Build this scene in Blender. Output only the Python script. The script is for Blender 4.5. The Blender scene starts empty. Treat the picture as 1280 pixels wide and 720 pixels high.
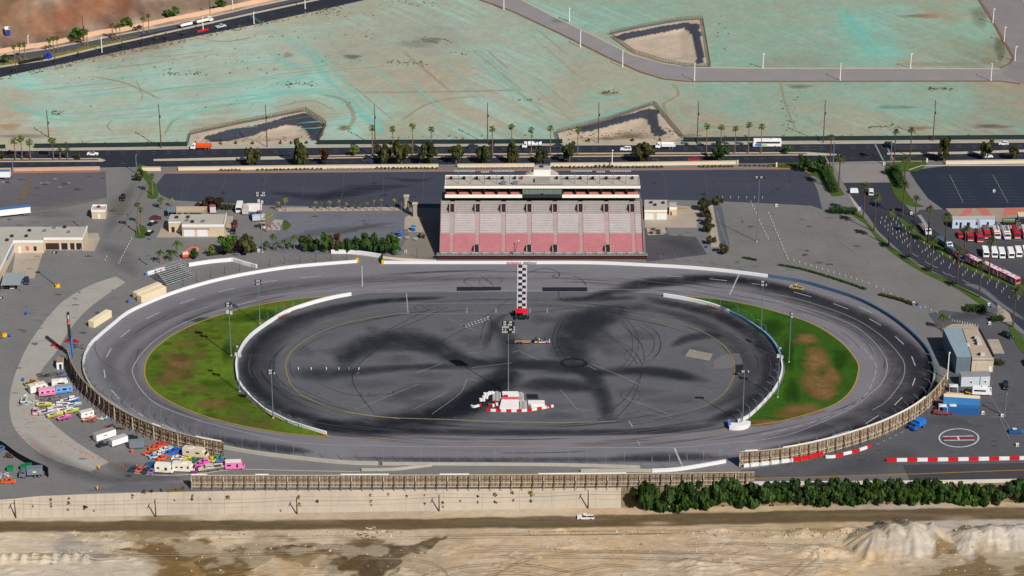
import bpy, math, random
import numpy as np
from mathutils import Vector, Matrix
random.seed(7); rng=np.random.default_rng(7)
scn=bpy.context.scene; COL=scn.collection
# ------------------------------------------------------------------ camera model (an aircraft 384 m up)
FPX=3138.0; PITCH=math.radians(24.0); CAMY=-860.0; CH=384.0
CC,SS=math.cos(PITCH),math.sin(PITCH)
def G(px,py,z=0.0):
    u=(px-640)/FPX; v=(360-py)/FPX
    dy=CC+v*SS; dz=-SS+v*CC
    t=(z-CH)/dz
    return Vector((u*t,CAMY+dy*t,z))
def hpx(px,pyb,pyt,z0=0.0):
    B=G(px,pyb,z0); v=(360-pyt)/FPX
    dy=CC+v*SS; dz=-SS+v*CC
    return CH+dz*(B.y-CAMY)/dy-z0
def mpp(px,py,z=0.0): return (G(px+1,py,z)-G(px,py,z)).x
def head(px,py,dx,dy,z=0.0):
    d=G(px+dx,py+dy,z)-G(px,py,z); return math.atan2(d.y,d.x)
cam=bpy.data.cameras.new('camera'); co=bpy.data.objects.new('camera',cam); COL.objects.link(co)
co.location=(0,CAMY,CH); co.rotation_euler=(math.pi/2-PITCH,0,0)
cam.sensor_width=36; cam.lens=36*FPX/1280; cam.clip_start=1; cam.clip_end=30000; scn.camera=co
# ------------------------------------------------------------------ light
W=bpy.data.worlds.new('World'); scn.world=W; W.use_nodes=True
nt=W.node_tree; bg=nt.nodes['Background']
sky=nt.nodes.new('ShaderNodeTexSky'); sky.sky_type='NISHITA'; sky.sun_disc=False
SUNEL=math.radians(40); SUNAZ=math.atan2(.574,-.819)
sky.sun_elevation=SUNEL; sky.sun_rotation=SUNAZ; sky.altitude=300
nt.links.new(sky.outputs[0],bg.inputs[0]); bg.inputs[1].default_value=0.05
sl=bpy.data.lights.new('sun','SUN'); sl.energy=5.0; sl.angle=math.radians(.5); sl.color=(1,.95,.87)
so=bpy.data.objects.new('sun',sl); COL.objects.link(so)
sdir=Vector((math.cos(SUNEL)*.574,-math.cos(SUNEL)*.819,math.sin(SUNEL)))
so.rotation_euler=sdir.to_track_quat('Z','Y').to_euler(); so.location=(200,-300,400)
scn.view_settings.view_transform='Standard'; scn.view_settings.look='None'; scn.view_settings.gamma=1
scn.view_settings.use_curve_mapping=False; scn.view_settings.exposure=-0.07
scn.cycles.transparent_max_bounces=96
KIRR=1.06
def lin(c):
    c/=255.0
    return c/12.92 if c<=.04045 else ((c+.055)/1.055)**2.4
def C(r,g,b,a=1.0): return (min(.86,lin(r)/KIRR),min(.86,lin(g)/KIRR),min(.86,lin(b)/KIRR),a)
# ------------------------------------------------------------------ materials
MATS={}
def mat(name,rgb,rough=.85,var=.1,scale=.25,fine=2.0,metal=0.0,spec=.25,bump=0.0,stretch=None):
    if name in MATS: return MATS[name]
    m=bpy.data.materials.new(name); m.use_nodes=True; t=m.node_tree; N=t.nodes; L=t.links
    p=N['Principled BSDF']; p.inputs['Roughness'].default_value=rough; p.inputs['Metallic'].default_value=metal
    p.inputs['Specular IOR Level'].default_value=spec
    c=C(*rgb) if len(rgb)==3 else rgb
    tc=N.new('ShaderNodeTexCoord'); src=tc.outputs['Object']
    if stretch:
        mp=N.new('ShaderNodeMapping'); mp.inputs['Scale'].default_value=stretch[:3]
        if len(stretch)>3: mp.inputs['Rotation'].default_value=(0,0,stretch[3])
        L.new(src,mp.inputs['Vector']); src=mp.outputs[0]
    n1=N.new('ShaderNodeTexNoise'); n1.inputs['Scale'].default_value=scale; n1.inputs['Detail'].default_value=6; n1.inputs['Roughness'].default_value=.65
    n2=N.new('ShaderNodeTexNoise'); n2.inputs['Scale'].default_value=fine; n2.inputs['Detail'].default_value=3
    L.new(src,n1.inputs['Vector']); L.new(src,n2.inputs['Vector'])
    mx=N.new('ShaderNodeMath'); mx.operation='MULTIPLY_ADD'; mx.inputs[1].default_value=.65; 
    m2=N.new('ShaderNodeMath'); m2.operation='MULTIPLY'; m2.inputs[1].default_value=.35
    L.new(n2.outputs[0],m2.inputs[0]); L.new(n1.outputs[0],mx.inputs[0]); L.new(m2.outputs[0],mx.inputs[2])
    r=N.new('ShaderNodeValToRGB'); e=r.color_ramp.elements
    e[0].position=.3; e[1].position=.7
    e[0].color=tuple(x*(1-var*1.6) for x in c[:3])+(1,); e[1].color=tuple(min(.9,x*(1+var*1.6)) for x in c[:3])+(1,)
    L.new(mx.outputs[0],r.inputs[0]); L.new(r.outputs[0],p.inputs['Base Color'])
    if bump:
        b=N.new('ShaderNodeBump'); b.inputs['Strength'].default_value=bump; b.inputs['Distance'].default_value=.4
        L.new(mx.outputs[0],b.inputs['Height']); L.new(b.outputs[0],p.inputs['Normal'])
    MATS[name]=m; return m
def paint(r,g,b,rough=.4,var=.05): return mat('paint_%d_%d_%d'%(r,g,b),(r,g,b),rough,var,.8,3,spec=.4)
def attr_mat(name,streak=None,var=.1,rough=.95,bump=.0,scale=.12,fine=1.2):
    m=bpy.data.materials.new(name); m.use_nodes=True; t=m.node_tree; N=t.nodes; L=t.links
    p=N['Principled BSDF']; p.inputs['Roughness'].default_value=rough; p.inputs['Specular IOR Level'].default_value=.1
    a=N.new('ShaderNodeVertexColor'); a.layer_name='Col'
    tc=N.new('ShaderNodeTexCoord')
    n1=N.new('ShaderNodeTexNoise'); n1.inputs['Scale'].default_value=scale; n1.inputs['Detail'].default_value=8; n1.inputs['Roughness'].default_value=.7
    n2=N.new('ShaderNodeTexNoise'); n2.inputs['Scale'].default_value=fine; n2.inputs['Detail'].default_value=4
    L.new(tc.outputs['Object'],n1.inputs['Vector']); L.new(tc.outputs['Object'],n2.inputs['Vector'])
    ad=N.new('ShaderNodeMath'); ad.operation='ADD'; L.new(n1.outputs[0],ad.inputs[0]); L.new(n2.outputs[0],ad.inputs[1])
    mr=N.new('ShaderNodeMapRange'); mr.inputs[1].default_value=.6; mr.inputs[2].default_value=1.4; mr.inputs[3].default_value=1-var*2; mr.inputs[4].default_value=1+var*2
    L.new(ad.outputs[0],mr.inputs[0])
    vm=N.new('ShaderNodeVectorMath'); vm.operation='SCALE'; L.new(mr.outputs[0],vm.inputs['Scale'])
    col=a.outputs[0]
    if streak:
        for i,(rot,sx,sy,rgb,lo,hi,amt) in enumerate(streak):
            mp=N.new('ShaderNodeMapping'); mp.inputs['Rotation'].default_value=(0,0,rot); mp.inputs['Scale'].default_value=(sx,sy,1); mp.inputs['Location'].default_value=(i*31,i*17,0)
            # rotate first: use two mappings
            ro=N.new('ShaderNodeVectorRotate'); ro.inputs['Angle'].default_value=rot; mp.inputs['Rotation'].default_value=(0,0,0)
            L.new(tc.outputs['Object'],ro.inputs['Vector']); L.new(ro.outputs[0],mp.inputs['Vector'])
            n=N.new('ShaderNodeTexNoise'); n.inputs['Scale'].default_value=1; n.inputs['Detail'].default_value=7; n.inputs['Roughness'].default_value=.62
            L.new(mp.outputs[0],n.inputs['Vector'])
            q=N.new('ShaderNodeMapRange'); q.inputs[1].default_value=lo; q.inputs[2].default_value=hi; q.inputs[4].default_value=amt
            L.new(n.outputs[0],q.inputs[0])
            mm=N.new('ShaderNodeMix'); mm.data_type='RGBA'; L.new(q.outputs[0],mm.inputs[0]); L.new(col,mm.inputs[6]); mm.inputs[7].default_value=C(*rgb)
            col=mm.outputs[2]
    L.new(col,vm.inputs[0]); L.new(vm.outputs[0],p.inputs['Base Color'])
    if bump:
        b=N.new('ShaderNodeBump'); b.inputs['Strength'].default_value=bump; b.inputs['Distance'].default_value=.5
        L.new(ad.outputs[0],b.inputs['Height']); L.new(b.outputs[0],p.inputs['Normal'])
    return m
def decal_mat(name,breakup=.5,scale=.35,rough=.8):
    m=bpy.data.materials.new(name); m.use_nodes=True; t=m.node_tree; N=t.nodes; L=t.links
    p=N['Principled BSDF']; p.inputs['Roughness'].default_value=rough; p.inputs['Specular IOR Level'].default_value=.15
    a=N.new('ShaderNodeVertexColor'); a.layer_name='Col'
    L.new(a.outputs['Color'],p.inputs['Base Color'])
    tc=N.new('ShaderNodeTexCoord'); n=N.new('ShaderNodeTexNoise'); n.inputs['Scale'].default_value=scale; n.inputs['Detail'].default_value=8; n.inputs['Roughness'].default_value=.7
    L.new(tc.outputs['Object'],n.inputs['Vector'])
    mr=N.new('ShaderNodeMapRange'); mr.inputs[1].default_value=.32; mr.inputs[2].default_value=.6; mr.inputs[3].default_value=1-breakup; mr.inputs[4].default_value=1
    L.new(n.outputs[0],mr.inputs[0])
    mu=N.new('ShaderNodeMath'); mu.operation='MULTIPLY'; L.new(mr.outputs[0],mu.inputs[0]); L.new(a.outputs['Alpha'],mu.inputs[1])
    L.new(mu.outputs[0],p.inputs['Alpha'])
    return m
# ------------------------------------------------------------------ object helpers
USED={}
def tag(o,label=None,cat=None,group=None,kind=None):
    if label:
        n=USED.get(label,0); USED[label]=n+1
        o['label']=label
    if cat: o['category']=cat
    if group: o['group']=group
    if kind: o['kind']=kind
    return o
def thing(name,label,cat,loc=(0,0,0),rz=0.0,group=None):
    o=bpy.data.objects.new(name,None); COL.objects.link(o); o.location=loc; o.rotation_euler=(0,0,rz); o.empty_display_size=.5
    return tag(o,label,cat,group)
class MB:
    def __init__(s): s.v=[];s.f=[];s.mi=[];s.ms=[]
    def m(s,mt):
        if mt not in s.ms: s.ms.append(mt)
        return s.ms.index(mt)
    def add(s,vs,fs,mt):
        k=len(s.v); i=s.m(mt); s.v+= [tuple(v) for v in vs]
        for f in fs: s.f.append(tuple(k+j for j in f)); s.mi.append(i)
    def box(s,c,d,mt,rz=0.0,tx=1.0,ty=1.0):
        hx,hy,hz=d[0]/2,d[1]/2,d[2]/2; ca,sa=math.cos(rz),math.sin(rz); vs=[]
        for z,kx,ky in ((-hz,1,1),(hz,tx,ty)):
            for a,b in ((-1,-1),(1,-1),(1,1),(-1,1)):
                x,y=a*hx*kx,b*hy*ky; vs.append((c[0]+x*ca-y*sa,c[1]+x*sa+y*ca,c[2]+z))
        s.add(vs,[(3,2,1,0),(4,5,6,7),(0,1,5,4),(1,2,6,5),(2,3,7,6),(3,0,4,7)],mt)
    def bar(s,p,q,w,h,mt):
        p,q=Vector(p),Vector(q); d=(q-p); L=d.length
        if L<1e-6: return
        d/=L; up=Vector((0,0,1)) if abs(d.z)<.95 else Vector((0,1,0)); sd=d.cross(up).normalized(); u=sd.cross(d)
        vs=[]
        for e in (p,q):
            for a,b in ((-1,-1),(1,-1),(1,1),(-1,1)): vs.append(e+sd*(a*w/2)+u*(b*h/2))
        s.add(vs,[(0,1,2,3),(7,6,5,4),(4,5,1,0),(5,6,2,1),(6,7,3,2),(7,4,0,3)],mt)
    def cyl(s,p,q,r0,r1,mt,n=8):
        p,q=Vector(p),Vector(q); d=(q-p).normalized(); up=Vector((0,0,1)) if abs(d.z)<.9 else Vector((1,0,0)); a=d.cross(up).normalized(); b=a.cross(d)
        vs=[]
        for e,r in ((p,r0),(q,r1)):
            for i in range(n):
                t=2*math.pi*i/n; vs.append(e+a*(r*math.cos(t))+b*(r*math.sin(t)))
        fs=[(i,(i+1)%n,n+(i+1)%n,n+i) for i in range(n)]+[tuple(range(n))[::-1],tuple(range(n,2*n))]
        s.add(vs,fs,mt)
    def prism(s,poly,z0,z1,mt,top=None):
        n=len(poly); ar=sum(poly[i][0]*poly[(i+1)%n][1]-poly[(i+1)%n][0]*poly[i][1] for i in range(n))
        if ar<0: poly=poly[::-1]
        vs=[(p[0],p[1],z0) for p in poly]+[(p[0],p[1],z1) for p in poly]
        s.add(vs,[(i,(i+1)%n,n+(i+1)%n,n+i) for i in range(n)]+[tuple(range(n))[::-1]],mt)
        s.add(vs[n:],[tuple(range(n))],top or mt)
    def loft(s,pts,hw,mt):
        """side profile pts (x,z) extruded to +-hw (list or number)"""
        n=len(pts); hw=hw if isinstance(hw,(list,tuple)) else [hw]*n
        vs=[(x,-w,z) for (x,z),w in zip(pts,hw)]+[(x,w,z) for (x,z),w in zip(pts,hw)]
        ar=sum(pts[i][0]*pts[(i+1)%n][1]-pts[(i+1)%n][0]*pts[i][1] for i in range(n))
        fs=[(i,n+i,n+(i+1)%n,(i+1)%n) for i in range(n)]; a=tuple(range(n)); b=tuple(range(n,2*n))[::-1]
        if ar<0: fs=[f[::-1] for f in fs]; a=a[::-1]; b=b[::-1]
        s.add(vs,fs+[a,b],mt)
    def build(s,name,parent=None,smooth=False,loc=None,rz=None):
        me=bpy.data.meshes.new(name); me.from_pydata(s.v,[],s.f)
        for x in s.ms: me.materials.append(x)
        if s.mi: me.polygons.foreach_set('material_index',s.mi)
        if smooth: me.polygons.foreach_set('use_smooth',[True]*len(s.f))
        me.update()
        o=bpy.data.objects.new(name,me); COL.objects.link(o)
        if parent is not None: o.parent=parent
        if loc is not None: o.location=loc
        if rz is not None: o.rotation_euler=(0,0,rz)
        return o
def cr(pts,n=6,closed=False):
    """Catmull-Rom through points"""
    P=[Vector(p) for p in pts]; out=[]; N=len(P)
    if N<3: return P
    rngs=range(N) if closed else range(N-1)
    for i in rngs:
        if closed: a,b,c,d=P[i-1],P[i],P[(i+1)%N],P[(i+2)%N]
        else: a,b,c,d=P[max(i-1,0)],P[i],P[i+1],P[min(i+2,N-1)]
        for k in range(n):
            t=k/n
            out.append(.5*((2*b)+(c-a)*t+(2*a-5*b+4*c-d)*t*t+(3*b-a-3*c+d)*t**3))
    if not closed: out.append(P[-1])
    return out
def gp(pts,z=0.0,n=0,closed=False):
    w=[G(x,y,z) for x,y in pts]
    return cr(w,n,closed) if n else w
def sheet(name,pts,z,mt,n=0,kind='structure',label=None):
    w=gp(pts,z,n,True); mb=MB(); 
    ar=sum(w[i].x*w[(i+1)%len(w)].y-w[(i+1)%len(w)].x*w[i].y for i in range(len(w)))
    if ar<0: w=w[::-1]
    mb.add(w,[tuple(range(len(w)))],mt)
    return tag(mb.build(name),label,None,None,kind)
def normals(w):
    out=[]
    for i in range(len(w)):
        a=w[max(i-1,0)]; b=w[min(i+1,len(w)-1)]; d=(b-a); d.z=0
        if d.length<1e-6: d=Vector((1,0,0))
        d.normalize(); out.append(Vector((-d.y,d.x,0)))
    return out
def wallrib(mb,w,h,th,mt,z0=0.0,top=None):
    nn=normals(w); vs=[]
    for p,q in zip(w,nn):
        a=p-q*th/2; b=p+q*th/2
        vs+=[(a.x,a.y,p.z+z0),(b.x,b.y,p.z+z0),(b.x,b.y,p.z+z0+h),(a.x,a.y,p.z+z0+h)]
    fs=[]
    for i in range(len(w)-1):
        k=4*i; fs+=[(k,k+4,k+7,k+3),(k+1,k+2,k+6,k+5),(k+3,k+7,k+6,k+2),(k,k+1,k+5,k+4)]
    k=4*(len(w)-1); fs+=[(0,3,2,1),(k,k+1,k+2,k+3)]
    mb.add(vs,fs,mt)
def resample(w,step):
    out=[w[0].copy()]; acc=0
    for i in range(len(w)-1):
        a,b=w[i],w[i+1]; L=(b-a).length; t=step-acc
        while t<=L:
            out.append(a.lerp(b,t/L)); t+=step
        acc=(acc+L)%step if L>0 else acc
    return out
class Decals:
    """thin stained / painted films on the ground, colour and coverage kept in one vertex colour layer"""
    def __init__(s,name,mt,z): s.n=name; s.mt=mt; s.z=z; s.hf=None; s.wide=1; s.v=[];s.f=[];s.c=[];s.k=0
    def strip(s,pts,w,rgb,a=1.0,soft=True,n=6,fade=0.0,world=False,zz=0.0):
        p=pts if world else gp(pts,0,n); nn=normals(p); cs=(-1,-.7,-.35,0,.35,.7,1) if soft else (-1,1)
        big=big_=soft and isinstance(w,(list,tuple)) and max(w)>6
        al=(0,.28,.78,1,.78,.28,0) if big else ((0,.35,.8,1,.8,.35,0) if soft else (1,1))
        if big_ and s.wide!=1: w=[v*s.wide for v in w]
        s.k+=1; z=s.z+zz+.0006*(s.k%60); k=len(s.v); N=len(p); nc=len(cs); col=C(*rgb)
        for i,(q,m) in enumerate(zip(p,nn)):
            t=i/(N-1); ww=w if not isinstance(w,(list,tuple)) else float(np.interp(t,np.linspace(0,1,len(w)),w))
            fa=1.0
            if fade: fa=min(1,t/fade,(1-t)/fade) if fade>0 else 1
            for c_,a_ in zip(cs,al):
                v=q+m*(c_*ww/2); s.v.append((v.x,v.y,z if s.hf is None else s.hf(v.x,v.y)+.05+.0006*(s.k%60))); s.c.append((col[0],col[1],col[2],a*a_*fa))
        for i in range(N-1):
            for j in range(nc-1):
                b=k+i*nc+j; s.f.append((b,b+nc,b+nc+1,b+1))
    def blob(s,cx,cy,rx,ry,rgb,a=1.0,rot=0.0,zz=0.0):
        """soft ellipse; rx, ry in photo pixels on the ground"""
        c=G(cx,cy); ex=G(cx+rx,cy)-c; ey=G(cx,cy-ry)-c; s.k+=1; z=s.z+zz+.0006*(s.k%60); col=C(*rgb); k=len(s.v)
        s.v.append((c.x,c.y,z)); s.c.append(col[:3]+(a,)); n=28
        for ri,(rr,aa) in enumerate(((.45,.85),(.75,.4),(1,0))):
            for i in range(n):
                t=2*math.pi*i/n; wob=1+.12*math.sin(3*t+cx)+.08*math.sin(5*t+cy)
                e=ex*(rr*wob*math.cos(t))+ey*(rr*wob*math.sin(t)); 
                if rot: e=Matrix.Rotation(rot,3,'Z')@e
                s.v.append((c.x+e.x,c.y+e.y,z)); s.c.append(col[:3]+(a*aa,))
        for i in range(n):
            s.f.append((k,k+1+i,k+1+(i+1)%n))
            for r in range(2):
                b=k+1+r*n; s.f.append((b+i,b+n+i,b+n+(i+1)%n,b+(i+1)%n))
    def poly(s,pts,rgb,a=1.0,zz=0.0,world=False):
        w=pts if world else gp(pts); s.k+=1; z=s.z+zz+.0006*(s.k%60); k=len(s.v); col=C(*rgb)
        ar=sum(w[i].x*w[(i+1)%len(w)].y-w[(i+1)%len(w)].x*w[i].y for i in range(len(w)))
        if ar<0: w=w[::-1]
        for q in w: s.v.append((q.x,q.y,z)); s.c.append(col[:3]+(a,))
        s.f.append(tuple(range(k,k+len(w))))
    def build(s,kind='structure'):
        me=bpy.data.meshes.new(s.n); me.from_pydata(s.v,[],s.f); me.materials.append(s.mt)
        ca=me.color_attributes.new('Col','FLOAT_COLOR','POINT'); ca.data.foreach_set('color',np.array(s.c,dtype=np.float32).ravel())
        o=bpy.data.objects.new(s.n,me); COL.objects.link(o); return tag(o,kind=kind)
ORD='first second third fourth fifth sixth seventh eighth ninth tenth eleventh twelfth thirteenth fourteenth fifteenth sixteenth seventeenth eighteenth nineteenth twentieth'.split()
def ordn(i):
    if i<20: return ORD[i]
    tens='twenty thirty forty fifty sixty seventy eighty ninety'.split(); tth='twentieth thirtieth fortieth fiftieth sixtieth seventieth eightieth ninetieth'.split()
    n=i+1; t,u=divmod(n,10)
    if t>9: return '%dth'%n
    return tth[t-2] if u==0 else tens[t-2]+'-'+ORD[u-1]
# ================================================================== GROUND AND TERRAIN
def projn(X,Y,Z):
    dx=X; dy=Y-CAMY; dz=Z-CH
    dep=dy*CC-dz*SS; up=dy*SS+dz*CC
    return 640+FPX*dx/dep, 360-FPX*up/dep
def idw(px,py,pts,pw=3.0,ys=1.8):
    num=np.zeros(px.shape+(3,)); den=np.zeros(px.shape)
    for (x,y,r,g,b) in pts:
        d=((px-x)**2+((py-y)*ys)**2+60.0); w=d**(-pw/2*1.0)
        num+=w[...,None]*np.array(C(r,g,b)[:3]); den+=w
    return num/den[...,None]
def vnoise(x,y,seed=0,oct=4):
    r=np.random.default_rng(seed); T=r.random((256,256)); out=0; amp=1; tot=0
    for o in range(oct):
        xi=np.floor(x).astype(int); yi=np.floor(y).astype(int); fx=x-xi; fy=y-yi
        fx=fx*fx*(3-2*fx); fy=fy*fy*(3-2*fy)
        a=T[xi%256,yi%256];b=T[(xi+1)%256,yi%256];c=T[xi%256,(yi+1)%256];d=T[(xi+1)%256,(yi+1)%256]
        out=out+amp*((a*(1-fx)+b*fx)*(1-fy)+(c*(1-fx)+d*fx)*fy); tot+=amp; amp*=.5; x=x*2+17; y=y*2+31
    return out/tot
def inpoly(X,Y,poly):
    ins=np.zeros(X.shape,bool); n=len(poly)
    for i in range(n):
        x1,y1=poly[i]; x2,y2=poly[(i+1)%n]
        c=((y1>Y)!=(y2>Y))&(X<(x2-x1)*(Y-y1)/(y2-y1+1e-9)+x1); ins^=c
    return ins
def pdist(X,Y,poly):
    D=np.full(X.shape,1e9); n=len(poly)
    for i in range(n):
        x1,y1=poly[i]; x2,y2=poly[(i+1)%n]; dx,dy=x2-x1,y2-y1; t=np.clip(((X-x1)*dx+(Y-y1)*dy)/(dx*dx+dy*dy+1e-9),0,1)
        D=np.minimum(D,np.hypot(X-x1-t*dx,Y-y1-t*dy))
    return D
def gridmesh(name,X,Y,Z,Cc,mt,keep=None,smooth=True):
    ny,nx=X.shape; v=np.stack([X,Y,Z],-1).reshape(-1,3)
    i=np.arange(ny*nx).reshape(ny,nx); f=np.stack([i[:-1,:-1],i[:-1,1:],i[1:,1:],i[1:,:-1]],-1).reshape(-1,4)
    me=bpy.data.meshes.new(name); me.vertices.add(len(v)); me.vertices.foreach_set('co',v.ravel().astype(np.float32))
    me.loops.add(len(f)*4); me.loops.foreach_set('vertex_index',f.ravel().astype(np.int32))
    me.polygons.add(len(f)); me.polygons.foreach_set('loop_start',(np.arange(len(f))*4).astype(np.int32))
    me.polygons.foreach_set('use_smooth',np.ones(len(f),bool) if smooth else np.zeros(len(f),bool))
    me.update(calc_edges=True); me.materials.append(mt)
    ca=me.color_attributes.new('Col','FLOAT_COLOR','POINT'); c4=np.ones((len(v),4),np.float32); c4[:,:3]=Cc.reshape(-1,3); ca.data.foreach_set('color',c4.ravel())
    o=bpy.data.objects.new(name,me); COL.objects.link(o); return tag(o,kind='structure')
M_soil=mat('dry_soil',(176,160,134),.95,.12,.02,.4)
Y_LEV=G(640,611).y
YF0=G(640,188).y; YF1=G(640,-60).y
# big ground sheets out to the horizon
def flat(name,x0,x1,y0,y1,z,mt):
    mb=MB(); mb.add([(x0,y0,z),(x1,y0,z),(x1,y1,z),(x0,y1,z)],[(0,1,2,3)],mt); return tag(mb.build(name),kind='structure')
flat('ground',-9000,9000,YF1-.5,16000,-.06,M_soil)
flat('ground',-9000,-330,YF0,YF1,-.06,M_soil); flat('ground',330,9000,YF0,YF1,-.06,M_soil)
flat('ground',-9000,9000,G(640,600).y,YF0+.5,-.06,M_soil)
CREST=[(-420,648),(-120,630),(0,624.5),(50,620),(110,617.5),(160,616),(240,614.5),(320,613),(500,612),(690,610.5),(800,609),(960,606.5),(1280,604),(1500,602),(1750,600)]
TOE=[(-420,660),(-120,651),(0,649.5),(50,649),(110,648),(160,647),(240,645.5),(320,644),(500,641),(690,637.5),(800,636),(960,634),(1280,629),(1500,626),(1750,623)]
ZP=-4.6
M_lot=mat('worn_asphalt',(118,117,117),.9,.1,.05,.8,bump=.05)
tl=[(-300,212)]+[(1700,198)]
w=[G(-420,230),G(-300,213),G(0,211),(G(640,205)),G(1280,200),G(1600,197),G(1750,230)]
cre=gp(CREST)
mb=MB(); ring=[G(-420,230)]+[G(x,y) for x,y in ((-300,216),(0,212),(320,207),(640,205),(960,204),(1280,200),(1600,198))]+[G(1750,230)]+cre[::-1]
ring=[Vector((p.x,p.y,.0)) for p in ring][::-1]
mb.add(ring,[tuple(range(len(ring)))],M_lot); tag(mb.build('paddock_asphalt'),kind='structure')
# concrete-lined levee + soil bank to the right
M_lev=mat('levee_concrete',(178,165,148),.9,.1,.06,.5,bump=.08,stretch=(1.0,.35,1))
M_bank=mat('bank_soil',(126,106,80),.95,.25,.2,1.5,bump=.3)
cw=cr(gp(CREST),5); tw=cr(gp(TOE,ZP),5)
ci=[i for i,p in enumerate(cw) if p.x<=G(793,609).x]; k=max(ci)+1
def bank(name,a,b,mt,kd):
    mb=MB(); vs=[]; fs=[]
    for p,q in zip(a,b): vs+=[(p.x,p.y,.0),(q.x,q.y,q.z),(p.x,p.y,-1.2)]
    for i in range(len(a)-1): fs.append((3*i+1,3*i+4,3*i+3,3*i))
    mb.add(vs,fs,mt); return tag(mb.build(name),kind=kd)
bank('embankment',cw[:k],tw[:k],M_lev,'structure'); bank('embankment',cw[k-1:],tw[k-1:],M_bank,'structure')
# panel joints, thin grooves drawn as narrow strips standing 1 cm proud
mb=MB(); M_joint=mat('joint_filler',(166,153,137),.9,.1)
for i in range(40):
    t=(i+.5)/40*(k-2); a=cw[int(t)].lerp(cw[int(t)+1],t%1); b=tw[int(t)].lerp(tw[int(t)+1],t%1)
    if i%1==0: mb.bar(a+Vector((0,-.05,.0)),b+Vector((0,-.05,.0)),.14,.06,M_joint)
tag(mb.build('embankment_joints'),kind='structure')
# ------------------------------------------------------------------ the sand pit below the levee
xs=np.arange(-215,215.1,.46); ys=np.arange(G(640,742,ZP).y-4,G(640,626,ZP).y+3,.4)
X,Y=np.meshgrid(xs,ys); Z=np.full(X.shape,ZP)
PXn,PYn=projn(X,Y,Z)
# pit hollow on the left of an excavated edge
e=[(568,666),(550,677),(532,690),(508,702),(494,714),(482,735),(470,770)]
ex=np.array([a[0] for a in e],float); ey=np.array([a[1] for a in e],float)
edge=np.interp(PYn,ey,ex)+(vnoise(X*.16,Y*.16,71,3)-.5)*34*np.clip((PYn-668)/12,0,1); dl=(edge-PXn); ok=(PYn>666)
depth=np.where((dl>0)&ok, -10.0*np.clip(dl/36.0,0,1)*np.exp(-np.clip(dl-45,0,1e9)/95)*np.clip((PYn-666)/16,0,1),0)
Z+=depth
n1=vnoise(X*.06,Y*.1,3); n2=vnoise(X*.35,Y*.45,5)
soft=np.clip((PYn-664)/10,0,1); n4=vnoise(X*.9,Y*1.1,6); Z-=(.5-np.abs(vnoise(X*.3,Y*.45,9,4)-.5))*.7*soft-.3*soft; Z+=(n1-.5)*1.5*soft+(n2-.5)*.5*soft+(n4-.5)*.3*soft+(np.abs(vnoise(X*.12,Y*.2,8)-.5))*1.6*soft
# ridge of windrowed spoil along the haul road
for (cx,cy,rx,ry,h,ty) in ((1003,668,7,3.5,2.2,.5),(700,663,5,1.3,.8,.4),(1060,664,6,2.5,1.5,.5),(970,672,4,2,1.0,.5),(790,664,9,1.2,.8,.5),(900,664,11,1.4,1.1,.5),(1020,690,10,5,2.0,.5),(860,706,12,4,1.2,.5),(470,718,10,6,2.4,.5),(90,668,14,2,.9,.4),(280,672,14,2,.9,.4),(420,660,10,1.2,.7,.4),(200,700,30,4,.8,.4)):
    c=G(cx,cy,ZP); q=np.sqrt(((X-c.x)/rx)**2+((Y-c.y)/ry)**2); Z+=h*np.clip(1-q,0,1)*(.75+.5*n2)
# the two big gravel heaps, conical with gullies
for i in range(9): 
    c=G(4+i*13,700-(i%2)*1.5,ZP); q=np.sqrt(((X-c.x)/2.6)**2+((Y-c.y)/3.2)**2); Z=np.maximum(Z,ZP+.3+2.0*np.clip(1-q,0,1)+.2*(n2-.5)*(q<1))
def heap(cx,cy,rx,ry,h,seed,ridge):
    global Z
    c=G(cx,cy,ZP); a=np.arctan2((Y-c.y)/ry,(X-c.x)/rx); q=np.sqrt(((X-c.x)/rx)**2+((Y-c.y)/ry)**2)
    gul=.05*np.sin(a*5+seed)+.04*np.sin(a*11+seed*2)+.34*(vnoise(np.cos(a)*3+9,np.sin(a)*3+9,seed)-.5)+.12*(vnoise(X*.25,Y*.25,seed+20)-.5)
    q=q*(1+gul)+.16*(np.abs(vnoise(a*2.2+seed*3,q*1.2,seed+30,3)-.5)*2-.3); pr=np.clip(1-q,0,1)**.9
    Z=np.maximum(Z,ZP-.2+h*np.minimum(pr,.86+.1*n2)+.25*(n2-.5)*(pr>0))
for hx,hy,rx,ry,h,sd in ((1093,681,10,11,5.6,1),(1115,677,10,12,6.6,8),(1140,676,11,12,6.8,2),(1163,676,8,11,5.8,5),(1215,676,9,9,4.4,3),(1240,674,11,9,4.8,4),(1268,673,12,9,4.6,6),(1300,673,12,9,4.2,7)): heap(hx,hy,rx,ry,h,sd,0)
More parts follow.
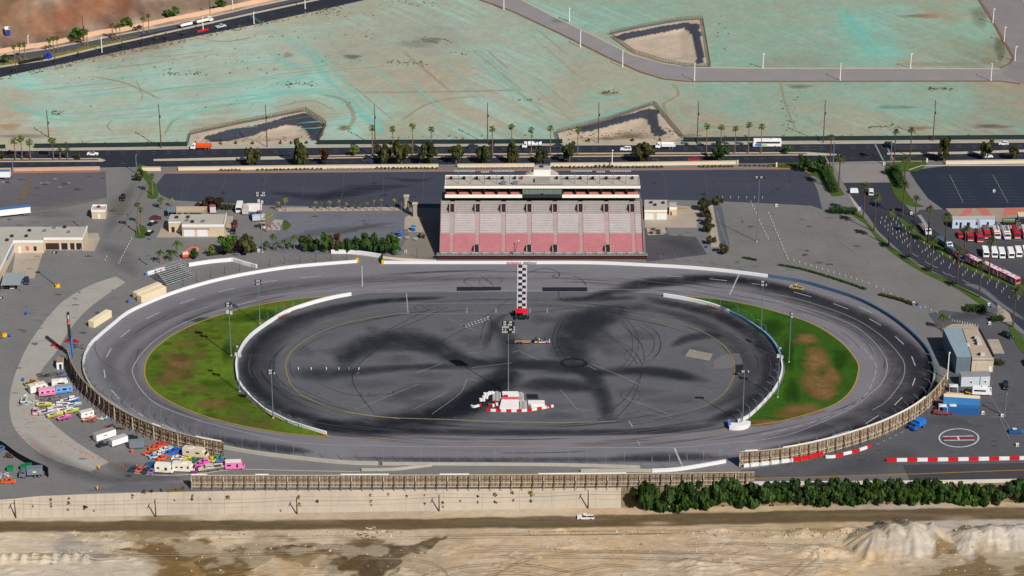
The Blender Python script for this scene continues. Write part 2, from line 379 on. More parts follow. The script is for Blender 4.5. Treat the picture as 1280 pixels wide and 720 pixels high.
pit_pts=[(30,692,196,182,160),(60,712,190,178,160),(150,712,192,180,162),(100,695,160,150,138),(80,700,165,156,145),(20,678,205,188,160),(150,680,200,184,158),(60,668,196,178,150),
 (200,688,132,104,68),(260,690,118,92,58),(170,692,170,150,120),(230,684,118,94,60),(290,712,150,122,82),(330,690,120,97,66),(260,715,125,100,60),(380,690,118,95,64),(420,694,105,85,58),(450,700,100,80,55),(340,706,185,160,125),(390,712,180,155,120),(300,675,198,178,150),(400,672,196,176,150),
 (480,672,190,170,146),(530,700,178,158,130),(500,712,160,140,115),(600,690,192,165,132),(640,710,188,165,135),(700,690,196,170,135),(760,690,196,170,136),(760,712,190,166,134),(820,680,190,166,134),(850,700,182,164,140),(900,690,188,166,138),(930,712,194,172,142),(1000,690,194,170,136),(1010,668,170,150,115),(1050,700,200,174,138),(1040,676,196,172,138),(970,700,186,164,138),
 (1110,680,176,164,148),(1150,690,186,177,164),(1150,668,180,170,158),(1085,672,165,150,128),(1090,665,168,155,136),(1180,680,165,148,122),(1185,690,140,120,92),(1178,700,160,140,112),(1210,694,185,175,160),(1230,670,178,170,158),(1265,680,186,178,166),(1260,694,150,132,104),(1200,706,140,118,88),(1150,716,150,126,94),(1250,712,135,112,82),(1100,714,178,154,120),
 (40,645,198,180,155),(300,642,200,182,156),(640,635,198,180,150),(960,633,190,168,136),(1240,628,190,168,136)]
wx=(vnoise(X*.04,Y*.08,61,4)-.5)*120+(vnoise(X*.22,Y*.4,62,4)-.5)*46; wy=(vnoise(X*.05,Y*.1,63,4)-.5)*22+(vnoise(X*.25,Y*.5,66,4)-.5)*9
Cc=idw(PXn+wx,PYn+wy,[(a,b,int(r*.99),int(g*.99),int(bb*1.0)) for a,b,r,g,bb in pit_pts],6.4)
# damp clay patches with edges of their own, plus the excavated edge's painted shadow
wq=(vnoise(X*.16,Y*.16,67,5)-.5)*44; wr=(vnoise(X*.16,Y*.16,68,5)-.5)*14
for poly,cc,aa in (([(150,687),(190,684),(240,685),(246,692),(215,697),(180,694)],(112,92,60),.85),([(236,702),(262,694),(300,690),(338,694),(330,704),(310,722),(255,724),(244,712)],(106,84,52),.9),([(330,690),(360,683),(400,680),(450,681),(478,686),(462,698),(440,720),(402,724),(404,706),(430,698),(424,689),(385,687),(372,694)],(92,74,50),.95),([(355,700),(385,698),(420,702),(412,716),(375,712)],(132,110,76),.7),([(1178,680),(1190,678),(1196,690),(1186,704),(1172,700)],(124,104,76),.8),([(1120,724),(1180,708),(1240,700),(1300,697),(1300,730)],(124,104,74),.9),([(470,690),(500,684),(530,676),(560,668),(566,667),(540,684),(505,704),(480,722),(452,722)],(84,70,52),.85),([(60,667),(140,668),(250,671),(245,675),(120,674)],(150,132,98),.6),([(980,664),(1030,662),(1060,664),(1030,670),(985,671)],(142,120,84),.6)):
    wl=[(a,b) for a,b in poly]; mk=inpoly(PXn+wq,PYn+wr,wl).astype(float)*aa; mk*=(.75+.5*vnoise(X*.4,Y*.4,69,4)); mk=np.clip(mk,0,1)[...,None]; Cc=Cc*(1-mk)+np.array(C(*cc)[:3])*mk
# dry pale crust, wheel polished
cr_=np.clip((vnoise(X*.12+3,Y*.15,73,5)-.52)*5,0,.4)[...,None]*soft[...,None]; Cc=Cc*(1-cr_)+np.array(C(206,192,170)[:3])*cr_
# compacted haul road: dark damp strip
PXf,PYf=PXn,PYn
rt=np.interp(PXf,[-100,0,320,500,640,800,960,1150,1280,1400],[653,652.5,651.5,650,647,644,640,637,635,633]); rb=np.interp(PXf,[-100,0,320,500,640,800,960,1150,1280,1400],[667,666.5,664.5,663,661.5,659.5,656,652,651,649])
jit=(vnoise(X*.15,Y*.3,11)-.5)*3.5
m=np.clip((PYf-rt+jit+1)/2.2,0,1)*np.clip((rb+jit-PYf+1)/2.6,0,1); m=m*(.8+.35*vnoise(X*.05,Y*.5,12)); m=np.clip(m,0,1)
lightp=np.exp(-(((PXf-820)/18)**2+((PYf-655)/2)**2))+np.exp(-(((PXf-1200)/20)**2+((PYf-649)/3)**2))*.6
m*=1-np.clip(lightp,0,1)*.8
Cc=Cc*(1-m[...,None])+np.array(C(100,84,62)[:3])*m[...,None]
n3=vnoise(X*.55,Y*1.0,21,5); Cc*=(1+.34*(n3-.5))[...,None]
st=vnoise(X*.12+Y*.35,Y*1.2-X*.2,22,4); Cc*=(1+.26*(st-.5)*soft)[...,None]
pit=gridmesh('quarry_ground',X,Y,Z,Cc,attr_mat('quarry_sand',None,.07,bump=.35,scale=.3,fine=2.5))
PITX,PITY,PITZ=xs.copy(),ys.copy(),Z.copy()
def pitz(x,y):
    i=min(max((x-PITX[0])/(PITX[1]-PITX[0]),0),len(PITX)-2); j=min(max((y-PITY[0])/(PITY[1]-PITY[0]),0),len(PITY)-2); a,b=int(i),int(j); u,v=i-a,j-b
    return float((PITZ[b,a]*(1-u)+PITZ[b,a+1]*u)*(1-v)+(PITZ[b+1,a]*(1-u)+PITZ[b+1,a+1]*u)*v)
yA,yB=ys[0],ys[-1]
mb=MB(); zz=ZP-.25
mb.add([(-9000,-1600,zz),(9000,-1600,zz),(9000,yA+.4,zz),(-9000,yA+.4,zz)],[(0,1,2,3)],M_soil)
mb.add([(-9000,yA,zz),(-214.6,yA,zz),(-214.6,yB,zz),(-9000,yB,zz)],[(0,1,2,3)],M_soil)
mb.add([(214.6,yA,zz),(9000,yA,zz),(9000,yB,zz),(214.6,yB,zz)],[(0,1,2,3)],M_soil)
mb.add([(-9000,yB-.3,zz),(9000,yB-.3,zz),(9000,yB+14,zz),(-9000,yB+14,zz)],[(0,1,2,3)],M_soil)
tag(mb.build('quarry_outskirts'),kind='structure')
# ------------------------------------------------------------------ the sprayed field beyond the main road
xs=np.arange(-330,330.1,.95); ys=np.arange(YF0,YF1+.1,1.25)
X,Y=np.meshgrid(xs,ys); Z=np.full(X.shape,-.03); PXf,PYf=projn(X,Y,0*X)
field_pts=[(20,120,176,172,148),(36,106,146,210,196),(100,110,160,196,180),(200,100,158,198,182),(100,92,176,188,166),(250,62,172,182,162),(300,40,180,182,162),(20,150,186,162,130),(60,160,180,165,136),(150,150,165,182,164),(60,138,152,204,188),(220,140,152,190,172),(270,152,168,160,132),(160,165,172,168,142),(330,112,148,206,190),(350,75,160,192,174),(340,55,168,184,164),(395,103,146,208,192),(430,130,150,196,178),(452,152,148,208,192),(400,140,168,158,128),(450,28,162,164,142),(500,60,158,166,146),(540,50,146,152,138),(440,70,158,160,140),(480,92,170,164,138),(550,100,174,158,130),(560,140,174,160,132),(620,148,172,160,132),(600,120,168,166,144),(590,30,158,172,152),(640,62,158,172,152),(700,130,166,156,130),(660,100,158,174,154),(740,100,160,160,134),(760,122,144,174,150),(790,115,156,166,140),(850,110,146,164,142),
 (700,20,138,172,152),(760,22,126,170,150),(860,15,136,162,138),(950,20,136,162,138),(920,72,128,168,146),(1000,52,134,160,136),(1040,20,126,170,148),(1085,50,112,172,152),(1095,66,104,188,170),(1068,30,106,184,166),(1130,50,136,160,136),(1180,22,150,146,116),(1200,52,130,148,120),(1212,36,110,180,156),(1240,68,126,130,102),(1250,80,128,118,90),(1150,78,152,150,126),(1000,80,130,140,118),(900,112,132,166,142),(1000,112,138,158,134),(1100,122,128,168,146),(1000,140,140,160,136),(940,135,128,166,144),(1080,152,158,150,122),(1200,130,130,166,146),(1150,138,128,166,146),(1250,142,140,138,110),(1150,160,150,148,122),(900,160,156,146,118),(840,150,160,148,122),(1270,108,158,134,104),(1260,160,140,132,108),(660,165,146,160,134),(560,168,152,168,142),(500,170,160,160,132),(600,172,148,164,140),
 (10,20,166,120,84),(40,8,158,118,84),(60,40,164,112,76),(100,10,146,90,58),(125,18,158,102,66),(150,8,148,90,58),(165,18,132,80,54),(90,30,150,92,58),(170,8,150,96,62),(20,58,126,92,70),(60,52,118,84,66),(100,44,112,84,66),(150,32,112,82,66),(195,22,120,92,76),(215,12,130,104,84),(10,66,186,160,134),(60,59,184,160,134),(120,44,188,162,138),(190,32,186,162,138),(260,18,184,156,126),(310,8,188,158,128),(180,5,170,168,150),(188,3,92,112,84),(200,6,178,158,122),(68,8,176,166,150),(250,6,140,112,92),(280,6,132,110,92)]
Cf=idw(PXf+(vnoise(X*.03,Y*.04,64,3)-.5)*50,PYf+(vnoise(X*.04,Y*.05,65,3)-.5)*12,field_pts,3.6,2.0)
bm=(((PYf>22+(430-PXf)*.17)|(PXf>470))&(PYf<178))[...,None]*.3; Cf=Cf*(1-bm)+np.array(C(160,171,154)[:3])*bm
# streaky spray passes: directions change across the field
th=np.where(PXf<430,.18,-.95); 
U=X*np.cos(th)+Y*np.sin(th); V=-X*np.sin(th)+Y*np.cos(th)
s1=vnoise(U*.012,V*.5,31,4); s2=vnoise(X*.02,Y*.03,32,4); s3=vnoise(X*.09,Y*.12,33,4)
isf=((PYf>22+ (430-PXf)*.17)|(PXf>470))&(PYf<178)
right=np.clip((PXf-640)/200,0,1)
k=np.clip((s1-.5)*5.2,-.25,1)*np.clip((s2-.36)*3,0,1)*isf*(1-.65*right)
teal=np.array(C(146,212,202)[:3]); tan=np.array(C(168,154,130)[:3])
k1=np.clip(k*.6,0,.36)[...,None]; Cf=Cf*(1-k1)+teal*k1
k2=(np.clip((.46-s2)*2.0+(.5-s3)*.6,0,.25)*isf)[...,None]; Cf=Cf*(1-k2)+tan*k2
k3=(np.clip((s3-.56)*2.4,0,.2)*isf*right)[...,None]; Cf=Cf*(1-k3)+np.array(C(104,178,158)[:3])*k3
# detention basins: polygon rims in photo pixels -> world; paved slope on some sides, sandy floor
BAS=[[(238,168),(300,154.5),(382,138.5),(409,155),(399,176),(330,181),(240,181)],
     [(697,166),(760,150),(817,130),(853,171),(835,178),(740,179),(700,178)],
     [(762,43),(800,34),(878,23.5),(886,81),(830,77),(790,66)]]
BW=[[(p.x,p.y) for p in gp(b)] for b in BAS]
linr=[[(254,173),(262,168.5),(290,160.5),(320,156),(350,148.5),(381,140.5),(397,149),(408,157),(406,166),(398,176),(387,175),(384,165),(376,158),(358,156.5),(335,162),(318,169),(300,173),(285,176),(265,177.5)],
      [(722,166),(726,157.5),(747,153.5),(772,146),(795,140.5),(812,135.5),(825,138),(822,150),(826,160),(834,166),(828,171),(817,170),(812,160),(809,150),(800,147.5),(780,153),(760,158),(740,163.5)],
      [(767,46),(790,39.5),(830,32.5),(857,28.5),(874,30),(876,45),(881,78),(871,80),(867,52),(862,40),(855,35.5),(830,40),(800,46),(779,51)]]
for bi,b in enumerate(BW):
    ins=inpoly(X,Y,b); d=pdist(X,Y,b); d=np.where(ins,d,0)
    ps=[1.0,1.0,1.0][bi]; dep=np.clip((d-4)/8,0,1); Z-=dep*1.6*ins; pxb,pyb=projn(X,Y,Z)
    cs=np.array(C(190,170,146)[:3])*(1+.3*(s3-.5))[...,None]; Cf=np.where(ins[...,None],cs,Cf)
    jx=(vnoise(X*.12,Y*.12,40+bi)-.5)*5; li=inpoly(pxb+jx,pyb+jx*.3,linr[bi]); Cf=np.where((li&ins)[...,None],np.array(C(66,70,82)[:3]),Cf)
# weedy floor of the middle basin
dk=np.exp(-(((PXf-790)/18)**2+((PYf-166)/5)**2))+.7*np.exp(-(((PXf-760)/14)**2+((PYf-172)/4)**2)); dk=np.clip(dk*(.4+1.2*s3),0,.8)[...,None]; Cf=Cf*(1-dk)+np.array(C(112,84,60)[:3])*dk
# excavated spoil face, upper left
hm=np.clip((128-np.abs(PXf-118))/70,0,1)*np.clip((36-PYf-.08*(PXf-120))/30,0,1); Z+=hm*11*(.7+.6*vnoise(X*.05,Y*.05,44))
gul=vnoise(U*.25,V*.03,45,4); gu2=vnoise(X*.18+Y*.1,Y*.05-X*.03,46,5); Cf=np.where((PYf<62)[...,None]&(PXf<205)[...,None],Cf*(1+.45*(gul-.5)+.8*(gu2-.5))[...,None],Cf)
# pond at the very top edge
pm=np.clip((5-PYf)/2,0,1)*np.clip((PXf-211)/3,0,1)*np.clip((238-PXf)/6,0,1); Cf=Cf*(1-pm[...,None])+np.array(C(20,90,115)[:3])*pm[...,None]
lu=Cf.mean(-1,keepdims=True); mg=.2+.0*isf[...,None]; Cf=Cf*(1-mg)+lu*mg
Cf*=(1+.26*(vnoise(X*.7,Y*.7,51,3)-.5)+.14*(vnoise(X*.2,Y*.2,52,4)-.5))[...,None]
gridmesh('field_ground',X,Y,Z,Cf,attr_mat('sprayed_soil',None,.05,bump=.12,scale=.15,fine=1.5))
# ================================================================== PAVED SHEETS
M_road=mat('road_asphalt',(43,46,57),.85,.1,.08,1.2,bump=.04)
M_road2=mat('old_road_asphalt',(82,82,92),.88,.08,.08,1.0)
M_grey=mat('new_road_concrete',(142,137,138),.9,.06,.1,.8)
M_navy=mat('sealed_asphalt',(64,68,82),.85,.09,.05,1.2,stretch=(.35,1.6,1))
M_navy2=mat('sealed_asphalt_dark',(37,47,62),.85,.09,.05,1.2,stretch=(.35,1.6,1))
M_conc=mat('concrete_apron',(162,158,151),.9,.08,.12,.9)
M_pad=mat('concrete_pad',(168,156,142),.9,.08,.2,1.2)
M_track=mat('track_asphalt',(120,118,125),.88,.09,.06,.9,bump=.04)
M_inf=mat('infield_asphalt',(94,95,100),.88,.12,.045,.5,bump=.04)
M_warm=mat('parking_asphalt_pale',(117,115,113),.9,.1,.06,.7)
M_grass=mat('watered_turf',(46,84,6),.95,.34,.06,.8,bump=.2)
M_grassL=mat('tired_turf',(80,102,20),.95,.34,.05,.6,bump=.2)
M_verge=mat('verge_grass',(66,88,30),.95,.25,.2,1.4,bump=.2)
M_kerb=mat('kerb_concrete',(186,176,158),.85,.08)
M_walk=mat('sidewalk_concrete',(172,165,152),.9,.09,.2)
M_dryp=mat('dry_planting',(112,86,60),.95,.3,.4,2,bump=.3)
M_red=mat('red_kerb_paint',(168,110,92),.8,.1)
M_white=mat('white_barrier_paint',(236,234,232),.6,.05,.3,1.5)
M_cream=mat('cream_wall_paint',(226,208,180),.8,.05,.3)
sheet('road',[(-320,193),(0,189),(320,185.6),(640,182.5),(960,180.6),(1280,178.5),(1620,175.5),(1620,197.5),(1280,200),(1120,201),(960,204),(640,205),(320,207),(0,211),(-320,215)],.03,M_road)
sheet('sidewalk',[(-320,188),(0,185.6),(160,184),(320,182),(480,180.3),(640,179.7),(800,178.6),(960,177),(1280,174.9),(1620,172),(1620,175.4),(1280,178.4),(960,180.5),(640,182.4),(320,185.5),(160,187.5),(0,188.9),(-320,192.9)],.12,M_walk)
def median(pts,mt,top,h=.15):
    w=[(p.x,p.y) for p in gp(pts)]; mb=MB(); mb.prism(w,0,h,M_kerb); 
    c=Vector((sum(a for a,b in w)/len(w),sum(b for a,b in w)/len(w))); 
    return tag(mb.build('median_island'),kind='structure')
median([(-320,202),(0,198.5),(124,198),(132,200.5),(128,202.2),(0,202.7),(-320,206)],0,0)
median([(192,199.2),(320,196.3),(480,193),(640,192),(800,191),(960,190.6),(1010,190.4),(1046,193),(1044,194.4),(960,194.4),(800,195.6),(640,197),(480,197.2),(320,199.8),(192,201.3)],0,0)
median([(1109,191.2),(1200,190),(1280,187.3),(1600,183),(1600,186.5),(1280,190),(1200,192.6),(1109,193.4)],0,0)
sheet('median_planting',[(-300,202.7),(0,199.2),(122,198.7),(124,200.2),(0,201.3),(-300,205)],.17,M_dryp)
sheet('median_planting',[(380,195.6),(480,194),(640,193),(800,192),(960,191.6),(1006,191.4),(1010,192.8),(960,193.2),(800,194.2),(640,195.6),(480,195.8),(380,197.4)],.17,M_dryp)
sheet('road',[(-320,128),(0,70),(60,62),(130,48),(250,25),(320,8.5),(420,-12),(560,-40),(700,-40),(600,-30),(460,-1),(320,30.5),(160,62),(0,96.5),(-320,160)],.02,M_road)
sheet('road',[(-320,128),(0,70),(60,62),(130,48),(250,25),(320,8.5),(420,-12),(560,-40),(580,-40),(430,-12),(320,13.8),(250,29),(130,53),(60,68),(0,77),(-320,135)],.04,M_road2)
def kerbline(pts,w=1.2,h=.14,mt=None,name='kerb',n=0):
    mb=MB(); wallrib(mb,gp(pts,0,n),h,w,mt or M_kerb); return tag(mb.build(name),kind='structure')
sheet('median_planting',[(-320,136),(0,77),(60,68),(130,53),(175,44),(172,46),(130,57),(60,73.5),(0,82.5),(-320,141)],.06,mat('median_scrub',(120,112,62),.95,.3,.4,2))
kerbline([(-320,142),(0,83.5),(60,74.5),(130,58),(180,47),(250,31.5),(320,16),(460,-14)],2.2)
kerbline([(-320,127),(0,69),(60,61),(130,47),(250,24),(320,7.8),(430,-16)],1.4)
# grey roads of the field
GR1=[(560,-24),(600,0),(640,14),(700,42),(760,72),(800,90),(830,99),(860,102),(960,102),(1250,101.5),(1275,105),(1400,112)]
GR2=[(1400,70),(1300,84),(1250,86),(1100,85.5),(960,85.5),(870,84.5),(830,79.5),(790,69),(740,44),(690,20),(640,-6),(620,-22)]
sheet('road',GR1+GR2,.03,M_grey)
sheet('road',[(1205,-30),(1224,0),(1240,25),(1254,50),(1268,74),(1260,84),(1252,92),(1275,104),(1420,108),(1420,60),(1300,24),(1280,4),(1262,-30)],.045,mat('old_concrete_road',(134,128,128),.9,.1,.08))
kerbline(GR1[:-1],1.3,.14,mat('earth_kerb',(128,96,80),.9,.15)); kerbline(GR2[2:],1.0,.14); kerbline([(1200,-34),(1224,0),(1240,25),(1254,50),(1267,72),(1262,80),(1250,85)],1.3,.14,mat('earth_kerb',(128,96,80)))
# car parks
sheet('parking_lot',[(206,217),(548,214.6),(800,213),(985,211.8),(1003,213),(1013,218),(1022,238),(1028,262),(1014,257),(890,251),(806,249),(806,258),(546,260),(345,257),(262,253),(214,250),(200,243),(194,232)],.02,M_navy)
sheet('parking_lot',[(1136,213),(1182,207.5),(1285,207.5),(1420,207),(1420,262),(1285,259.5),(1180,262.5),(1160,248),(1145,228)],.02,M_navy2)
sheet('parking_lot',[(-320,218),(0,216),(132,214),(134,246),(60,258),(-320,275)],.015,mat('old_lot_asphalt',(97,95,100),.9,.1,.04,.5))
sheet('parking_lot',[(890,256),(1008,256),(1020,263),(1068,270.5),(1075,271),(1100,298),(1130,322),(1160,342),(1200,362),(1232,380),(1205,391),(1150,384),(1116,366),(1085,356),(990,330),(930,321),(905,318),(893,300)],.02,M_warm)
sheet('parking_lot',[(806,285),(834,285),(834,294),(870,296),(884,318),(808,327)],.02,mat('patched_asphalt',(80,79,84),.88,.14,.1,.6))
sheet('parking_lot',[(1150,262),(1420,259),(1420,400),(1285,364),(1240,347),(1180,318),(1155,298),(1135,275)],.018,mat('station_asphalt',(76,75,80),.88,.1,.06))
sheet('parking_lot',[(1196,384),(1240,390),(1282,420),(1420,470),(1420,600),(925,606),(925,588),(1010,575),(1110,543),(1150,520),(1185,480),(1180,420),(1160,392)],.012,mat('yard_asphalt',(86,86,91),.88,.12,.05,.5))
sheet('parking_lot',[(508,262),(552,262),(550,322),(496,322),(499,318),(512,290)],.025,mat('plaza_concrete',(128,122,114),.9,.1,.1))
sheet('driveway',[(1042,205),(1107,204.5),(1112,228),(1054,228.5)],.05,mat('entry_concrete',(136,131,130),.9,.07,.15))
sheet('access_road',[(1054,228.6),(1112,228.2),(1122,246),(1145,270),(1180,297),(1240,330),(1290,352),(1420,400),(1420,500),(1283,416),(1238,376),(1200,357),(1162,337),(1125,314),(1098,289),(1086,271),(1066,248)],.035,mat('access_asphalt',(52,55,66),.85,.1,.08))
sheet('access_path',[(1060,243),(1066,248),(1076,262),(1072,263)],.06,M_walk)
sheet('road',[(240,603),(925,600),(1160,590),(1420,578),(1420,604),(1280,602),(925,607),(640,610.5),(320,612),(160,614.5),(100,614),(150,606)],.02,mat('perimeter_asphalt',(104,103,109),.88,.1,.05))
sheet('road',[(1128,581),(1420,577),(1420,601.5),(1139,605)],.03,mat('perimeter_asphalt_new',(66,66,72),.88,.1,.05))
# concrete ring of the figure-eight return lane, pads and forecourts
ao=cr([G(*p) for p in ((145,345.5),(110,358),(75,380),(46,415),(26,450),(13,490),(14,525),(30,550),(60,572),(113,590))],6)+cr([G(*p) for p in ((136,577.5),(110,562),(85,545),(62,525),(46,505),(44,480),(54,460),(70,440),(86,414),(105,391),(130,371),(157,353))],6)
mb=MB(); mb.add([(p.x,p.y,.03) for p in ao],[tuple(range(len(ao)))],M_conc); tag(mb.build('concrete_apron'),kind='structure')
sheet('parking_lot',[(345,264.5),(508,263.5),(512,290),(498,318),(440,318),(350,316),(330,312),(345,290)],.02,mat('mid_lot_asphalt',(106,108,117),.9,.13,.05,.5))
sheet('planter_bed',[(885,256),(891,256),(900,309),(889,309)],.06,M_pad)
sheet('parking_lot',[(892,258),(902,258),(913,309),(902,309)],.03,mat('lane_blue_grey',(88,94,104),.9,.1))
for pts in ([(806,257),(847,257),(875,259),(871,284.5),(806,284.5)],[(808,285),(831,284.5),(834,293),(810,294)],[(196,297),(202,284),(214,270),(292,270),(286,296.5)],[(20,312),(55,312),(43,348),(14,348)],[(104,314),(104,292),(122,291),(125,298),(118,314)],[(346,259.5),(508,258.5),(508,263),(346,264.5)],[(1234,424),(1248,424),(1256,442),(1242,442)],[(1180,410),(1190,405),(1215,405),(1226,411)],[(506,272),(520,264),(530,290),(505,290)],[(1247,380),(1262,392),(1266,402),(1246,402)]):
    sheet('concrete_pad',pts,.045,M_pad)
M_terr=mat('terracotta_paving',(186,112,98),.9,.08)
sheet('paved_plaza',[(1182,260.5),(1420,258.5),(1420,287),(1250,287),(1243,272),(1192,271)],.045,mat('plaza_paving',(162,142,124),.9,.08))
sheet('paved_plaza',[(1199,270),(1206,261),(1216,260),(1214,266),(1207,270.4)],.06,M_terr); sheet('paved_plaza',[(1220,260.4),(1232,259.8),(1240,269.6),(1229,270)],.06,M_terr); sheet('paved_plaza',[(1256,259.6),(1290,259.2),(1290,266),(1253,270)],.06,M_terr)
# race surface
OUTER=[(480,330),(645,330),(806,333),(900,340),(960,347),(1000,353.5),(1030,361.5),(1072,375.5),(1110,395.5),(1140,418),(1160,440),(1167,458),(1168,472),(1163,491),(1148,510),(1110,534),(1060,554),(1000,571),(930,582),(800,583),(640,583),(470,581),(400,576),(330,569),(280,561),(230,549),(190,535),(150,515),(122,494),(107,470),(104,453),(108,442),(113.5,432.5),(121,424.5),(141,407.5),(161,392),(191,377.5),(222.5,365.5),(254,356),(285,348.5),(319,342),(370,334.5),(440,328.5)]
sheet('race_track',OUTER,.04,M_track,4)
INF=[(445,369),(480,366),(640,365),(800,366),(832,370),(872,378),(912,392),(946,411),(966,429),(976,450),(978,465),(970,485),(955,503),(936,521),(912,534),(860,541),(760,544),(640,545),(520,545),(440,546),(408,543),(360,527.5),(330,512.5),(310,495.5),(298,478.5),(296,457),(304,433),(324,413),(360,392),(400,378)]
sheet('infield_track',INF,.055,M_inf,4)
GL=[(440,370),(400,371.5),(350,377),(300,387),(250,403),(215,420),(190,440),(181,459),(184,478),(200,495),(240,515),(290,530),(350,541),(400,546),(407,544),(360,528),(328,513),(307,496),(295,478.5),(293,457),(301,433),(321,412.5),(358,391),(400,377)]
GRR=[(830,369.5),(870,371.5),(920,378),(970,390),(1015,405),(1050,427),(1070,450),(1073,465),(1065,487),(1045,505),(1010,518),(970,528),(933,533),(938,522),(957,504),(973,485),(981,465),(979,450),(969,428),(948,409.5),(914,390.5),(873,376.5)]
sheet('infield_grass',GL,.07,M_grassL,4); sheet('infield_grass',GRR,.07,M_grass,4)
# planted strips right of the venue
for pts in ([(1068,262),(1078,270),(1090,284),(1104,299),(1130,320),(1160,338),(1200,357),(1235,378),(1228,382),(1198,362),(1158,343),(1126,324),(1098,301),(1082,280),(1064,268)],
            [(1124,272),(1134,278),(1152,294),(1182,311),(1212,327),(1250,343),(1283,358),(1400,400),(1400,412),(1281,364),(1240,349),(1205,334),(1176,317),(1148,300),(1128,281)],
            [(960,205),(1034,204),(1042,218),(1052,238),(1056,243),(1046,245),(1038,243),(1030,226),(1012,218),(1003,212),(985,211)],
            [(1106,208),(1116,203),(1156,202),(1158,206),(1146,214),(1128,215),(1130,232),(1138,246),(1146,254),(1156,258),(1140,258),(1126,252),(1119,244),(1112,226)],
            [(172,207),(182,206.5),(184,216),(196,232),(197,247),(184,247),(186,232),(176,218)],[(168,296),(172,282),(180,282),(184,288),(181,297)],
            [(354,275),(361,278),(364,281.5),(361,285),(354,288)],[(1260,408),(1267,408),(1282,428),(1282,444),(1270,430)]):
    sheet('verge',pts,.1,M_verge,2)
# ================================================================== STAINS, TYRE RUBBER, PAINT ON THE GROUND
D=Decals('tyre_rubber',decal_mat('tyre_rubber_film',.58,.12),.09); D.wide=1.15
DK=(34,36,44)
# banked groove: right-hand turn of the outer oval worn very dark
D.strip([(770,356),(820,352),(880,349),(940,353),(1000,368),(1060,390),(1110,418),(1140,444),(1152,468),(1148,490),(1125,512),(1080,534),(1020,552),(940,566)],[4,9,11,10,9.5,10,11,12,13,12,11,9,7,3],(28,30,38),.97,n=5,fade=.06)
D.strip([(900,352),(1000,372),(1070,399),(1115,432),(1132,462),(1122,490),(1085,515),(1020,537),(940,553)],[7,14,17,18,18,17,14,9,4],(62,61,68),.75,n=5,fade=.12)
D.strip([(720,378),(760,366),(820,356),(880,353)],[1,8,8,3],(34,36,44),.8,n=6,fade=.2)
D.strip([(1158,440),(1164,470),(1156,494),(1130,520)],[3,5,5,3],(24,26,34),.9,n=5,fade=.15)
# front stretch and left turn, greyer
D.strip([(700,349),(560,349),(440,350),(340,358),(250,378),(180,410),(140,446),(140,474),(175,506),(250,538),(340,558)],[5,7,8,9,9,9,9,9,9,8,5],(92,91,97),.42,n=5,fade=.1)
D.strip([(470,349),(360,362),(270,385),(200,420),(165,455),(180,490),(240,524),(330,548)],[4,6,7,8,8,8,7,4],(86,86,92),.38,n=5,fade=.12)
D.strip([(250,543),(300,554),(350,561),(395,566)],[3,7,8,2],(54,55,64),.85,n=5,fade=.2)
D.strip([(420,572),(560,575),(700,575),(860,574),(930,570)],[2,5,5,5,2],(62,62,68),.6,n=4,fade=.15)
D.strip([(760,572),(830,571),(900,569)],[4,8,3],(50,51,60),.7,n=4,fade=.3)
# inner oval groove beside its wall
D.strip([(560,372),(470,377),(410,388),(360,404),(325,428),(311,456),(318,482),(350,510),(410,530),(480,540)],[3,6,8,9,9,9,9,8,8,4],(34,37,46),.93,n=5,fade=.05)
D.strip([(480,376),(400,393),(345,424),(330,456),(345,490),(400,521)],[6,10,11,11,10,7],(64,65,72),.7,n=5,fade=.15)
D.strip([(380,533),(450,538),(560,540),(700,541),(820,539),(900,530)],[4,6,6,6,6,3],(48,49,57),.85,n=5,fade=.1)
D.strip([(480,530),(560,528.5)],[3,3],(60,60,66),.5,n=4,fade=.3)
D.strip([(800,373),(860,384),(910,400),(948,425),(963,455),(955,485),(925,512),(880,530)],[6,8,9,10,10,9,9,4],(36,38,46),.93,n=5,fade=.1)
D.strip([(790,380),(860,397),(905,420),(930,445),(935,470),(915,498),(870,518)],[5,8,10,10,9,8,4],(66,66,72),.7,n=5,fade=.15)
# figure-eight drift arcs
D.strip([(428,462),(440,442),(468,428),(500,424),(535,430),(562,444),(590,452),(650,457)],[5,15,17,18,16,12,8,3],(40,44,54),.95,n=6,fade=.1)
D.strip([(640,462),(622,480),(596,499),(560,515),(510,527),(450,534),(390,532)],[10,17,21,20,18,15,9],(32,36,45),1,n=6,fade=.05)
D.strip([(632,468),(610,488),(575,508),(535,520)],[6,12,13,7],(26,30,40),.9,n=6,fade=.1)
D.blob(735,408,42,20,(52,55,64),.45); D.blob(745,396,50,12,(50,53,62),.45); D.blob(500,432,50,11,(54,57,66),.45); D.blob(560,516,40,8,(40,43,52),.6); D.blob(700,480,60,8,(62,64,72),.5)
D.strip([(610,400),(632,420),(640,445),(628,475)],[2,9,10,8],(56,58,66),.7,n=6,fade=.2)
D.strip([(640,390),(622,400),(612,418),(605,440)],[2,5,5,2],(58,59,66),.6,n=6,fade=.25)
D.strip([(360,464),(400,468),(440,465),(500,460),(560,458),(640,456),(700,460),(760,468)],[6,14,10,6,6,9,12,4],(50,53,62),.8,n=6,fade=.1)
D.strip([(600,446),(650,455),(700,456),(740,466),(790,464),(850,470),(890,478)],[3,10,9,6,10,10,3],(48,51,60),.75,n=6,fade=.12)
D.strip([(820,381),(770,388),(735,400),(716,420),(716,444),(735,465),(752,490),(760,528)],[4,14,19,21,15,10,7,4],(44,47,57),.9,n=6,fade=.2)
D.strip([(720,405),(745,420),(760,445)],[9,16,6],(58,60,67),.35,n=6,fade=.3)
D.strip([(648,484),(680,482),(720,484),(760,488)],[5,14,10,3],(46,49,58),.85,n=6,fade=.2)
D.strip([(745,486),(756,505),(760,530)],[8,8,6],(48,50,58),.55,n=6,fade=.2)
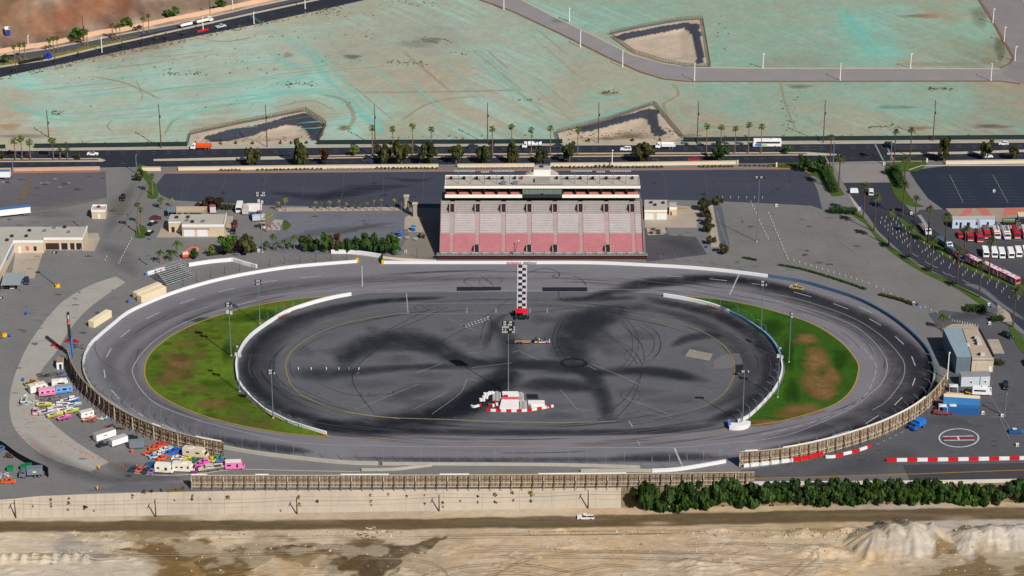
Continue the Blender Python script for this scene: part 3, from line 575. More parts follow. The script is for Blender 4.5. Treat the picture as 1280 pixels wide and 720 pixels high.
D.strip([(838,434),(860,424),(888,419),(900,424)],[3,7,8,3],(46,49,58),.85,n=6,fade=.2)
D.strip([(775,465),(810,463),(845,468),(870,478)],[3,7,9,4],(48,50,58),.8,n=6,fade=.2)
D.strip([(690,375),(740,374),(800,372)],[3,7,4],(46,48,56),.8,n=5,fade=.25)
D.strip([(480,500),(520,488),(560,482)],[4,12,4],(66,66,72),.5,n=5,fade=.3)
for cx,cy,rx,ry,a in ((380,440,18,8,.5),(500,450,24,7,.4),(540,505,40,9,.35),(680,400,26,7,.55),(700,440,22,9,.5),(840,500,40,8,.35),(700,520,30,6,.4),(460,480,40,8,.4),(590,425,22,9,.4),(800,420,28,8,.4),(620,470,18,6,.5),(770,440,20,10,.35)):
    D.blob(cx,cy,rx,ry,(66,68,75),a*.7)
for cx,cy,rx,ry,a in ((420,440,24,6,.5),(540,470,30,6,.45),(465,411,10,4,.8),(510,412,20,3,.6),(560,412,10,3,.5),(800,490,40,7,.4),(680,508,50,6,.35),(870,440,22,8,.4),(500,500,30,6,.4),(760,425,24,6,.4)):
    D.blob(cx,cy,rx,ry,(96,94,95),a)
# thin spin and doughnut lines
LN=(38,39,46)
def circ(cx,cy,rx,ry,a0=0,a1=6.28,n=26): return [(cx+rx*math.cos(a0+(a1-a0)*i/n),cy+ry*math.sin(a0+(a1-a0)*i/n)) for i in range(n+1)]
for cx,cy,rx,ry in ((717,454,16,5.6),(717,454,14,4.8)): D.strip(circ(cx,cy,rx,ry),[1.3]*3,(36,38,46),.85,n=2)
for (cx,cy,rx,ry,a0,a1,al) in ((618,350,10,5,0,6.2,.6),(612,352,13,7,1,5,.5),(540,385,8,3,0,6,.5),(524,385,6,3,0,6,.5),(490,461,7,4,1,5,.7),(497,491,6,4,0,4,.7),(457,493,6,3,0,4,.7),(465,493,5,3,0,4,.6),(575,505,9,7,1.5,4.6,.6),(790,494,14,6,0,6.2,.5),(770,495,30,14,-1.2,1.4,.4),(800,430,26,22,-1.3,1.3,.6),(796,430,30,26,-1.3,1.4,.5),(790,430,28,22,-1.2,1.2,.6),(745,430,46,40,-.9,1.0,.55),(748,430,50,42,-.9,.9,.5),(800,445,20,9,2,6,.4),(690,450,34,16,3,5,.4)):
    D.strip(circ(cx,cy,rx,ry,a0,a1,18),.5,LN,al*.8,n=2)
D.strip([(660,341),(675,336.5),(690,337),(699,342),(697,347),(690,346),(695,343)],.6,LN,.8,n=5); D.strip([(715,345),(726,349),(733,357)],.6,LN,.7,n=5); D.strip([(700,343),(712,343)],.5,LN,.6)
for a in ([(606,395),(615,402),(612,428)],[(618,392),(606,404),(600,425)],[(760,420),(785,440),(797,456)],[(752,414),(790,438),(804,458)],[(776,405),(801,430),(806,455)],[(800,470),(780,500),(742,530)],[(803,465),(790,500),(765,528)],[(455,430),(500,405),(540,385)],[(480,418),(525,400),(560,384)],[(400,480),(440,494),(500,491)],[(480,430),(440,470),(470,520)],[(520,352),(560,345),(600,343)],[(530,350),(548,346)],[(600,345),(612,352),(616,357)],[(697,362),(700,372),(706,378)],[(594,345),(580,352),(590,358)],[(700,400),(690,425),(700,450)],[(706,398),(696,425),(708,450)],[(590,520),(600,508),(618,498)],[(600,524),(606,512)],[(640,352),(660,346)],[(560,536),(600,520)],[(800,540),(830,525)],[(520,440),(555,425),(600,400),(640,372)],[(660,392),(720,385),(780,383)]):
    D.strip(a,.55,LN,.6,n=6,fade=.1)
def _pip(p,poly):
    x,y=p; c=False; n=len(poly)
    for i in range(n):
        (x1,y1),(x2,y2)=poly[i],poly[(i+1)%n]
        if (y1>y)!=(y2>y) and x<(x2-x1)*(y-y1)/(y2-y1)+x1: c=not c
    return c
rr=random.Random(4)
for i in range(190):      # faint scuffs following the lane direction
    t=rr.random()*6.283; k=.78+.2*rr.random(); cx,cy=636,452; 
    pts=[(cx+505*k*math.cos(t+j*.05),cy+118*k*math.sin(t+j*.05)) for j in range(6)]
    if any(_pip(p,GL) or _pip(p,GRR) for p in pts): continue
    D.strip(pts,.5+rr.random()*.5,(70,69,75) if rr.random()<.75 else (122,120,122),.4+.25*rr.random(),n=2,fade=.2)
for i in range(110):
    t=rr.random()*6.283; k=.8+.17*rr.random(); cx,cy=638,458
    pts=[(cx+338*k*math.cos(t+j*.07),cy+88*k*math.sin(t+j*.07)) for j in range(6)]
    D.strip(pts,.5+rr.random()*.4,(50,51,58) if rr.random()<.7 else (108,106,108),.45,n=2,fade=.2)
# car-park oil shading and tyre polish
for a,b,c in (([(390,252),(440,238),(520,232)],14,.6),([(330,240),(400,246),(470,240)],10,.6),([(480,222),(520,226),(545,222)],6,.5),([(640,213),(720,214)],4,.2)): D.strip(a,[2,b,2],(42,48,60),c,n=6,fade=.3)
for a,b,c in (([(330,310),(400,290),(500,284)],8,.3),([(400,300),(450,285),(500,278)],5,.4),([(820,300),(850,305),(880,316)],12,.4),([(118,300),(150,320),(170,350)],12,.3),([(30,540),(60,570),(110,594),(180,600),(260,596)],9,.45),([(132,580),(170,588),(230,597)],10,.5),([(1000,600),(1100,575),(1150,560)],14,.3),([(1120,530),(1180,525),(1230,535)],8,.25),([(1170,400),(1230,392),(1250,384)],10,.5),([(170,225),(150,260),(130,300)],8,.3)):
    D.strip(a,[2,b,b,2],(76,76,82),c,n=6,fade=.3)
D.strip([(133,246),(90,255),(0,268)],[3,5,4],(124,118,112),.6,n=5)
D.blob(150,255,18,14,(128,122,114),.5); D.blob(60,268,40,5,(128,120,108),.5); D.blob(100,262,12,4,(160,150,134),.6)
for x,y,rx in ((69,224,4),(59,229,4),(52,229,3),(86,229,4),(4,228,4),(75,234,3)): D.blob(x,y,rx,1.5,(176,168,156),.7)
# infield turf wear: bare and dry patches with outlines of their own
T=Decals('turf_wear',decal_mat('bare_turf_soil',.55,.3),.12)
BR=(130,100,64)
for x,y,rx,ry,a in ((225,455,26,12,.9),(215,470,22,9,.8),(245,485,18,6,.5),(268,505,26,8,.85),(232,430,24,6,.6),(210,443,14,5,.6),(252,440,12,6,.5),(290,525,30,5,.5),(330,532,18,4,.6),(205,478,14,6,.6),(340,380,20,3,.4),(240,413,18,4,.5)): T.blob(x,y,rx,ry,BR,a)
for x,y,rx,ry,a in ((226,447,14,7,.7),(235,470,10,7,.6)): T.blob(x,y,rx,ry,(104,74,58),a)
for x,y,rx,ry,a in ((1020,450,20,22,.95),(1024,480,28,20,.95),(1008,424,18,9,.9),(1040,470,14,14,.8),(1003,512,34,9,.8),(1030,492,22,10,.9),(955,528,26,5,.8),(985,520,24,6,.6),(1000,390,12,3,.3)): T.blob(x,y,rx,ry,(140,106,66),a)
for x,y,rx,ry in ((1015,432,8,3),(1028,467,5,3),(1020,484,2,1.5),(252,432,10,4),(195,447,8,4),(270,480,26,7),(300,500,20,6),(262,520,14,4),(210,430,8,3),(300,400,24,5),(265,498,5,1.5)): T.blob(x,y,rx,ry,(64,94,16),.6,zz=.03)
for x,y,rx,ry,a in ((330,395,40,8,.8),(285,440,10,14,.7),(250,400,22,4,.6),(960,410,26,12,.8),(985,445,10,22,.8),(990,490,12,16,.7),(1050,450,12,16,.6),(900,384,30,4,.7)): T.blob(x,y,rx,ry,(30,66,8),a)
rr=random.Random(9)
for i in range(150):
    x,y=rr.uniform(190,330),rr.uniform(395,535)
    if not all(_pip((x+a,y+b),GL) for a,b in ((-16,0),(16,0),(0,5),(0,-5))): continue
    T.blob(x,y,rr.uniform(4,14),rr.uniform(1.5,4),rr.choice(((118,106,52),(108,104,42),(72,98,18),(78,104,22),(112,104,50))),rr.uniform(.25,.6))
for i in range(10):
    x,y=rr.uniform(960,1060),rr.uniform(395,520)
    if not all(_pip((x+a,y+b),GRR) for a,b in ((-14,0),(14,0),(0,5),(0,-5))): continue
    T.blob(x,y,rr.uniform(4,12),rr.uniform(1.5,4),rr.choice(((70,88,14),(52,78,8),(96,92,36))),rr.uniform(.3,.6))
T.build()
rr=random.Random(88)
for (x0,x1,y0,y1,n) in ((5,130,220,245,14),(5,170,255,290,26),(30,150,318,440,40),(0,60,380,560,26),(170,320,295,325,14),(345,500,268,310,34),(900,1090,262,345,46),(820,880,290,322,12),(930,1100,560,600,16),(1180,1270,500,570,22),(90,235,520,605,26),(1150,1270,290,330,10),(1170,1270,385,460,20),(210,540,220,252,30),(810,1000,218,246,24)):
    for i in range(n):
        x,y=rr.uniform(x0,x1),rr.uniform(y0,y1); k=rr.random()
        if _pip((x,y),OUTER): continue
        dk=(74,73,78) if y>255 else (46,49,60); lt=(134,131,128) if y>255 else (84,87,98)
        if k<.3: D.blob(x,y,rr.uniform(1.5,7),rr.uniform(.6,2.2),dk,rr.uniform(.35,.75))
        elif k<.45: D.blob(x,y,rr.uniform(2,9),rr.uniform(.8,2.4),lt,rr.uniform(.35,.65))
        elif k<.62: w_,h_=rr.uniform(3,12),rr.uniform(.8,3); D.poly([(x,y),(x+w_,y+rr.uniform(-.4,.4)),(x+w_+h_*.3,y+h_),(x+h_*.3,y+h_)],dk if rr.random()<.6 else lt,rr.uniform(.35,.65))
        else: L=rr.uniform(6,34); c=rr.uniform(-4,4); D.strip([(x,y),(x+L*.4,y+c*.4+rr.uniform(-1,1)),(x+L,y+c)],rr.uniform(.15,.4),dk if rr.random()<.7 else lt,rr.uniform(.35,.6),n=4)
for i in range(60):   # sealed cracks and seams across the race surface
    x,y=rr.uniform(320,960),rr.uniform(395,530)
    if ((x-638)/320)**2+((y-458)/72)**2>1: continue
    L=rr.uniform(10,60); D.strip([(x,y),(x+L*.5,y+rr.uniform(-3,3)),(x+L,y+rr.uniform(-6,6))],rr.uniform(.15,.35),(50,52,60) if rr.random()<.6 else (112,110,112),rr.uniform(.3,.55),n=4)
D.build()
# ------------------------------------------------------------------ field marks: spray bands, tracks, weeds
E=Decals('hydroseed_spray',decal_mat('spray_mulch',.6,.12),.03)
TL=(142,220,208)
for p,w,a in (([(20,110),(34,106),(42,108)],5,.9),([(0,128),(40,140),(100,148)],4,.7),([(0,115),(20,130),(60,147),(110,152)],3,.6),([(120,80),(135,84),(150,80)],6,.5),([(40,106),(150,98),(320,78)],4,.5),([(60,124),(200,112),(390,92)],5,.5),([(30,146),(180,135),(320,118),(400,110)],5,.6),([(210,165),(220,148),(260,136),(360,116),(410,118),(440,135),(470,155),(484,170)],6,.85),([(325,112),(372,98),(404,100)],8,.7),([(350,40),(392,70),(410,100),(470,150)],6,.6),([(370,42),(420,90),(490,165)],4,.5),([(330,60),(360,80),(395,95)],9,.4),([(300,10),(360,52),(400,84)],4,.3),([(560,30),(640,110),(700,165)],3,.35),([(600,35),(680,110),(720,150)],3,.35),([(540,26),(600,80),(680,160)],3,.3),([(500,30),(560,90)],4,.25),([(575,40),(625,85),(690,150)],2,.4),([(440,148),(455,146),(470,158),(480,170)],6,.9),([(640,160),(690,158),(730,150),(800,132),(820,125)],5,.7),([(730,115),(760,124),(795,116)],5,.6),([(820,100),(870,112),(960,110)],5,.35),([(850,128),(846,140),(860,152),(900,162)],2,.7),([(1045,4),(1070,40),(1095,72)],14,.5),([(1056,12),(1082,42),(1104,72)],6,.6),([(1086,4),(1096,16)],2,.5),([(1110,44),(1116,62),(1108,74)],1.2,.5),([(1208,20),(1216,40)],5,.6),([(880,140),(980,120),(1060,112)],4,.3),([(1040,130),(1120,138),(1200,140)],6,.35),([(960,30),(1010,45),(1040,70)],8,.25),([(900,22),(906,40),(897,60),(900,80)],1.6,.6),([(100,88),(210,64),(320,42)],4,.4),([(200,104),(330,76)],3,.35),([(870,155),(885,161),(897,163)],2.4,.9),([(40,160),(120,162)],3,.3),([(1003,150),(1007,161)],5,.7)):
    E.strip(p,[w*.5,w,w*.6] if w<=2 else [w*.3,w,w*.4],TL,a*.82,n=6,fade=.15)
for p,w,a in (([(110,95),(150,102),(178,113),(200,124)],2.2,.6),([(140,150),(134,158),(142,165)],1.2,.5),([(170,100),(178,118),(176,126)],1.2,.4),([(440,115),(540,115),(660,112)],2.5,.6),([(500,152),(540,128),(600,120)],2,.5),([(240,46),(280,52),(320,46)],2.5,.5),([(205,170),(216,152),(235,146)],1.5,.6),([(400,118),(430,125),(442,146),(436,158),(425,164)],3,.6),([(340,135),(390,126),(420,140)],2,.4),([(840,104),(848,118),(830,130),(836,145)],2,.5),([(976,102),(982,130),(996,165)],1.5,.6),([(1010,145),(1020,156),(1030,150)],1,.4),([(870,165),(900,158),(960,160)],2,.4)):
    E.strip(p,w,(176,150,118),a,n=6,fade=.15)
for x,y,rx,ry,c,a in ((440,71,13,3.5,(108,110,112),.8),(540,50,16,4,(112,112,110),.6),(1000,108,20,3,(104,124,118),.7),(1120,134,30,3,(100,130,108),.5),(1240,158,30,3,(112,100,84),.7),(1250,60,9,18,(112,100,74),.6),(1225,20,14,16,(130,124,92),.5),(1150,160,18,3,(150,116,84),.6),(1165,20,12,4,(190,150,112),.7),(1148,20,28,3,(150,118,84),.6),(700,26,14,3,(108,130,120),.5),(1170,80,50,3,(168,164,142),.6),(1235,76,10,6,(168,160,134),.6),(30,170,40,3,(150,142,134),.8),(12,158,16,5,(190,158,116),.6),(360,69,8,4,(170,140,108),.6),(760,117,14,3,(150,150,126),.8),(430,160,10,4,(118,88,64),.7),(402,158,8,4,(122,94,66),.6),(520,55,30,6,(150,160,150),.5),(860,170,14,4,(160,140,112),.6),(460,155,8,2,(224,190,180),.7)): E.blob(x,y,rx,ry,c,a)
rr=random.Random(41)
for i in range(80):   # narrow single passes of the spray rig
    if i<44:
        x=rr.uniform(10,400); y=rr.uniform(62,165); L=rr.uniform(40,150); pts=[(x,y),(x+L*.5,y-L*.055+rr.uniform(-3,3)),(x+L,y-L*.12+rr.uniform(-4,4))]
        if pts[0][1]<104-.2*x or pts[2][1]<104-.2*(x+L): continue
    else:
        x=rr.uniform(430,680); y=rr.uniform(20,110); L=rr.uniform(30,70); pts=[(x,y),(x+L*.5,y+L*.42),(x+L,y+L*.85)]
        if x<560 and y<60: continue
    if any(_pip(p,GR1+GR2) or p[1]>172 for p in pts): continue
    E.strip(pts,rr.uniform(.8,2.2),TL if rr.random()<.72 else (176,158,132),rr.uniform(.3,.75),n=5,fade=.25)
E.build()
Q=Decals('haul_ruts',decal_mat('rut_soil',.55,.5),ZP); Q.hf=pitz; rr=random.Random(52)
LT,DK2=(206,188,160),(120,102,76)
for p,w in (([(500,722),(540,700),(600,690),(660,690),(720,700)],1.2),([(520,724),(560,704),(610,696),(660,696)],.9),([(560,724),(600,706),(640,700),(690,706),(700,720)],1),([(600,720),(640,690),(700,676),(800,674),(900,678)],1.3),([(640,724),(700,700),(760,690),(800,694)],1),([(570,674),(640,672),(760,673),(900,675),(1000,682)],1.6),([(580,680),(700,680),(820,682),(960,690),(1060,690)],1.3),([(700,720),(720,700),(760,692),(790,690)],.8),([(720,720),(740,704),(770,697),(800,696)],.8),([(900,704),(960,692),(1010,684),(1080,690)],1),([(960,724),(1000,690),(1016,680),(1012,676),(980,676)],.9),([(968,724),(1008,692),(1024,682),(1018,674)],.9),([(840,700),(900,690),(960,696),(1000,712)],.9),([(0,676),(120,678),(300,677),(460,672)],1.4),([(0,684),(100,684),(160,682)],1.2),([(1040,720),(1120,712),(1180,704),(1240,700),(1300,694)],1.2),([(1060,724),(1130,718),(1200,710),(1300,702)],1.0),([(280,704),(320,700),(350,708),(340,720)],.8),([(300,712),(330,704),(356,712)],.7),([(520,684),(545,690),(560,704),(556,722)],.9),([(470,722),(490,700),(500,690)],.7),([(600,668),(640,667),(700,668)],1),([(850,666),(940,664),(1060,668)],1.2)):
    for o_,c_ in ((0,DK2),(1.4,LT),(2.6,DK2)): Q.strip([(x,y+o_) for x,y in p],w*.55,c_,rr.uniform(.35,.6),n=7,fade=.12)
for i in range(120):
    x=rr.uniform(480,1060); y=rr.uniform(670,722); L=rr.uniform(14,60); c=rr.uniform(-5,5); Q.strip([(x,y),(x+L*.5,y+c),(x+L,y+rr.uniform(-5,5))],rr.uniform(.2,.6),LT if rr.random()<.5 else DK2,rr.uniform(.25,.55),n=5,fade=.2)
for i in range(60):
    x=rr.uniform(0,460); y=rr.uniform(669,720); L=rr.uniform(20,90); Q.strip([(x,y),(x+L*.5,y+rr.uniform(-2,2)),(x+L,y+rr.uniform(-2,2))],rr.uniform(.2,.7),LT if rr.random()<.6 else DK2,rr.uniform(.25,.5),n=5,fade=.2)
for i in range(26):   # wheel tracks on the haul road
    x=rr.uniform(-20,1200); y=float(np.interp(x,[0,500,960,1280],[660,657,646,641]))+rr.uniform(-4,4); L=rr.uniform(80,260); Q.strip([(x,y),(x+L*.5,y-L*.006),(x+L,y-L*.013)],rr.uniform(.25,.6),(128,110,82) if rr.random()<.6 else (76,62,46),.5,n=4,fade=.2)
Q.build()
mb=MB(); M_rock=mat('pit_stone',(188,174,152),.95,.2,1,3); M_rock2=mat('pit_stone_dark',(128,112,92),.95,.2,1,3)
for i in range(900):
    t=rr.random(); x,y=(rr.gauss(rr.choice((1003,700,780,900,1060,960,1035,860,470,430,120,300,1190)),26),rr.gauss(rr.choice((664,668,690,668)),4)) if t<.7 else (rr.uniform(0,1280),rr.uniform(667,722))
    p=G(x,max(666,y),ZP); z=pitz(p.x,p.y); s=rr.uniform(.12,.42)*(1.6 if rr.random()<.08 else 1); v=[(p.x+rr.uniform(-s,s)*1.2,p.y+rr.uniform(-s,s),z-.1+rr.uniform(0,.1)) for _ in range(4)]; v=[(p.x-s,p.y-s*.8,z-.1),(p.x+s*.9,p.y-s,z-.1),(p.x+s,p.y+s*.7,z-.1),(p.x-s*.8,p.y+s,z-.1),(p.x+rr.uniform(-.3,.3)*s,p.y+rr.uniform(-.3,.3)*s,z+s*rr.uniform(.6,1.1))]
    mb.add(v,[(0,1,4),(1,2,4),(2,3,4),(3,0,4)],M_rock if rr.random()<.65 else M_rock2)
tag(mb.build('stones'),'loose stones and clods scattered over the sand pit','stones',None,'stuff')
# scattered weeds as small leafy tufts
M_weed=mat('weed_leaf',(124,112,76),.95,.3); M_weed2=mat('weed_leaf_dark',(86,90,62),.95,.3)
mb=MB(); rr=random.Random(11)
def tuft(x,y,s,z=0,mt=None):
    p=G(x,y,z)
    for k in range(5):
        a=rr.random()*6.28; l=s*(.35+.35*rr.random()); q=p+Vector((math.cos(a)*s*.5*rr.random(),math.sin(a)*s*.5*rr.random(),0)); d=Vector((math.cos(a),math.sin(a),0)); sd=Vector((-d.y,d.x,0))
        mb.add([q-sd*l*.4,q+sd*l*.4,q+d*l*.5+sd*l*.25+Vector((0,0,l*.8)),q+d*l*.5-sd*l*.25+Vector((0,0,l*.8))],[(0,1,2,3)],mt or (M_weed if rr.random()<.5 else M_weed2))
for i in range(100): tuft(rr.uniform(70,470),rr.uniform(35,135),.45+.5*rr.random())
for (x0,x1,y0,y1,n) in ((360,396,101,109,60),(485,535,75,84,60),(500,565,46,56,50),(1160,1192,108,113,50),(750,790,113,119,40),(200,260,88,96,50),(62,88,137,146,40),(470,560,0,8,40),(380,470,12,24,40),(320,460,40,52,20),(560,600,62,72,16),(860,1280,168,174,110),(240,400,170,180,60),(705,850,160,178,130),(896,912,15,70,14),(640,675,124,126,24),(974,998,104,170,40),(1085,1120,154,164,40),(0,240,176,181,40),(480,700,168,175,40)):
    for i in range(int(n*.55)): tuft(rr.uniform(x0,x1),rr.gauss((y0+y1)/2,(y1-y0)/5),.5+.6*rr.random())
for i in range(240):   # rough verge along the diagonal road
    x=rr.uniform(0,430); tuft(x,98-.213*x+rr.uniform(-1,4),.5+.7*rr.random())
for i in range(160):
    x=rr.uniform(0,175); tuft(x,80.5-.205*x+rr.uniform(-1.5,1.5),.6+.6*rr.random())
tag(mb.build('weeds'),'low scattered weeds across the sprayed field and road verges','weeds',None,'stuff')
# ------------------------------------------------------------------ painted markings
Pm=Decals('road_markings',decal_mat('marking_paint',.35,.9,.7),.16)
WH=(196,198,202); YL=(190,156,88)
def line(pts,w=.35,c=WH,a=.75,n=6): Pm.strip(pts,w*.85,c,a*.8,False,n)
line([(320,376),(290,384),(240,400),(205,418),(183,436),(168,456),(166,468),(176,487),(195,505),(225,518),(255,528)],.42,WH,.8)
line([(320,372),(350,369),(440,363),(640,363.5),(830,362),(870,363),(940,372),(1000,384),(1060,404),(1090,425),(1105,445),(1109,460),(1103,478),(1085,495),(1060,513),(1000,539),(960,549),(920,553.5),(880,557),(830,560),(640,559),(530,559),(450,557),(400,556),(340,549),(255,528)],.36,WH,.72)
line([(960,367),(1000,375),(1060,395),(1100,419),(1125,445),(1131,461),(1126,479),(1108,502),(1090,513)],.36,WH,.6)
ins=gp([(1080,436),(1092,452),(1095,462),(1085,490),(1060,510),(1020,527),(980,538),(940,546)],0,8); ins=resample(ins,2.0)
for i in range(0,len(ins)-2,3): Pm.strip(ins[i:i+3],.3,WH,.6,False,world=True)
for a,b in (((273,365.5),(294,360.5)),((225,380),(243,374)),((183,399),(199,391)),((151,422),(162.5,412.5)),((133,447),(139,436)),((130,462.5),(131.7,473)),((139,488),(149,499)),((164,511),(179,521)),((202,531),(220,539)),((375,348),(401,345.5)),((325,354),(346,351)),((1042,380),(1060.5,387)),((1086.5,399),(1101,407)),((1119,421),(1129.5,431)),((1139.5,446),(1144,457.5)),((1144,473),(1140.5,483)),((1074,384),(1090,392)),((992,365.5),(1014,371.5)),((832,345.5),(853,346)),((887,349),(909,351.5)),((940,355),(958,357)),((1128,497),(1118,507)),((1098,520),(1082,530)),((1062,539),(1040,545))):
    line([a,b],.42,(206,216,224),.9)
line([(452.5,332.5),(453,359)],.5,(206,210,216),.9); line([(508,367),(510,392)],.45,WH,.75); line([(925,341),(912,369)],.6,(206,210,216),.85); line([(843,560.5),(853,584)],.7,(206,210,216),.9); line([(786,527),(790.5,534)],.5); line([(797,552),(800,557)],.4)
for s in (GL,GRR):   # yellow edge round the turf
    w=s[:18] if s is GL else s[:13]; w=[(x,y) for x,y in w]; Pm.strip(w,.5,(186,150,70),.9,False,4)
line([(500,392.5),(450,400),(410,412),(375,430),(360,447),(357.5,462),(366,484),(390,501),(430,515),(500,524)],.5,(176,150,88),.8)
line([(500,392.5),(560,392.3),(640,392)],.45,(170,160,110),.8); line([(430,515),(480,522),(560,525),(640,528),(720,528.5),(770,527)],.5,(182,172,120),.85); line([(770,527),(830,521),(880,509)],.4,(160,150,110),.6)
line([(812,399),(850,406),(880,416),(905,433),(917,453),(917,470),(905,492),(880,509)],.5,(170,146,88),.75)
line([(410,547),(470,551),(560,553),(700,554),(760,553),(840,548),(900,540),(932,534)],.45,(176,140,76),.7)
line([(500,380),(640,379.5)],.3,WH,.5); line([(500,384),(516,384)],.3,WH,.6)
for a in ([(560,399),(594,414)],[(520,467),(552,455)],[(445,512),(522,481)],[(517,512),(560,490)],[(540,518),(575,492),(584,475),(598,477)],[(590,460),(640,454)],[(740,456),(780,472),(800,482)],[(795,502),(840,520)],[(700,487),(712,501),(724,513),(743,513)],[(778,496),(800,506)],[(600,442),(585,441)],[(650,440),(676,451)],[(735,457),(745,463)],[(840,523),(800,514)],[(640,441),(652,438)],[(450,466),(445,468)]): line(a,.34,(176,176,178),.6,4)
for x in (583.5,620,662.5,684): line([(x,386),(x,391.5)],.7,(188,186,176),.6)
line([(162,591),(190,594),(222,594.5),(255,592),(285,588),(302,587),(380,589),(450,590)],.5,(214,214,214),.9)
line([(925,599),(1100,594.5),(1280,588),(1420,584)],.6,(190,140,50),.95)
for i in range(6): line([(1096+i*7.5,556-i*3.6),(1099+i*7.5,554.6-i*3.6)],.45,WH,.6)
# start / finish chequers
for r in range(15):
    for c in range(2):
        y0=331.6+r*3.7; 
        Pm.poly([(648+c*5-r*.03,y0),(652.9+c*5-r*.03,y0),(652.9+c*5-r*.03,y0+3.7),(648+c*5-r*.03,y0+3.7)],(62,36,44) if (r+c)%2==0 else (214,214,220),1)
for x in (647.2,658.2): line([(x,331.5),(x-.6,387)],.5,(226,226,230),.95)
for i in range(16):
    a=i/16; Pm.poly([(578+31*a,408-11.5*a),(581+31*a,408.4-11.5*a),(583+31*a,407-11.5*a),(580+31*a,406.6-11.5*a)],(196,198,202) if i%2 else (60,60,66),.8)
    Pm.poly([(581+31*a,409.6-11.5*a),(584+31*a,410-11.5*a),(586+31*a,408.6-11.5*a),(583+31*a,408.2-11.5*a)],(60,60,66) if i%2 else (196,198,202),.8)
Pm.poly([(571,359),(626.5,359),(626.5,363.4),(571,364)],(36,40,52),.95); Pm.poly([(678,359.6),(734,359.6),(734,364.6),(678,364.4)],(34,38,50),.95)
Pm.poly([(862,437),(891,443),(887,451.5),(856,446)],(158,152,144),.9); Pm.poly([(902,445),(911,443),(918,455),(914,461),(892,462),(891,453)],(128,126,126),.8); Pm.poly([(912,443),(924,442),(929,456),(918,456)],(112,110,112),.9); Pm.poly([(918,457),(929,456),(929,465),(919,467)],(44,42,46),.95)
Pm.poly([(658,493),(672,493),(673,499),(659,499)],(40,40,44),.95); Pm.poly([(704,513),(711,513),(711,516),(703,516)],(120,116,110),.8)
# helipad
hp=gp(circ(1198.5,548,24.6,11.4,0,6.28,48)); Pm.strip(hp,.5,(214,214,216),.9,False,world=True)
Pm.poly([(1178.5,547.3),(1217,546.6),(1217.6,550.2),(1180,550.4)],(140,56,62),.9); 
for a in ([(1178.3,546.2),(1216.5,545.6)],[(1180,551),(1218,550.6)],[(1197,546),(1199,551)]): line(a,.75,(226,222,222),.95)
# main road lane dashes and edge lines
for x in range(-20,1300,19):
    for y0 in (lambda x:np.interp(x,[0,320,640,960,1280],[191.6,189,186,184,181.8]),lambda x:np.interp(x,[0,320,640,960,1280],[194.4,191.5,188.8,186.8,184]),lambda x:np.interp(x,[0,320,640,960,1280],[206.5,203.4,200.8,198.6,194.6])):
        yy=float(y0(x)); line([(x,yy),(x+6,yy-.06)],.22,(170,170,172),.7)
for x in (1094,1107): line([(x,181),(x+11,203)],.7,(190,190,190),.8)
line([(1031,195),(1037,206)],.6,(190,190,190),.7); line([(1043,192),(998,191)],.2)
for x,y in ((1000,183.5),(1000,187),(1125,183),(1125,186)): line([(x,y),(x+28,y-.1)],.25,(170,170,172),.7)
# diagonal road dashes
for i in range(22):
    x=i*18-6; line([(x,90-.213*x),(x+7,88.5-.213*x)],.22,(150,152,156),.7); line([(x,73-.2*x),(x+7,71.6-.2*x)],.22,(150,152,156),.5)
# car-park bays
PK=(92,95,104)
for cx0,cx1,(ya,yb) in ((232,226,(220,250)),(283,274,(219,248)),(332,328,(218,248)),(382,378,(217.5,247)),(530,528,(216,250)),(829,834,(215,250)),(880,885,(214,246)),(930,935,(214,243)),(980,987,(217,244)),(430,427,(217,250)),(480,478,(216,250))):
    line([(cx0,ya),(cx1,yb)],.3,(112,114,124),.5)
    for k in range(10):
        t=k/9; x=cx0+(cx1-cx0)*t; y=ya+(yb-ya)*t; line([(x-22,y),(x+22,y)],.22,PK,.75)
for cx0,cx1 in ((1187,1204),(1241,1260)):
    line([(cx0,219),(cx1,254)],.4,(140,142,148),.8)
    for k in range(10):
        t=k/9; x=cx0+(cx1-cx0)*t; y=219+35*t; line([(x-17,y),(x+18,y)],.24,(112,116,124),.75)
for k in range(8): line([(362+k*6,322.5),(355+k*6,330)],.4,(150,148,146),.7)
for k in range(7): line([(1046+k*3.2,297+k*2.4),(1055+k*3,306+k*2.4)],.3,(150,146,140),.6)
line([(362,330),(345,333)],.3)
line([(132,214),(134,254)],.6,(138,136,140),.6); Pm.poly([(40,217),(44,217),(29,250),(22,250)],(138,112,84),.7); line([(0,237.5),(32,237)],.5,(138,138,144),.7)
line([(184,230),(150,290)],1.2,(128,126,126),.5); line([(245,218),(226,250)],.4,(120,122,130),.3)
Pm.poly([(332,288),(343,275),(354,275.5),(350,288.5)],(196,190,186),.75)
for k in range(6): 
    for j in range(5): 
        if (k+j)%2: Pm.poly([(333.5+j*3.6+k*1.7,287-k*2),(336.4+j*3.6+k*1.7,287-k*2),(337.8+j*3.6+k*1.7,285.3-k*2),(335+j*3.6+k*1.7,285.3-k*2)],(112,106,104),.85,zz=.02)
Pm.poly([(835,260.3),(859,260),(859,261.4),(835,261.6)],(196,160,70),.8)
for p,w in (([(948,282),(950,300),(954,318)],.35),([(895,262),(903,290),(912,312)],.8),([(1000,262),(1010,300)],.3),([(1040,256),(1048,262)],.5),([(1028,230),(1030,263)],.3),([(1232,486),(1252,520)],.5),([(1265,540),(1250,520),(1232,518),(1222,517)],.4),([(1249,521),(1262,550)],.4)): line(p,w,(150,148,146),.55)
for i in range(9): line([(1246+i*1.5,492+i*5),(1270+i*2,491+i*5)],.25,(128,126,128),.5)
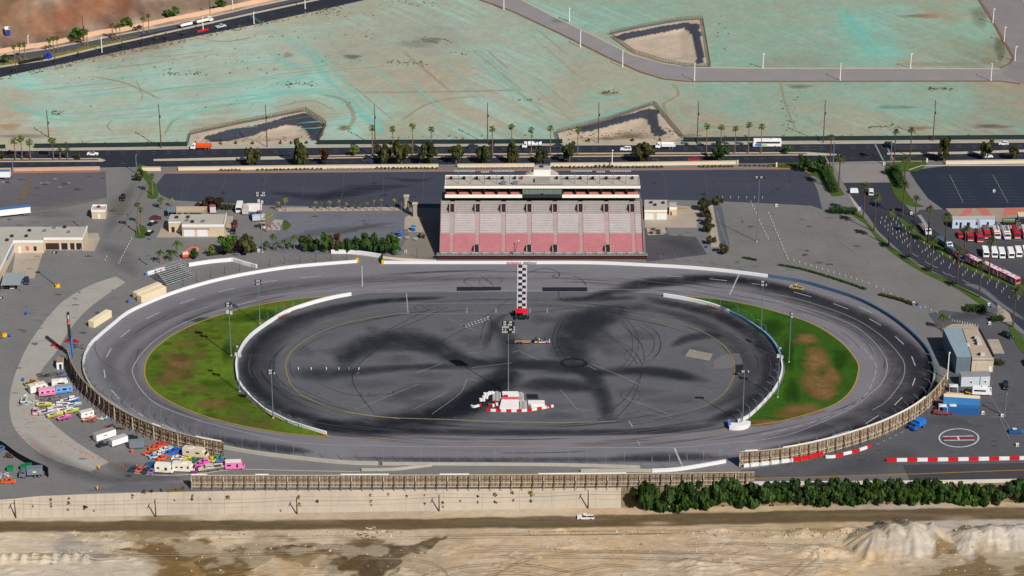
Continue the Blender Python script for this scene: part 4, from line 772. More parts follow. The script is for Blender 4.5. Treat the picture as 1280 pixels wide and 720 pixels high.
# worn lane arrows on the access road and in the grey lot
rr=random.Random(5)
for x,y in ((1140,317),(1156,327),(1178,340),(1186,343),(1203,350),(1164,331)): line([(x,y),(x+6,y+4),(x+8,y+3)],.5,(170,170,174),.7,2)
Pm.strip([(1205,355),(1220,359),(1232,366),(1250,380),(1283,402)],[2,5,4,3,2],(150,152,160),.6,n=5,fade=.1)
for i in range(70): x=rr.uniform(1080,1205); y=322+(x-1080)*.4+rr.uniform(-12,22); line([(x,y),(x+2.2,y+1)],.35,(136,138,144),.5)
Pm.strip([(120,418),(119,436),(128,452),(150,466),(156,470)],.6,(120,104,84),.7,n=5)   # dirt seam across the lane
Pm.build()
# ================================================================== OBJECT KITS
GLASS=mat('dark_window_glass',(38,44,54),.12,.05,spec=.6); TYRE=mat('tyre_black',(36,36,38),.9,.08); RIM=mat('wheel_rim',(150,150,154),.4,.05,metal=.4)
STEEL=mat('galvanised_steel',(122,136,143),.45,.08,metal=.3); DARK=mat('dark_metal',(46,46,50),.6,.08); LAMPW=mat('lamp_housing',(190,190,188),.5,.06); CHASS=mat('chassis_black',(40,40,44),.8,.08)
WOODM=mat('weathered_timber',(192,178,148),.9,.16,.6,3); WOODD=mat('stained_timber',(126,98,84),.9,.16,.6,3); WOODP=mat('plywood_grey',(136,126,114),.9,.18,.5,2)
BARK=mat('bark_brown',(112,92,74),.95,.15,1,4); RUST=mat('utility_pole_wood',(96,62,54),.9,.12,1,3)
def wheels(root,spots,r=.34,w=.24):
    for x,y in spots:
        mb=MB(); mb.cyl((x,y-w/2,r),(x,y+w/2,r),r,r,TYRE,10); mb.cyl((x,y-w/2-.01,r),(x,y+w/2+.01,r),r*.55,r*.55,RIM,8); mb.build('wheel',root)
def root(name,label,cat,px,py,rz,group=None,z=0.0):
    return thing(name,label,cat,G(px,py,z)+Vector((0,0,.03 if z>-1 else .03)),rz,group)
# side profile presets: lower body and glasshouse, metres (x forward)
CARS={'sedan':(4.7,1.82,[(-2.35,.32),(-2.35,.8),(-2.2,.98),(-1.35,1.02),(.85,.98),(2.0,.82),(2.35,.62),(2.35,.32)],(-1.75,.95,-1.1,.25,1.45)),
 'hatch':(4.3,1.8,[(-2.1,.32),(-2.15,.95),(-1.9,1.02),(.75,1.0),(1.8,.86),(2.12,.62),(2.12,.32)],(-2.0,.95,-1.5,.2,1.52)),
 'suv':(4.8,1.92,[(-2.4,.4),(-2.4,1.05),(-2.2,1.14),(.85,1.12),(2.1,1.0),(2.4,.75),(2.4,.4)],(-2.25,1.0,-1.9,.35,1.8)),
 'coupe':(4.6,1.85,[(-2.3,.25),(-2.35,.75),(-2.15,.9),(-1.2,.92),(.7,.86),(1.9,.72),(2.3,.5),(2.3,.25)],(-1.7,.85,-.9,0,1.25)),
 'race':(4.7,1.95,[(-2.35,.2),(-2.35,.85),(-2.2,.95),(-1.2,.92),(.8,.86),(2.0,.7),(2.35,.45),(2.35,.2)],(-1.5,.8,-.85,.1,1.28))}
def car(kind,color,label,px,py,rz,group=None,name=None,cat=None,stripe=None,z=0.0,roofc=None):
    L,W_,low,(a,b,c,d,top)=CARS[kind]; r=root(name or {'sedan':'parked_car','hatch':'hatchback_car','suv':'sport_utility_vehicle','coupe':'parked_car','race':'stock_car'}[kind],label,cat or 'car',px,py,rz,group,z)
    m=paint(*color); zb=low[3][1]
    mb=MB(); hw=[W_/2*(.96 if z_<.5 else (1 if z_<.9 else .94)) for x,z_ in low]; mb.loft(low,hw,m)
    if stripe: 
        mb.box((1.2,0,zb-.06),(1.6,.5,.06),paint(*stripe)); mb.box((-.2,W_/2-.01,.6),(1.8,.05,.36),paint(*stripe)); mb.box((-.2,-W_/2+.01,.6),(1.8,.05,.36),paint(*stripe))
    mb.build('body',r)
    z0=zb-.08; g=MB(); g.loft([(a,z0),(b,z0),(d,top),(c,top)],[W_/2*.9,W_/2*.9,W_/2*.7,W_/2*.7],GLASS); g.build('window',r)
    k=MB(); k.box(((c+d)/2,0,top+.02),((d-c)+.06,W_*.72,.07),paint(*roofc) if roofc else m); 
    for s in (-1,1):
        k.bar((d,s*W_*.35,top),(b,s*W_*.455,z0+.02),.09,.09,m); k.bar((c,s*W_*.35,top),(a,s*W_*.455,z0+.02),.12,.12,m); k.bar(((c+d)/2,s*W_*.36,top),((a+b)/2,s*W_*.462,z0),.09,.09,m)
    k.build('roof',r)
    wheels(r,[(x*L,y*W_/2*.93) for x in (-.3,.31) for y in (-1,1)])
    h=MB(); h.box((L/2-.04,W_*.33,zb-.3),(.1,.34,.14),LAMPW); h.build('headlight',r); h=MB(); h.box((L/2-.04,-W_*.33,zb-.3),(.1,.34,.14),LAMPW); h.build('headlight',r)
    return r
def pickup(color,label,px,py,rz,name='pickup_truck',bedc=None,group=None,z=0.0,tall=1.0,cabroof=None):
    r=root(name,label,'pickup',px,py,rz,group,z); m=paint(*color); W_=1.95; h=1.0*tall
    mb=MB(); mb.loft([(-2.7,.5),(-2.7,.62*1),(0,.62),(0,1.1*h),(1.7,1.08*h),(2.6,.98*h),(2.7,.75),(2.7,.45)],W_/2,m); 
    mb.build('body',r)
    b=MB(); 
    for s in (-1,1): b.box((-1.45,s*(W_/2-.06),.86),(2.5,.12,.48),m)
    b.box((-2.66,0,.86),(.1,W_-.1,.48),m); b.box((-1.45,0,.66),(2.5,W_-.25,.06),paint(*bedc) if bedc else CHASS); b.build('cargo_bed',r)
    g=MB(); g.loft([(-.3,1.08*h),(1.2,1.06*h),(.65,1.72*h),(-.15,1.72*h)],[.88,.88,.72,.72],GLASS); g.build('window',r)
    k=MB(); k.box((.25,0,1.75*h),(.95,1.5,.07),paint(*cabroof) if cabroof else m); k.bar((-.15,.72,1.72*h),(-.3,.88,1.08*h),.12,.12,m); k.bar((-.15,-.72,1.72*h),(-.3,-.88,1.08*h),.12,.12,m); k.build('roof',r)
    wheels(r,[(x,y*.9) for x in (-1.6,1.75) for y in (-1,1)],.4*tall,.28)
    return r
def boxvan(L,W_,H,color,label,name,cat,px,py,rz,group=None,z=0.0,roofc=None,front=True,win=(),cab=0.0,floor=.45,stripes=(),hitch=False,axles=(-.28,.3),hump=None,wr=.38):
    """box bodied vehicle: RV, camper, trailer, van, bus"""
    r=root(name,label,cat,px,py,rz,group,z); m=paint(*color); x0,x1=-L/2,L/2
    nose=.35 if front else 0
    mb=MB()
    if cab: mb.loft([(x0,floor),(x0,H-.1),(x0+.12,H),(x1-cab,H),(x1-cab+.0,floor)],W_/2,m); mb.loft([(x1-cab,floor),(x1-cab,H*.72),(x1-cab*.55,H*.7),(x1-cab*.3,H*.42),(x1-.05,H*.38),(x1,floor)],W_/2*.95,m)
    else: mb.loft([(x0,floor),(x0,H-.12),(x0+.14,H),(x1-.3,H),(x1-nose*.5,H*.86),(x1,H*.45),(x1,floor)] if front else [(x0,floor),(x0,H-.05),(x0+.06,H),(x1-.06,H),(x1,H-.05),(x1,floor)],W_/2,m)
    for (sx,sl_,sz,sh,sc) in stripes:
        for s in (-1,1): mb.box((sx*L,s*(W_/2+.005),sz),(sl_*L,.02,sh),paint(*sc))
    mb.box((0,0,floor-.08),(L*.92,W_*.7,.2),CHASS)
    if hitch: mb.bar((x1,0,floor),(x1+1.0,0,floor-.05),.12,.1,CHASS); mb.bar((x1+.9,0,.0),(x1+.9,0,floor),.08,.08,CHASS)
    mb.build('body',r)
    k=MB(); k.box((-(cab/2) if cab else (-.08 if front else 0),0,H+.02),(L-cab-(.5 if front and not cab else .05),W_-.08,.05),paint(*(roofc or color),.7)); ro=k.build('roof',r)
    if hump: k=MB(); k.box((hump[0],0,H+.05+hump[2]/2),(hump[1],W_*.7,hump[2]),paint(*(roofc or color)),0,.85,.85); k.build('roof_unit',ro)
    for (kx,kl,kz,kh,sd) in win:
        for s in ((-1,1) if sd==0 else (sd,)): g=MB(); g.box((kx*L,s*(W_/2+.012),kz),(kl*L,.03,kh),GLASS); g.build('window',r)
    g=MB()
    if cab: g.loft([(x1-cab*.57,H*.68),(x1-cab*.29,H*.44),(x1-cab*.26,H*.46),(x1-cab*.54,H*.71)],W_/2*.86,GLASS); g.build('windscreen',r)
    elif front: g.loft([(x1-nose*.47,H*.84),(x1-.02,H*.5),(x1+.03,H*.5),(x1-nose*.4,H*.86)],W_/2*.88,GLASS); g.build('windscreen',r)
    wheels(r,[(k2*L,y*(W_/2-.14)) for k2 in axles for y in (-1,1)],wr,.26)
    return r
def boat(L,W_,color,label,px,py,rz,deck=None,cabin=None,group=None,name='motor_boat',stand=.35):
    r=root(name,label,'boat',px,py,rz,group); m=paint(*color); n=9
    dk=[];kl=[]
    for i in range(n):
        t=i/(n-1); w=W_/2*(.82+.18*math.sin(min(1,t*2)*1.57))*(1 if t<.45 else max(.03,math.cos((t-.45)/.55*1.53)))
        x=-L/2+L*t; dk.append((x,w,stand+.95+.25*t)); kl.append((x*.97,w*.35,stand+.05+.35*max(0,t-.6)**1.0))
    vs=[];fs=[]
    for (x,w,z_),(x2,w2,z2) in zip(dk,kl): vs+=[(x,-w,z_),(x,w,z_),(x2,-w2,z2),(x2,w2,z2)]
    for i in range(n-1):
        a=4*i; fs+=[(a,a+2,a+6,a+4),(a+1,a+5,a+7,a+3),(a+2,a+3,a+7,a+6)]
    fs.append((0,1,3,2)); mb=MB(); mb.add(vs,fs,m); mb.box((-L*.2,0,stand*.4),(.3,W_*.6,stand),CHASS); mb.box((L*.15,0,stand*.5),(.3,W_*.5,stand*1.2),CHASS); mb.build('hull',r)
    d=MB(); d.add([(x,s*w*.96,z_-.08) for x,w,z_ in dk for s in (-1,1)],[(2*i,2*i+2,2*i+3,2*i+1) for i in range(n-1)],paint(*(deck or (226,222,214)))); 
    d.build('deck',r)
    c=MB(); c.box((-L*.17,0,stand+.95),(L*.36,W_*.55,.08),paint(90,84,84)); c.bar((L*.04,-W_*.34,stand+1.1),(L*.04,W_*.34,stand+1.1),.1,.5,GLASS); c.build('cockpit',r)
    if cabin: c=MB(); c.box((L*.1,0,stand+1.5),(L*.34,W_*.66,.9),paint(*cabin),0,.85,.85); c.box((L*.1,0,stand+1.62),(L*.345,W_*.62,.28),GLASS); c.build('cabin',r)
    return r
def container(L,color,label,px,py,rz,name='shipping_container',z=0.0,group=None,topc=None,H=2.6):
    r=thing(name,label,'container',G(px,py,0)+Vector((0,0,z+.02)),rz,group); mb=MB(); m=paint(*color,.6); mb.box((0,0,H/2),(L,2.44,H),m)
    for i in range(int(L/.6)):
        for s in (-1,1): mb.box((-L/2+.4+i*.6,s*1.235,H/2),(.22,.05,H*.9),m)
    mb.build('body',r); t=MB(); t.box((0,0,H+.03),(L-.1,2.3,.06),paint(*(topc or color),.7)); t.build('roof',r)
    d=MB(); d.box((-L/2-.03,-.6,H/2),(.06,1.12,H*.9),m); d.build('door',r); d=MB(); d.box((-L/2-.03,.6,H/2),(.06,1.12,H*.9),m); d.build('door',r)
    return r
def truck(label,px,py,rz,cabc,name,cat='truck',L=8.5,body='dump',bodyc=None,H=2.9,group=None,extra=None,z=0.0):
    r=root(name,label,cat,px,py,rz,group,z); m=paint(*cabc); b=paint(*(bodyc or cabc)); x0,x1=-L/2,L/2; W_=2.4
    c=MB(); c.box((0,0,.85),(L*.96,.9,.28),CHASS); c.build('chassis',r)
    cb=MB(); cb.loft([(x1-2.2,.7),(x1-2.2,2.45),(x1-1.9,2.6),(x1-.9,2.55),(x1-.55,1.75),(x1-.1,1.6),(x1,.7)],W_/2,m); cb.build('cab',r)
    g=MB(); g.loft([(x1-.93,2.45),(x1-.6,1.78),(x1-.54,1.78),(x1-.86,2.47)],W_/2*.86,GLASS); g.build('windscreen',r)
    for s in (-1,1): g=MB(); g.box((x1-1.35,s*(W_/2+.01),2.05),(.8,.03,.6),GLASS); g.build('window',r)
    bl=L-2.6; bx=x0+bl/2
    q=MB()
    if body=='dump':
        for s in (-1,1): q.box((bx,s*1.15,1.75),(bl,.12,1.3),b)
        q.box((x0+.06,0,1.75),(.12,2.3,1.2),b); q.box((x0+bl-.06,0,1.85),(.12,2.3,1.5),b); q.box((bx,0,1.25),(bl,2.3,.2),b)
        for i in range(5): q.box((x0+.3+i*(bl-.6)/4,-1.24,1.7),(.12,.08,1.2),b); q.box((x0+.3+i*(bl-.6)/4,1.24,1.7),(.12,.08,1.2),b)
    elif body=='box': q.box((bx,0,1.05+(H-1.05)/2),(bl,2.4,H-1.05),b)
    elif body=='flat': q.box((bx,0,1.15),(bl,2.3,.2),b); q.box((x0+bl-.1,0,1.6),(.15,2.2,.9),b)
    elif body=='stake':
        q.box((bx,0,1.15),(bl,2.3,.2),b)
        for s in (-1,1): q.box((bx,s*1.1,1.6),(bl,.1,.8),b)
    elif body=='tank': q.cyl((x0+.2,0,2.0),(x0+bl,0,2.0),1.05,1.05,b,14); q.box((bx,0,1.1),(bl,1.6,.3),CHASS)
    elif body=='bobtail': q.box((bx,0,1.0),(bl,.8,.25),CHASS); q.box((x0+bl-.5,0,1.6),(.9,2.2,1.1),m)
    q.build('load_body',r)
    if extra: extra(r,L)
    ax=[x1-1.5,x0+1.2,x0+2.5] if L>7 else [x1-1.3,x0+1.2]
    wheels(r,[(x,s*1.02) for x in ax for s in (-1,1)],.5,.32); return r
# ------------------------------------------------------------------ trees
def leafmat(name,rgb,tr=.42):
    m=mat(name,rgb,.85,.22,1.0); t=m.node_tree; N=t.nodes; L=t.links; p=N['Principled BSDF']; o=N['Material Output']
    src=p.inputs['Base Color'].links[0].from_socket; b=N.new('ShaderNodeBsdfTranslucent'); L.new(src,b.inputs[0]); x=N.new('ShaderNodeMixShader'); x.inputs[0].default_value=tr
    L.new(p.outputs[0],x.inputs[1]); L.new(b.outputs[0],x.inputs[2]); L.new(x.outputs[0],o.inputs[0]); return m
LEAF={'forest':[leafmat('leaf_forest_a',(62,90,36)),leafmat('leaf_forest_b',(80,108,42)),leafmat('leaf_forest_c',(46,70,32))],'olive':[leafmat('leaf_olive_a',(80,84,48)),leafmat('leaf_olive_b',(98,100,56)),leafmat('leaf_olive_c',(62,68,42))],
 'green':[leafmat('leaf_green_a',(76,108,46)),leafmat('leaf_green_b',(100,132,56)),leafmat('leaf_green_c',(56,86,38))],
 'dark':[leafmat('leaf_dark_a',(64,92,46)),leafmat('leaf_dark_b',(82,110,54)),leafmat('leaf_dark_c',(48,72,38))],
 'brown':[leafmat('leaf_brown_a',(104,84,58)),leafmat('leaf_brown_b',(90,80,54)),leafmat('leaf_brown_c',(78,62,46))],
 'plum':[leafmat('leaf_plum_a',(82,56,50)),leafmat('leaf_plum_b',(98,66,54)),leafmat('leaf_plum_c',(60,48,42))],
 'yellow':[leafmat('leaf_yellow_a',(170,140,56)),leafmat('leaf_yellow_b',(150,128,62)),leafmat('leaf_yellow_c',(120,104,52))],
 'lime':[leafmat('leaf_lime_a',(120,134,44)),leafmat('leaf_lime_b',(142,150,52)),leafmat('leaf_lime_c',(92,112,40))]}
TREES={}
def crown_mesh(key,kind,seed,shape,n=900,leaf=.42):
    """unit crown: x,y in -1..1, z 0..1; leaves as small tilted quads grouped in uneven clumps"""
    if key in TREES: return TREES[key]
    r=random.Random(seed); mb=MB(); ms=LEAF[kind]; blobs=[]
    nb={'round':15,'tall':17,'sparse':11,'cone':16,'bush':12}[shape]
    for i in range(nb):
        for _ in range(40):
            x,y,z=r.uniform(-1,1),r.uniform(-1,1),r.uniform(0,1)
            if shape=='round': ok=(x*x+y*y)/.72+((z-.52)/.46)**2<1
            elif shape=='tall': ok=(x*x+y*y)<(.75*math.sin(min(1,z*1.15+.16)*math.pi*.93)+.1)**2
            elif shape=='cone': ok=(x*x+y*y)<(.85*(1.02-z))**2
            elif shape=='bush': ok=(x*x+y*y)/.8+(z/.85)**2<1
            else: ok=(x*x+y*y)/.7+((z-.5)/.5)**2<1
            if ok: break
        blobs.append((x,y,z,r.uniform(.2,.38)*( .75 if shape=='sparse' else 1),r.choice((0,0,1,1,2))))
    for i in range(n):
        bx,by,bz,br,bm=r.choice(blobs); th=r.uniform(0,6.283); u=r.uniform(-1,1); s=math.sqrt(1-u*u); d=Vector((s*math.cos(th),s*math.sin(th),u)); rad=br*(r.random()**.4)
        c=Vector((bx,by,bz))+Vector((d.x*rad,d.y*rad,d.z*rad*.62)); c.z=max(.0,min(1,c.z))
        nrm=(d+Vector((r.uniform(-.7,.7),r.uniform(-.7,.7),r.uniform(-.2,.9)))).normalized(); t=nrm.cross(Vector((0,0,1)) if abs(nrm.z)<.9 else Vector((1,0,0))).normalized(); b=nrm.cross(t); l=leaf*.5*r.uniform(.5,1)*.36
        a=r.uniform(0,3.14); t,b=t*math.cos(a)+b*math.sin(a),b*math.cos(a)-t*math.sin(a); b=b*.8
        k=bm if r.random()<.7 else r.randrange(3)
        vs=[c-t*l,c-b*l,c+t*l*1.1,c+b*l]; vs=[Vector((v.x,v.y,v.z)) for v in vs]; mb.add(vs,[(0,1,2,3)],ms[k])
    o=mb.build('crown'); me=o.data; bpy.data.objects.remove(o); TREES[key]=me; return me
def trunk_mesh(key,mt=None,limbs=5,seed=1):
    """unit trunk, z 0..1 tapered with limbs"""
    if key in TREES: return TREES[key]
    r=random.Random(seed); mb=MB(); mb.cyl((0,0,-.02),(.02,.0,.5),.05,.035,mt or BARK,7); mb.cyl((.02,0,.5),(0,.02,.92),.035,.012,mt or BARK,6)
    for i in range(limbs):
        a=6.28*i/limbs+r.random(); z=.34+.3*r.random(); mb.cyl((.01,0,z),(.3*math.cos(a),.3*math.sin(a),z+.26),.022,.008,mt or BARK,5)
    o=mb.build('trunk'); me=o.data; bpy.data.objects.remove(o); TREES[key]=me; return me
def childobj(name,me,par,scale=(1,1,1),loc=(0,0,0),rz=0.0):
    o=bpy.data.objects.new(name,me); COL.objects.link(o); o.parent=par; o.scale=scale; o.location=loc; o.rotation_euler=(0,0,rz); return o
_tn=[0]
def tree(px,pyb,pyt,wpx,kind,shape,label,name='broadleaf_tree',group=None,z=0.0,cat='tree',clear=.22,n=900,leaf=1.0,sink=0.0):
    """tree standing at photo point (px,pyb) whose top reaches row pyt and crown is wpx photo pixels wide"""
    _tn[0]+=1; s=_tn[0]; H=hpx(px,pyb,pyt,z)*.98; R=wpx*mpp(px,pyb,z)/2
    r=thing(name,label,cat,G(px,pyb,z)-Vector((0,0,sink)),0,group); v=s%4
    H+=sink
    if clear>.05: childobj('trunk',trunk_mesh('trunk%d'%(s%3),seed=s%3),r,(H*.75,H*.75,H*.8))
    hz=H*(1-clear); 
    childobj('crown',crown_mesh('%s_%s_%d_%d'%(kind,shape,v,n),kind,v*13+len(kind)+len(shape),shape,n,leaf),r,(R*1.3,R*1.3,hz),(0,0,H*clear),s*1.7)
    return r
def shrub(px,py,wpx,hm,kind,label,name='shrub',group=None,z=0.0,n=220,sink=.1):
    R=wpx*mpp(px,py,z)/2; _tn[0]+=1; s=_tn[0]; me=crown_mesh('%s_bush_%d_%d'%(kind,s%4,n),kind,(s%4)*7+3,'bush',n,1.3)
    o=bpy.data.objects.new(name,me); COL.objects.link(o); o.location=G(px,py,z)-Vector((0,0,sink)); o.scale=(R,R,hm+sink); o.rotation_euler=(0,0,s*1.3); return tag(o,label,'shrub',group)
PALMM={'fan':[leafmat('fan_frond_a',(112,130,54),.35),leafmat('fan_frond_b',(86,106,46),.35)],'date':[leafmat('date_frond_a',(96,104,62),.35),leafmat('date_frond_b',(74,84,50),.35)],'queen':[leafmat('queen_frond_a',(92,120,48),.35),leafmat('queen_frond_b',(66,92,40),.35)],'gold':[leafmat('gold_frond_a',(168,160,52),.35),leafmat('gold_frond_b',(128,138,46),.35)]}
SKIRT=mat('dead_fronds',(142,112,70),.95,.2,1); PTR=mat('palm_trunk_grey',(126,104,84),.9,.15,1,4); PTD=mat('palm_trunk_dark',(88,72,60),.9,.15,1,4)
def palm_crown(kind,v):
    key='palm_%s_%d'%(kind,v)
    if key in TREES: return TREES[key]
    r=random.Random(v*5+len(kind)); mb=MB(); ms=PALMM[kind]
    if kind=='fan':
        for i in range(30):
            a=i*2.4+r.random()*.4; el=r.uniform(-.75,1.25); d=Vector((math.cos(a)*math.cos(el),math.sin(a)*math.cos(el),math.sin(el))); p=d*.45; sd=Vector((-math.sin(a),math.cos(a),0)); m=ms[r.random()<.5]
            mb.bar((0,0,0),p,.03,.03,m)
            for k in range(7):
                q=(k-3)/3; dd=(d*(1-.25*abs(q))+sd*q*.75); t=dd.normalized()*.58*(1-.12*abs(q))+Vector((0,0,-.16-.05*r.random())); w=sd*.055
                mb.add([p-w,p+w,p+t*.75+w*.9,p+t,p+t*.75-w*.9],[(0,1,2,3,4)],m)
        mb.add([],[],SKIRT)
        for i in range(14):
            a=i*.45*1.0+r.random(); d=Vector((math.cos(a),math.sin(a),0)); sd=Vector((-d.y,d.x,0)); mb.add([d*.1-sd*.12,d*.1+sd*.12,d*.3+sd*.1+Vector((0,0,-.7)),d*.3-sd*.1+Vector((0,0,-.7))],[(0,1,2,3)],SKIRT)
    else:
        nf={'date':40,'queen':24,'gold':16}[kind]; droop={'date':.55,'queen':.95,'gold':.8}[kind]
        for i in range(nf):
            a=i*2.399+r.random()*.3; el=r.uniform(-.35,1.2) if kind=='date' else r.uniform(.0,1.15); d=Vector((math.cos(a),math.sin(a),0)); sd=Vector((-d.y,d.x,0)); m=ms[r.random()<.5]; L=r.uniform(.85,1.05); pts=[]
            for k in range(7):
                t=k/6*L; pts.append(d*(t*math.cos(el)*(1-.1*t))+Vector((0,0,t*math.sin(el)-droop*t*t*(.6+.3*math.cos(el)))))
            for k in range(6):
                p,q=pts[k],pts[k+1]; w0=.15*math.sin(math.pi*min(.97,(k+.35)/6.6)); w1=.15*math.sin(math.pi*min(.97,(k+1.35)/6.6)); dn=Vector((0,0,-.6))
                for s in (-1,1):
                    for hh in (0,.5):
                        p2=p.lerp(q,hh); q2=p.lerp(q,hh+.34); w=w0*(1-hh)+w1*hh
                        mb.add([p2,q2,q2+sd*(s*w)+dn*w*.6+(q-p)*.35,p2+sd*(s*w)+dn*w*.6+(q-p)*.3],[(0,1,2,3)],m)
        if kind in('date','queen'):
            for i in range(8):
                a=i*.8; d=Vector((math.cos(a),math.sin(a),0)); sd=Vector((-d.y,d.x,0)); mb.add([d*.05-sd*.03,d*.05+sd*.03,d*.28+sd*.05+Vector((0,0,-.32)),d*.28-sd*.05+Vector((0,0,-.32))],[(0,1,2,3)],SKIRT)
    o=mb.build('crown'); me=o.data; bpy.data.objects.remove(o); TREES[key]=me; return me
def palm_trunk(dark,v=0):
    key='ptrunk%d'%dark
    if key in TREES: return TREES[key]
    mb=MB(); m=PTD if dark else PTR
    for i in range(5): mb.cyl((0,0,i*.2-.001),(0,0,i*.2+.2),1.0-.09*i+.06,1.0-.09*(i+1)+.06,m,8)
    o=mb.build('trunk'); me=o.data; bpy.data.objects.remove(o); TREES[key]=me; return me
def palm(px,pyb,pyc,rpx,kind,label,name='fan_palm',group=None,thick=.24,dark=False,z=0.0):
    """palm whose crown centre sits at row pyc above its base"""
    H=hpx(px,pyb,pyc,z); R=rpx*mpp(px,pyb,z); _tn[0]+=1; s=_tn[0]
    r=thing(name,label,'palm',G(px,pyb,z),0,group)
    childobj('trunk',palm_trunk(1 if dark else 0),r,(thick,thick,H)); childobj('crown',palm_crown(kind,s%3),r,(R,R,R),(0,0,H),s*.9); return r
# ------------------------------------------------------------------ poles
def floodlight(px,pyb,pyt,label,rows=2,cols=6,wpx=10,hpx_=3,group=None,speakers=False,name='floodlight_mast',thick=.21):
    H=hpx(px,pyb,pyt); k=mpp(px,pyb); r=thing(name,label,'floodlight',G(px,pyb),0,group)
    mb=MB(); mb.cyl((0,0,0),(0,0,H),thick,thick*.5,STEEL,8); mb.cyl((0,0,0),(0,0,.5),thick*1.8,thick*1.6,M_kerb,8); mb.build('pole',r)
    W_=wpx*k; HH=hpx_*k*1.1; f=MB()
    for j in range(rows):
        z=H-HH*(j/(max(1,rows-1)) if rows>1 else 0); f.bar((-W_/2,-.1,z),(W_/2,-.1,z),.12,.12,STEEL)
    f.build('crossarm',r)
    for j in range(rows):
        z=H-HH*(j/(max(1,rows-1)) if rows>1 else 0); l=MB()
        for i in range(cols):
            x=-W_/2+W_*(i+.5)/cols; l.cyl((x,-.1,z-.05),(x,-.7,z-.3),.16,.29,DARK if math.sin(i*12.9+j*78.2)*43758%1<.3 else LAMPW,8); l.cyl((x,-.0,z),(x,.35,z+.05),.22,.12,DARK,6)
        l.build('lamp_bank',r)
    if speakers:
        s=MB(); s.box((-.5,-.2,H-HH-2.6),(.9,.8,1.1),LAMPW); s.box((.8,-.2,H-HH-3.0),(.8,.8,1.0),LAMPW); s.build('loudspeaker',r)
    return r
def utility_pole(px,pyb,pyt,label,group=None,z=0.0,arms=2,wire=False):
    H=hpx(px,pyb,pyt,z); r=thing('utility_pole',label,'utility pole',G(px,pyb,z),0,group)
    mb=MB(); mb.cyl((0,0,0),(0,0,H),.24,.15,RUST,7); mb.build('pole',r)
    for i in range(arms):
        a=MB(); a.bar((-.1,-1.2,H-.5-i*1.9),(-.1,1.2,H-.5-i*1.9),.14,.16,RUST); 
        for y in (-1.1,-.5,.5,1.1): a.cyl((-.1,y,H-.45-i*1.9),(-.1,y,H-.1-i*1.9),.06,.05,STEEL,6)
        a.build('crossarm',r)
    if arms>1: t=MB(); t.cyl((.3,0,H-6.2),(.3,0,H-5.2),.25,.25,DARK,8); t.build('transformer',r)
    return r
def street_light(px,pyb,pyt,label,group=None,arm=-1,white=True,armlen=1.6,name='street_light'):
    H=hpx(px,pyb,pyt); m=M_white if white else STEEL; r=thing(name,label,'street light',G(px,pyb),0,group)
    mb=MB(); mb.cyl((0,0,0),(0,0,H),.24,.17,m,8); mb.cyl((0,0,0),(0,0,.5),.3,.3,m,8); mb.build('pole',r)
    a=MB(); a.bar((0,0,H-.1),(.2,arm*armlen,H+.05),.1,.1,m); a.build('arm',r)
    h=MB(); h.box((.2,arm*armlen,H),(.5,.9,.25),m,0,.8,.8); h.build('lamp_head',r); return r
def wood_fence(pts_px,H,label,name='timber_backed_fence',back=-1,step=3.4,n=6,whitetops=()):
    """tall billboard wall: plywood sheet with studs, rails and braces on the side facing the camera"""
    w=resample(gp(pts_px,0,n),.85); nn=normals(w); r=thing(name,label,'fence',(0,0,0))
    mb=MB(); wallrib(mb,w,H,.12,WOODP,.25); mb.build('panel',r)
    st=MB(); pst=0
    for i,(p,q) in enumerate(zip(w,nn)):
        o=p+q*(back*.16); st.bar(o+Vector((0,0,.25)),o+Vector((0,0,H+.2)),.14,.16,WOODM if i%2 else WOODD)
    st.build('studs',r)
    for f,mt,k in ((.05,WOODM,.2),(.34,WOODM,.2),(.62,WOODD,.34),(.97,WOODM,.22)):
        rl=MB(); wallrib(rl,[p+q*(back*.32) for p,q in zip(w,nn)],.24,.16,mt,.2+H*f); rl.build('rail',r)
    posts=resample(gp(pts_px,0,n),step); pn=normals(posts)
    for i,(p,q) in enumerate(zip(posts,pn)):
        b=MB(); o=p+q*(back*.5); b.bar(o,o+Vector((0,0,H*.95)),.3,.3,WOODD if i%3 else WOODM); b.bar(p+q*(back*1.9),p+q*(back*.5)+Vector((0,0,H*.6)),.16,.16,WOODD); b.build('post',r)
    cap=MB()
    for a,b in whitetops:
        seg=[p for p in w]; i0,i1=int(a*(len(seg)-1)),int(b*(len(seg)-1)); 
        if i1>i0+1: wallrib(cap,seg[i0:i1],.18,.42,M_white,H+.25)
    if cap.f: cap.build('coping',r)
    return r
def barrier(pts_px,H,label,colors,th=.6,n=5,name='concrete_barrier',seg=None,cat='barrier',group=None,z=0.0,world=None):
    w=world or gp(pts_px,z,n); r=thing(name,label,cat,(0,0,0),0,group)
    if seg is None:
        mb=MB(); wallrib(mb,w,H,th,colors[0]); mb.build('wall_section',r)
    else:
        w=resample(w,seg/4); k=0; i=0
        while i<len(w)-1:
            mb=MB(); wallrib(mb,w[i:i+5],H,th,colors[k%len(colors)]); mb.build('wall_section',r); i+=4; k+=1
    return r
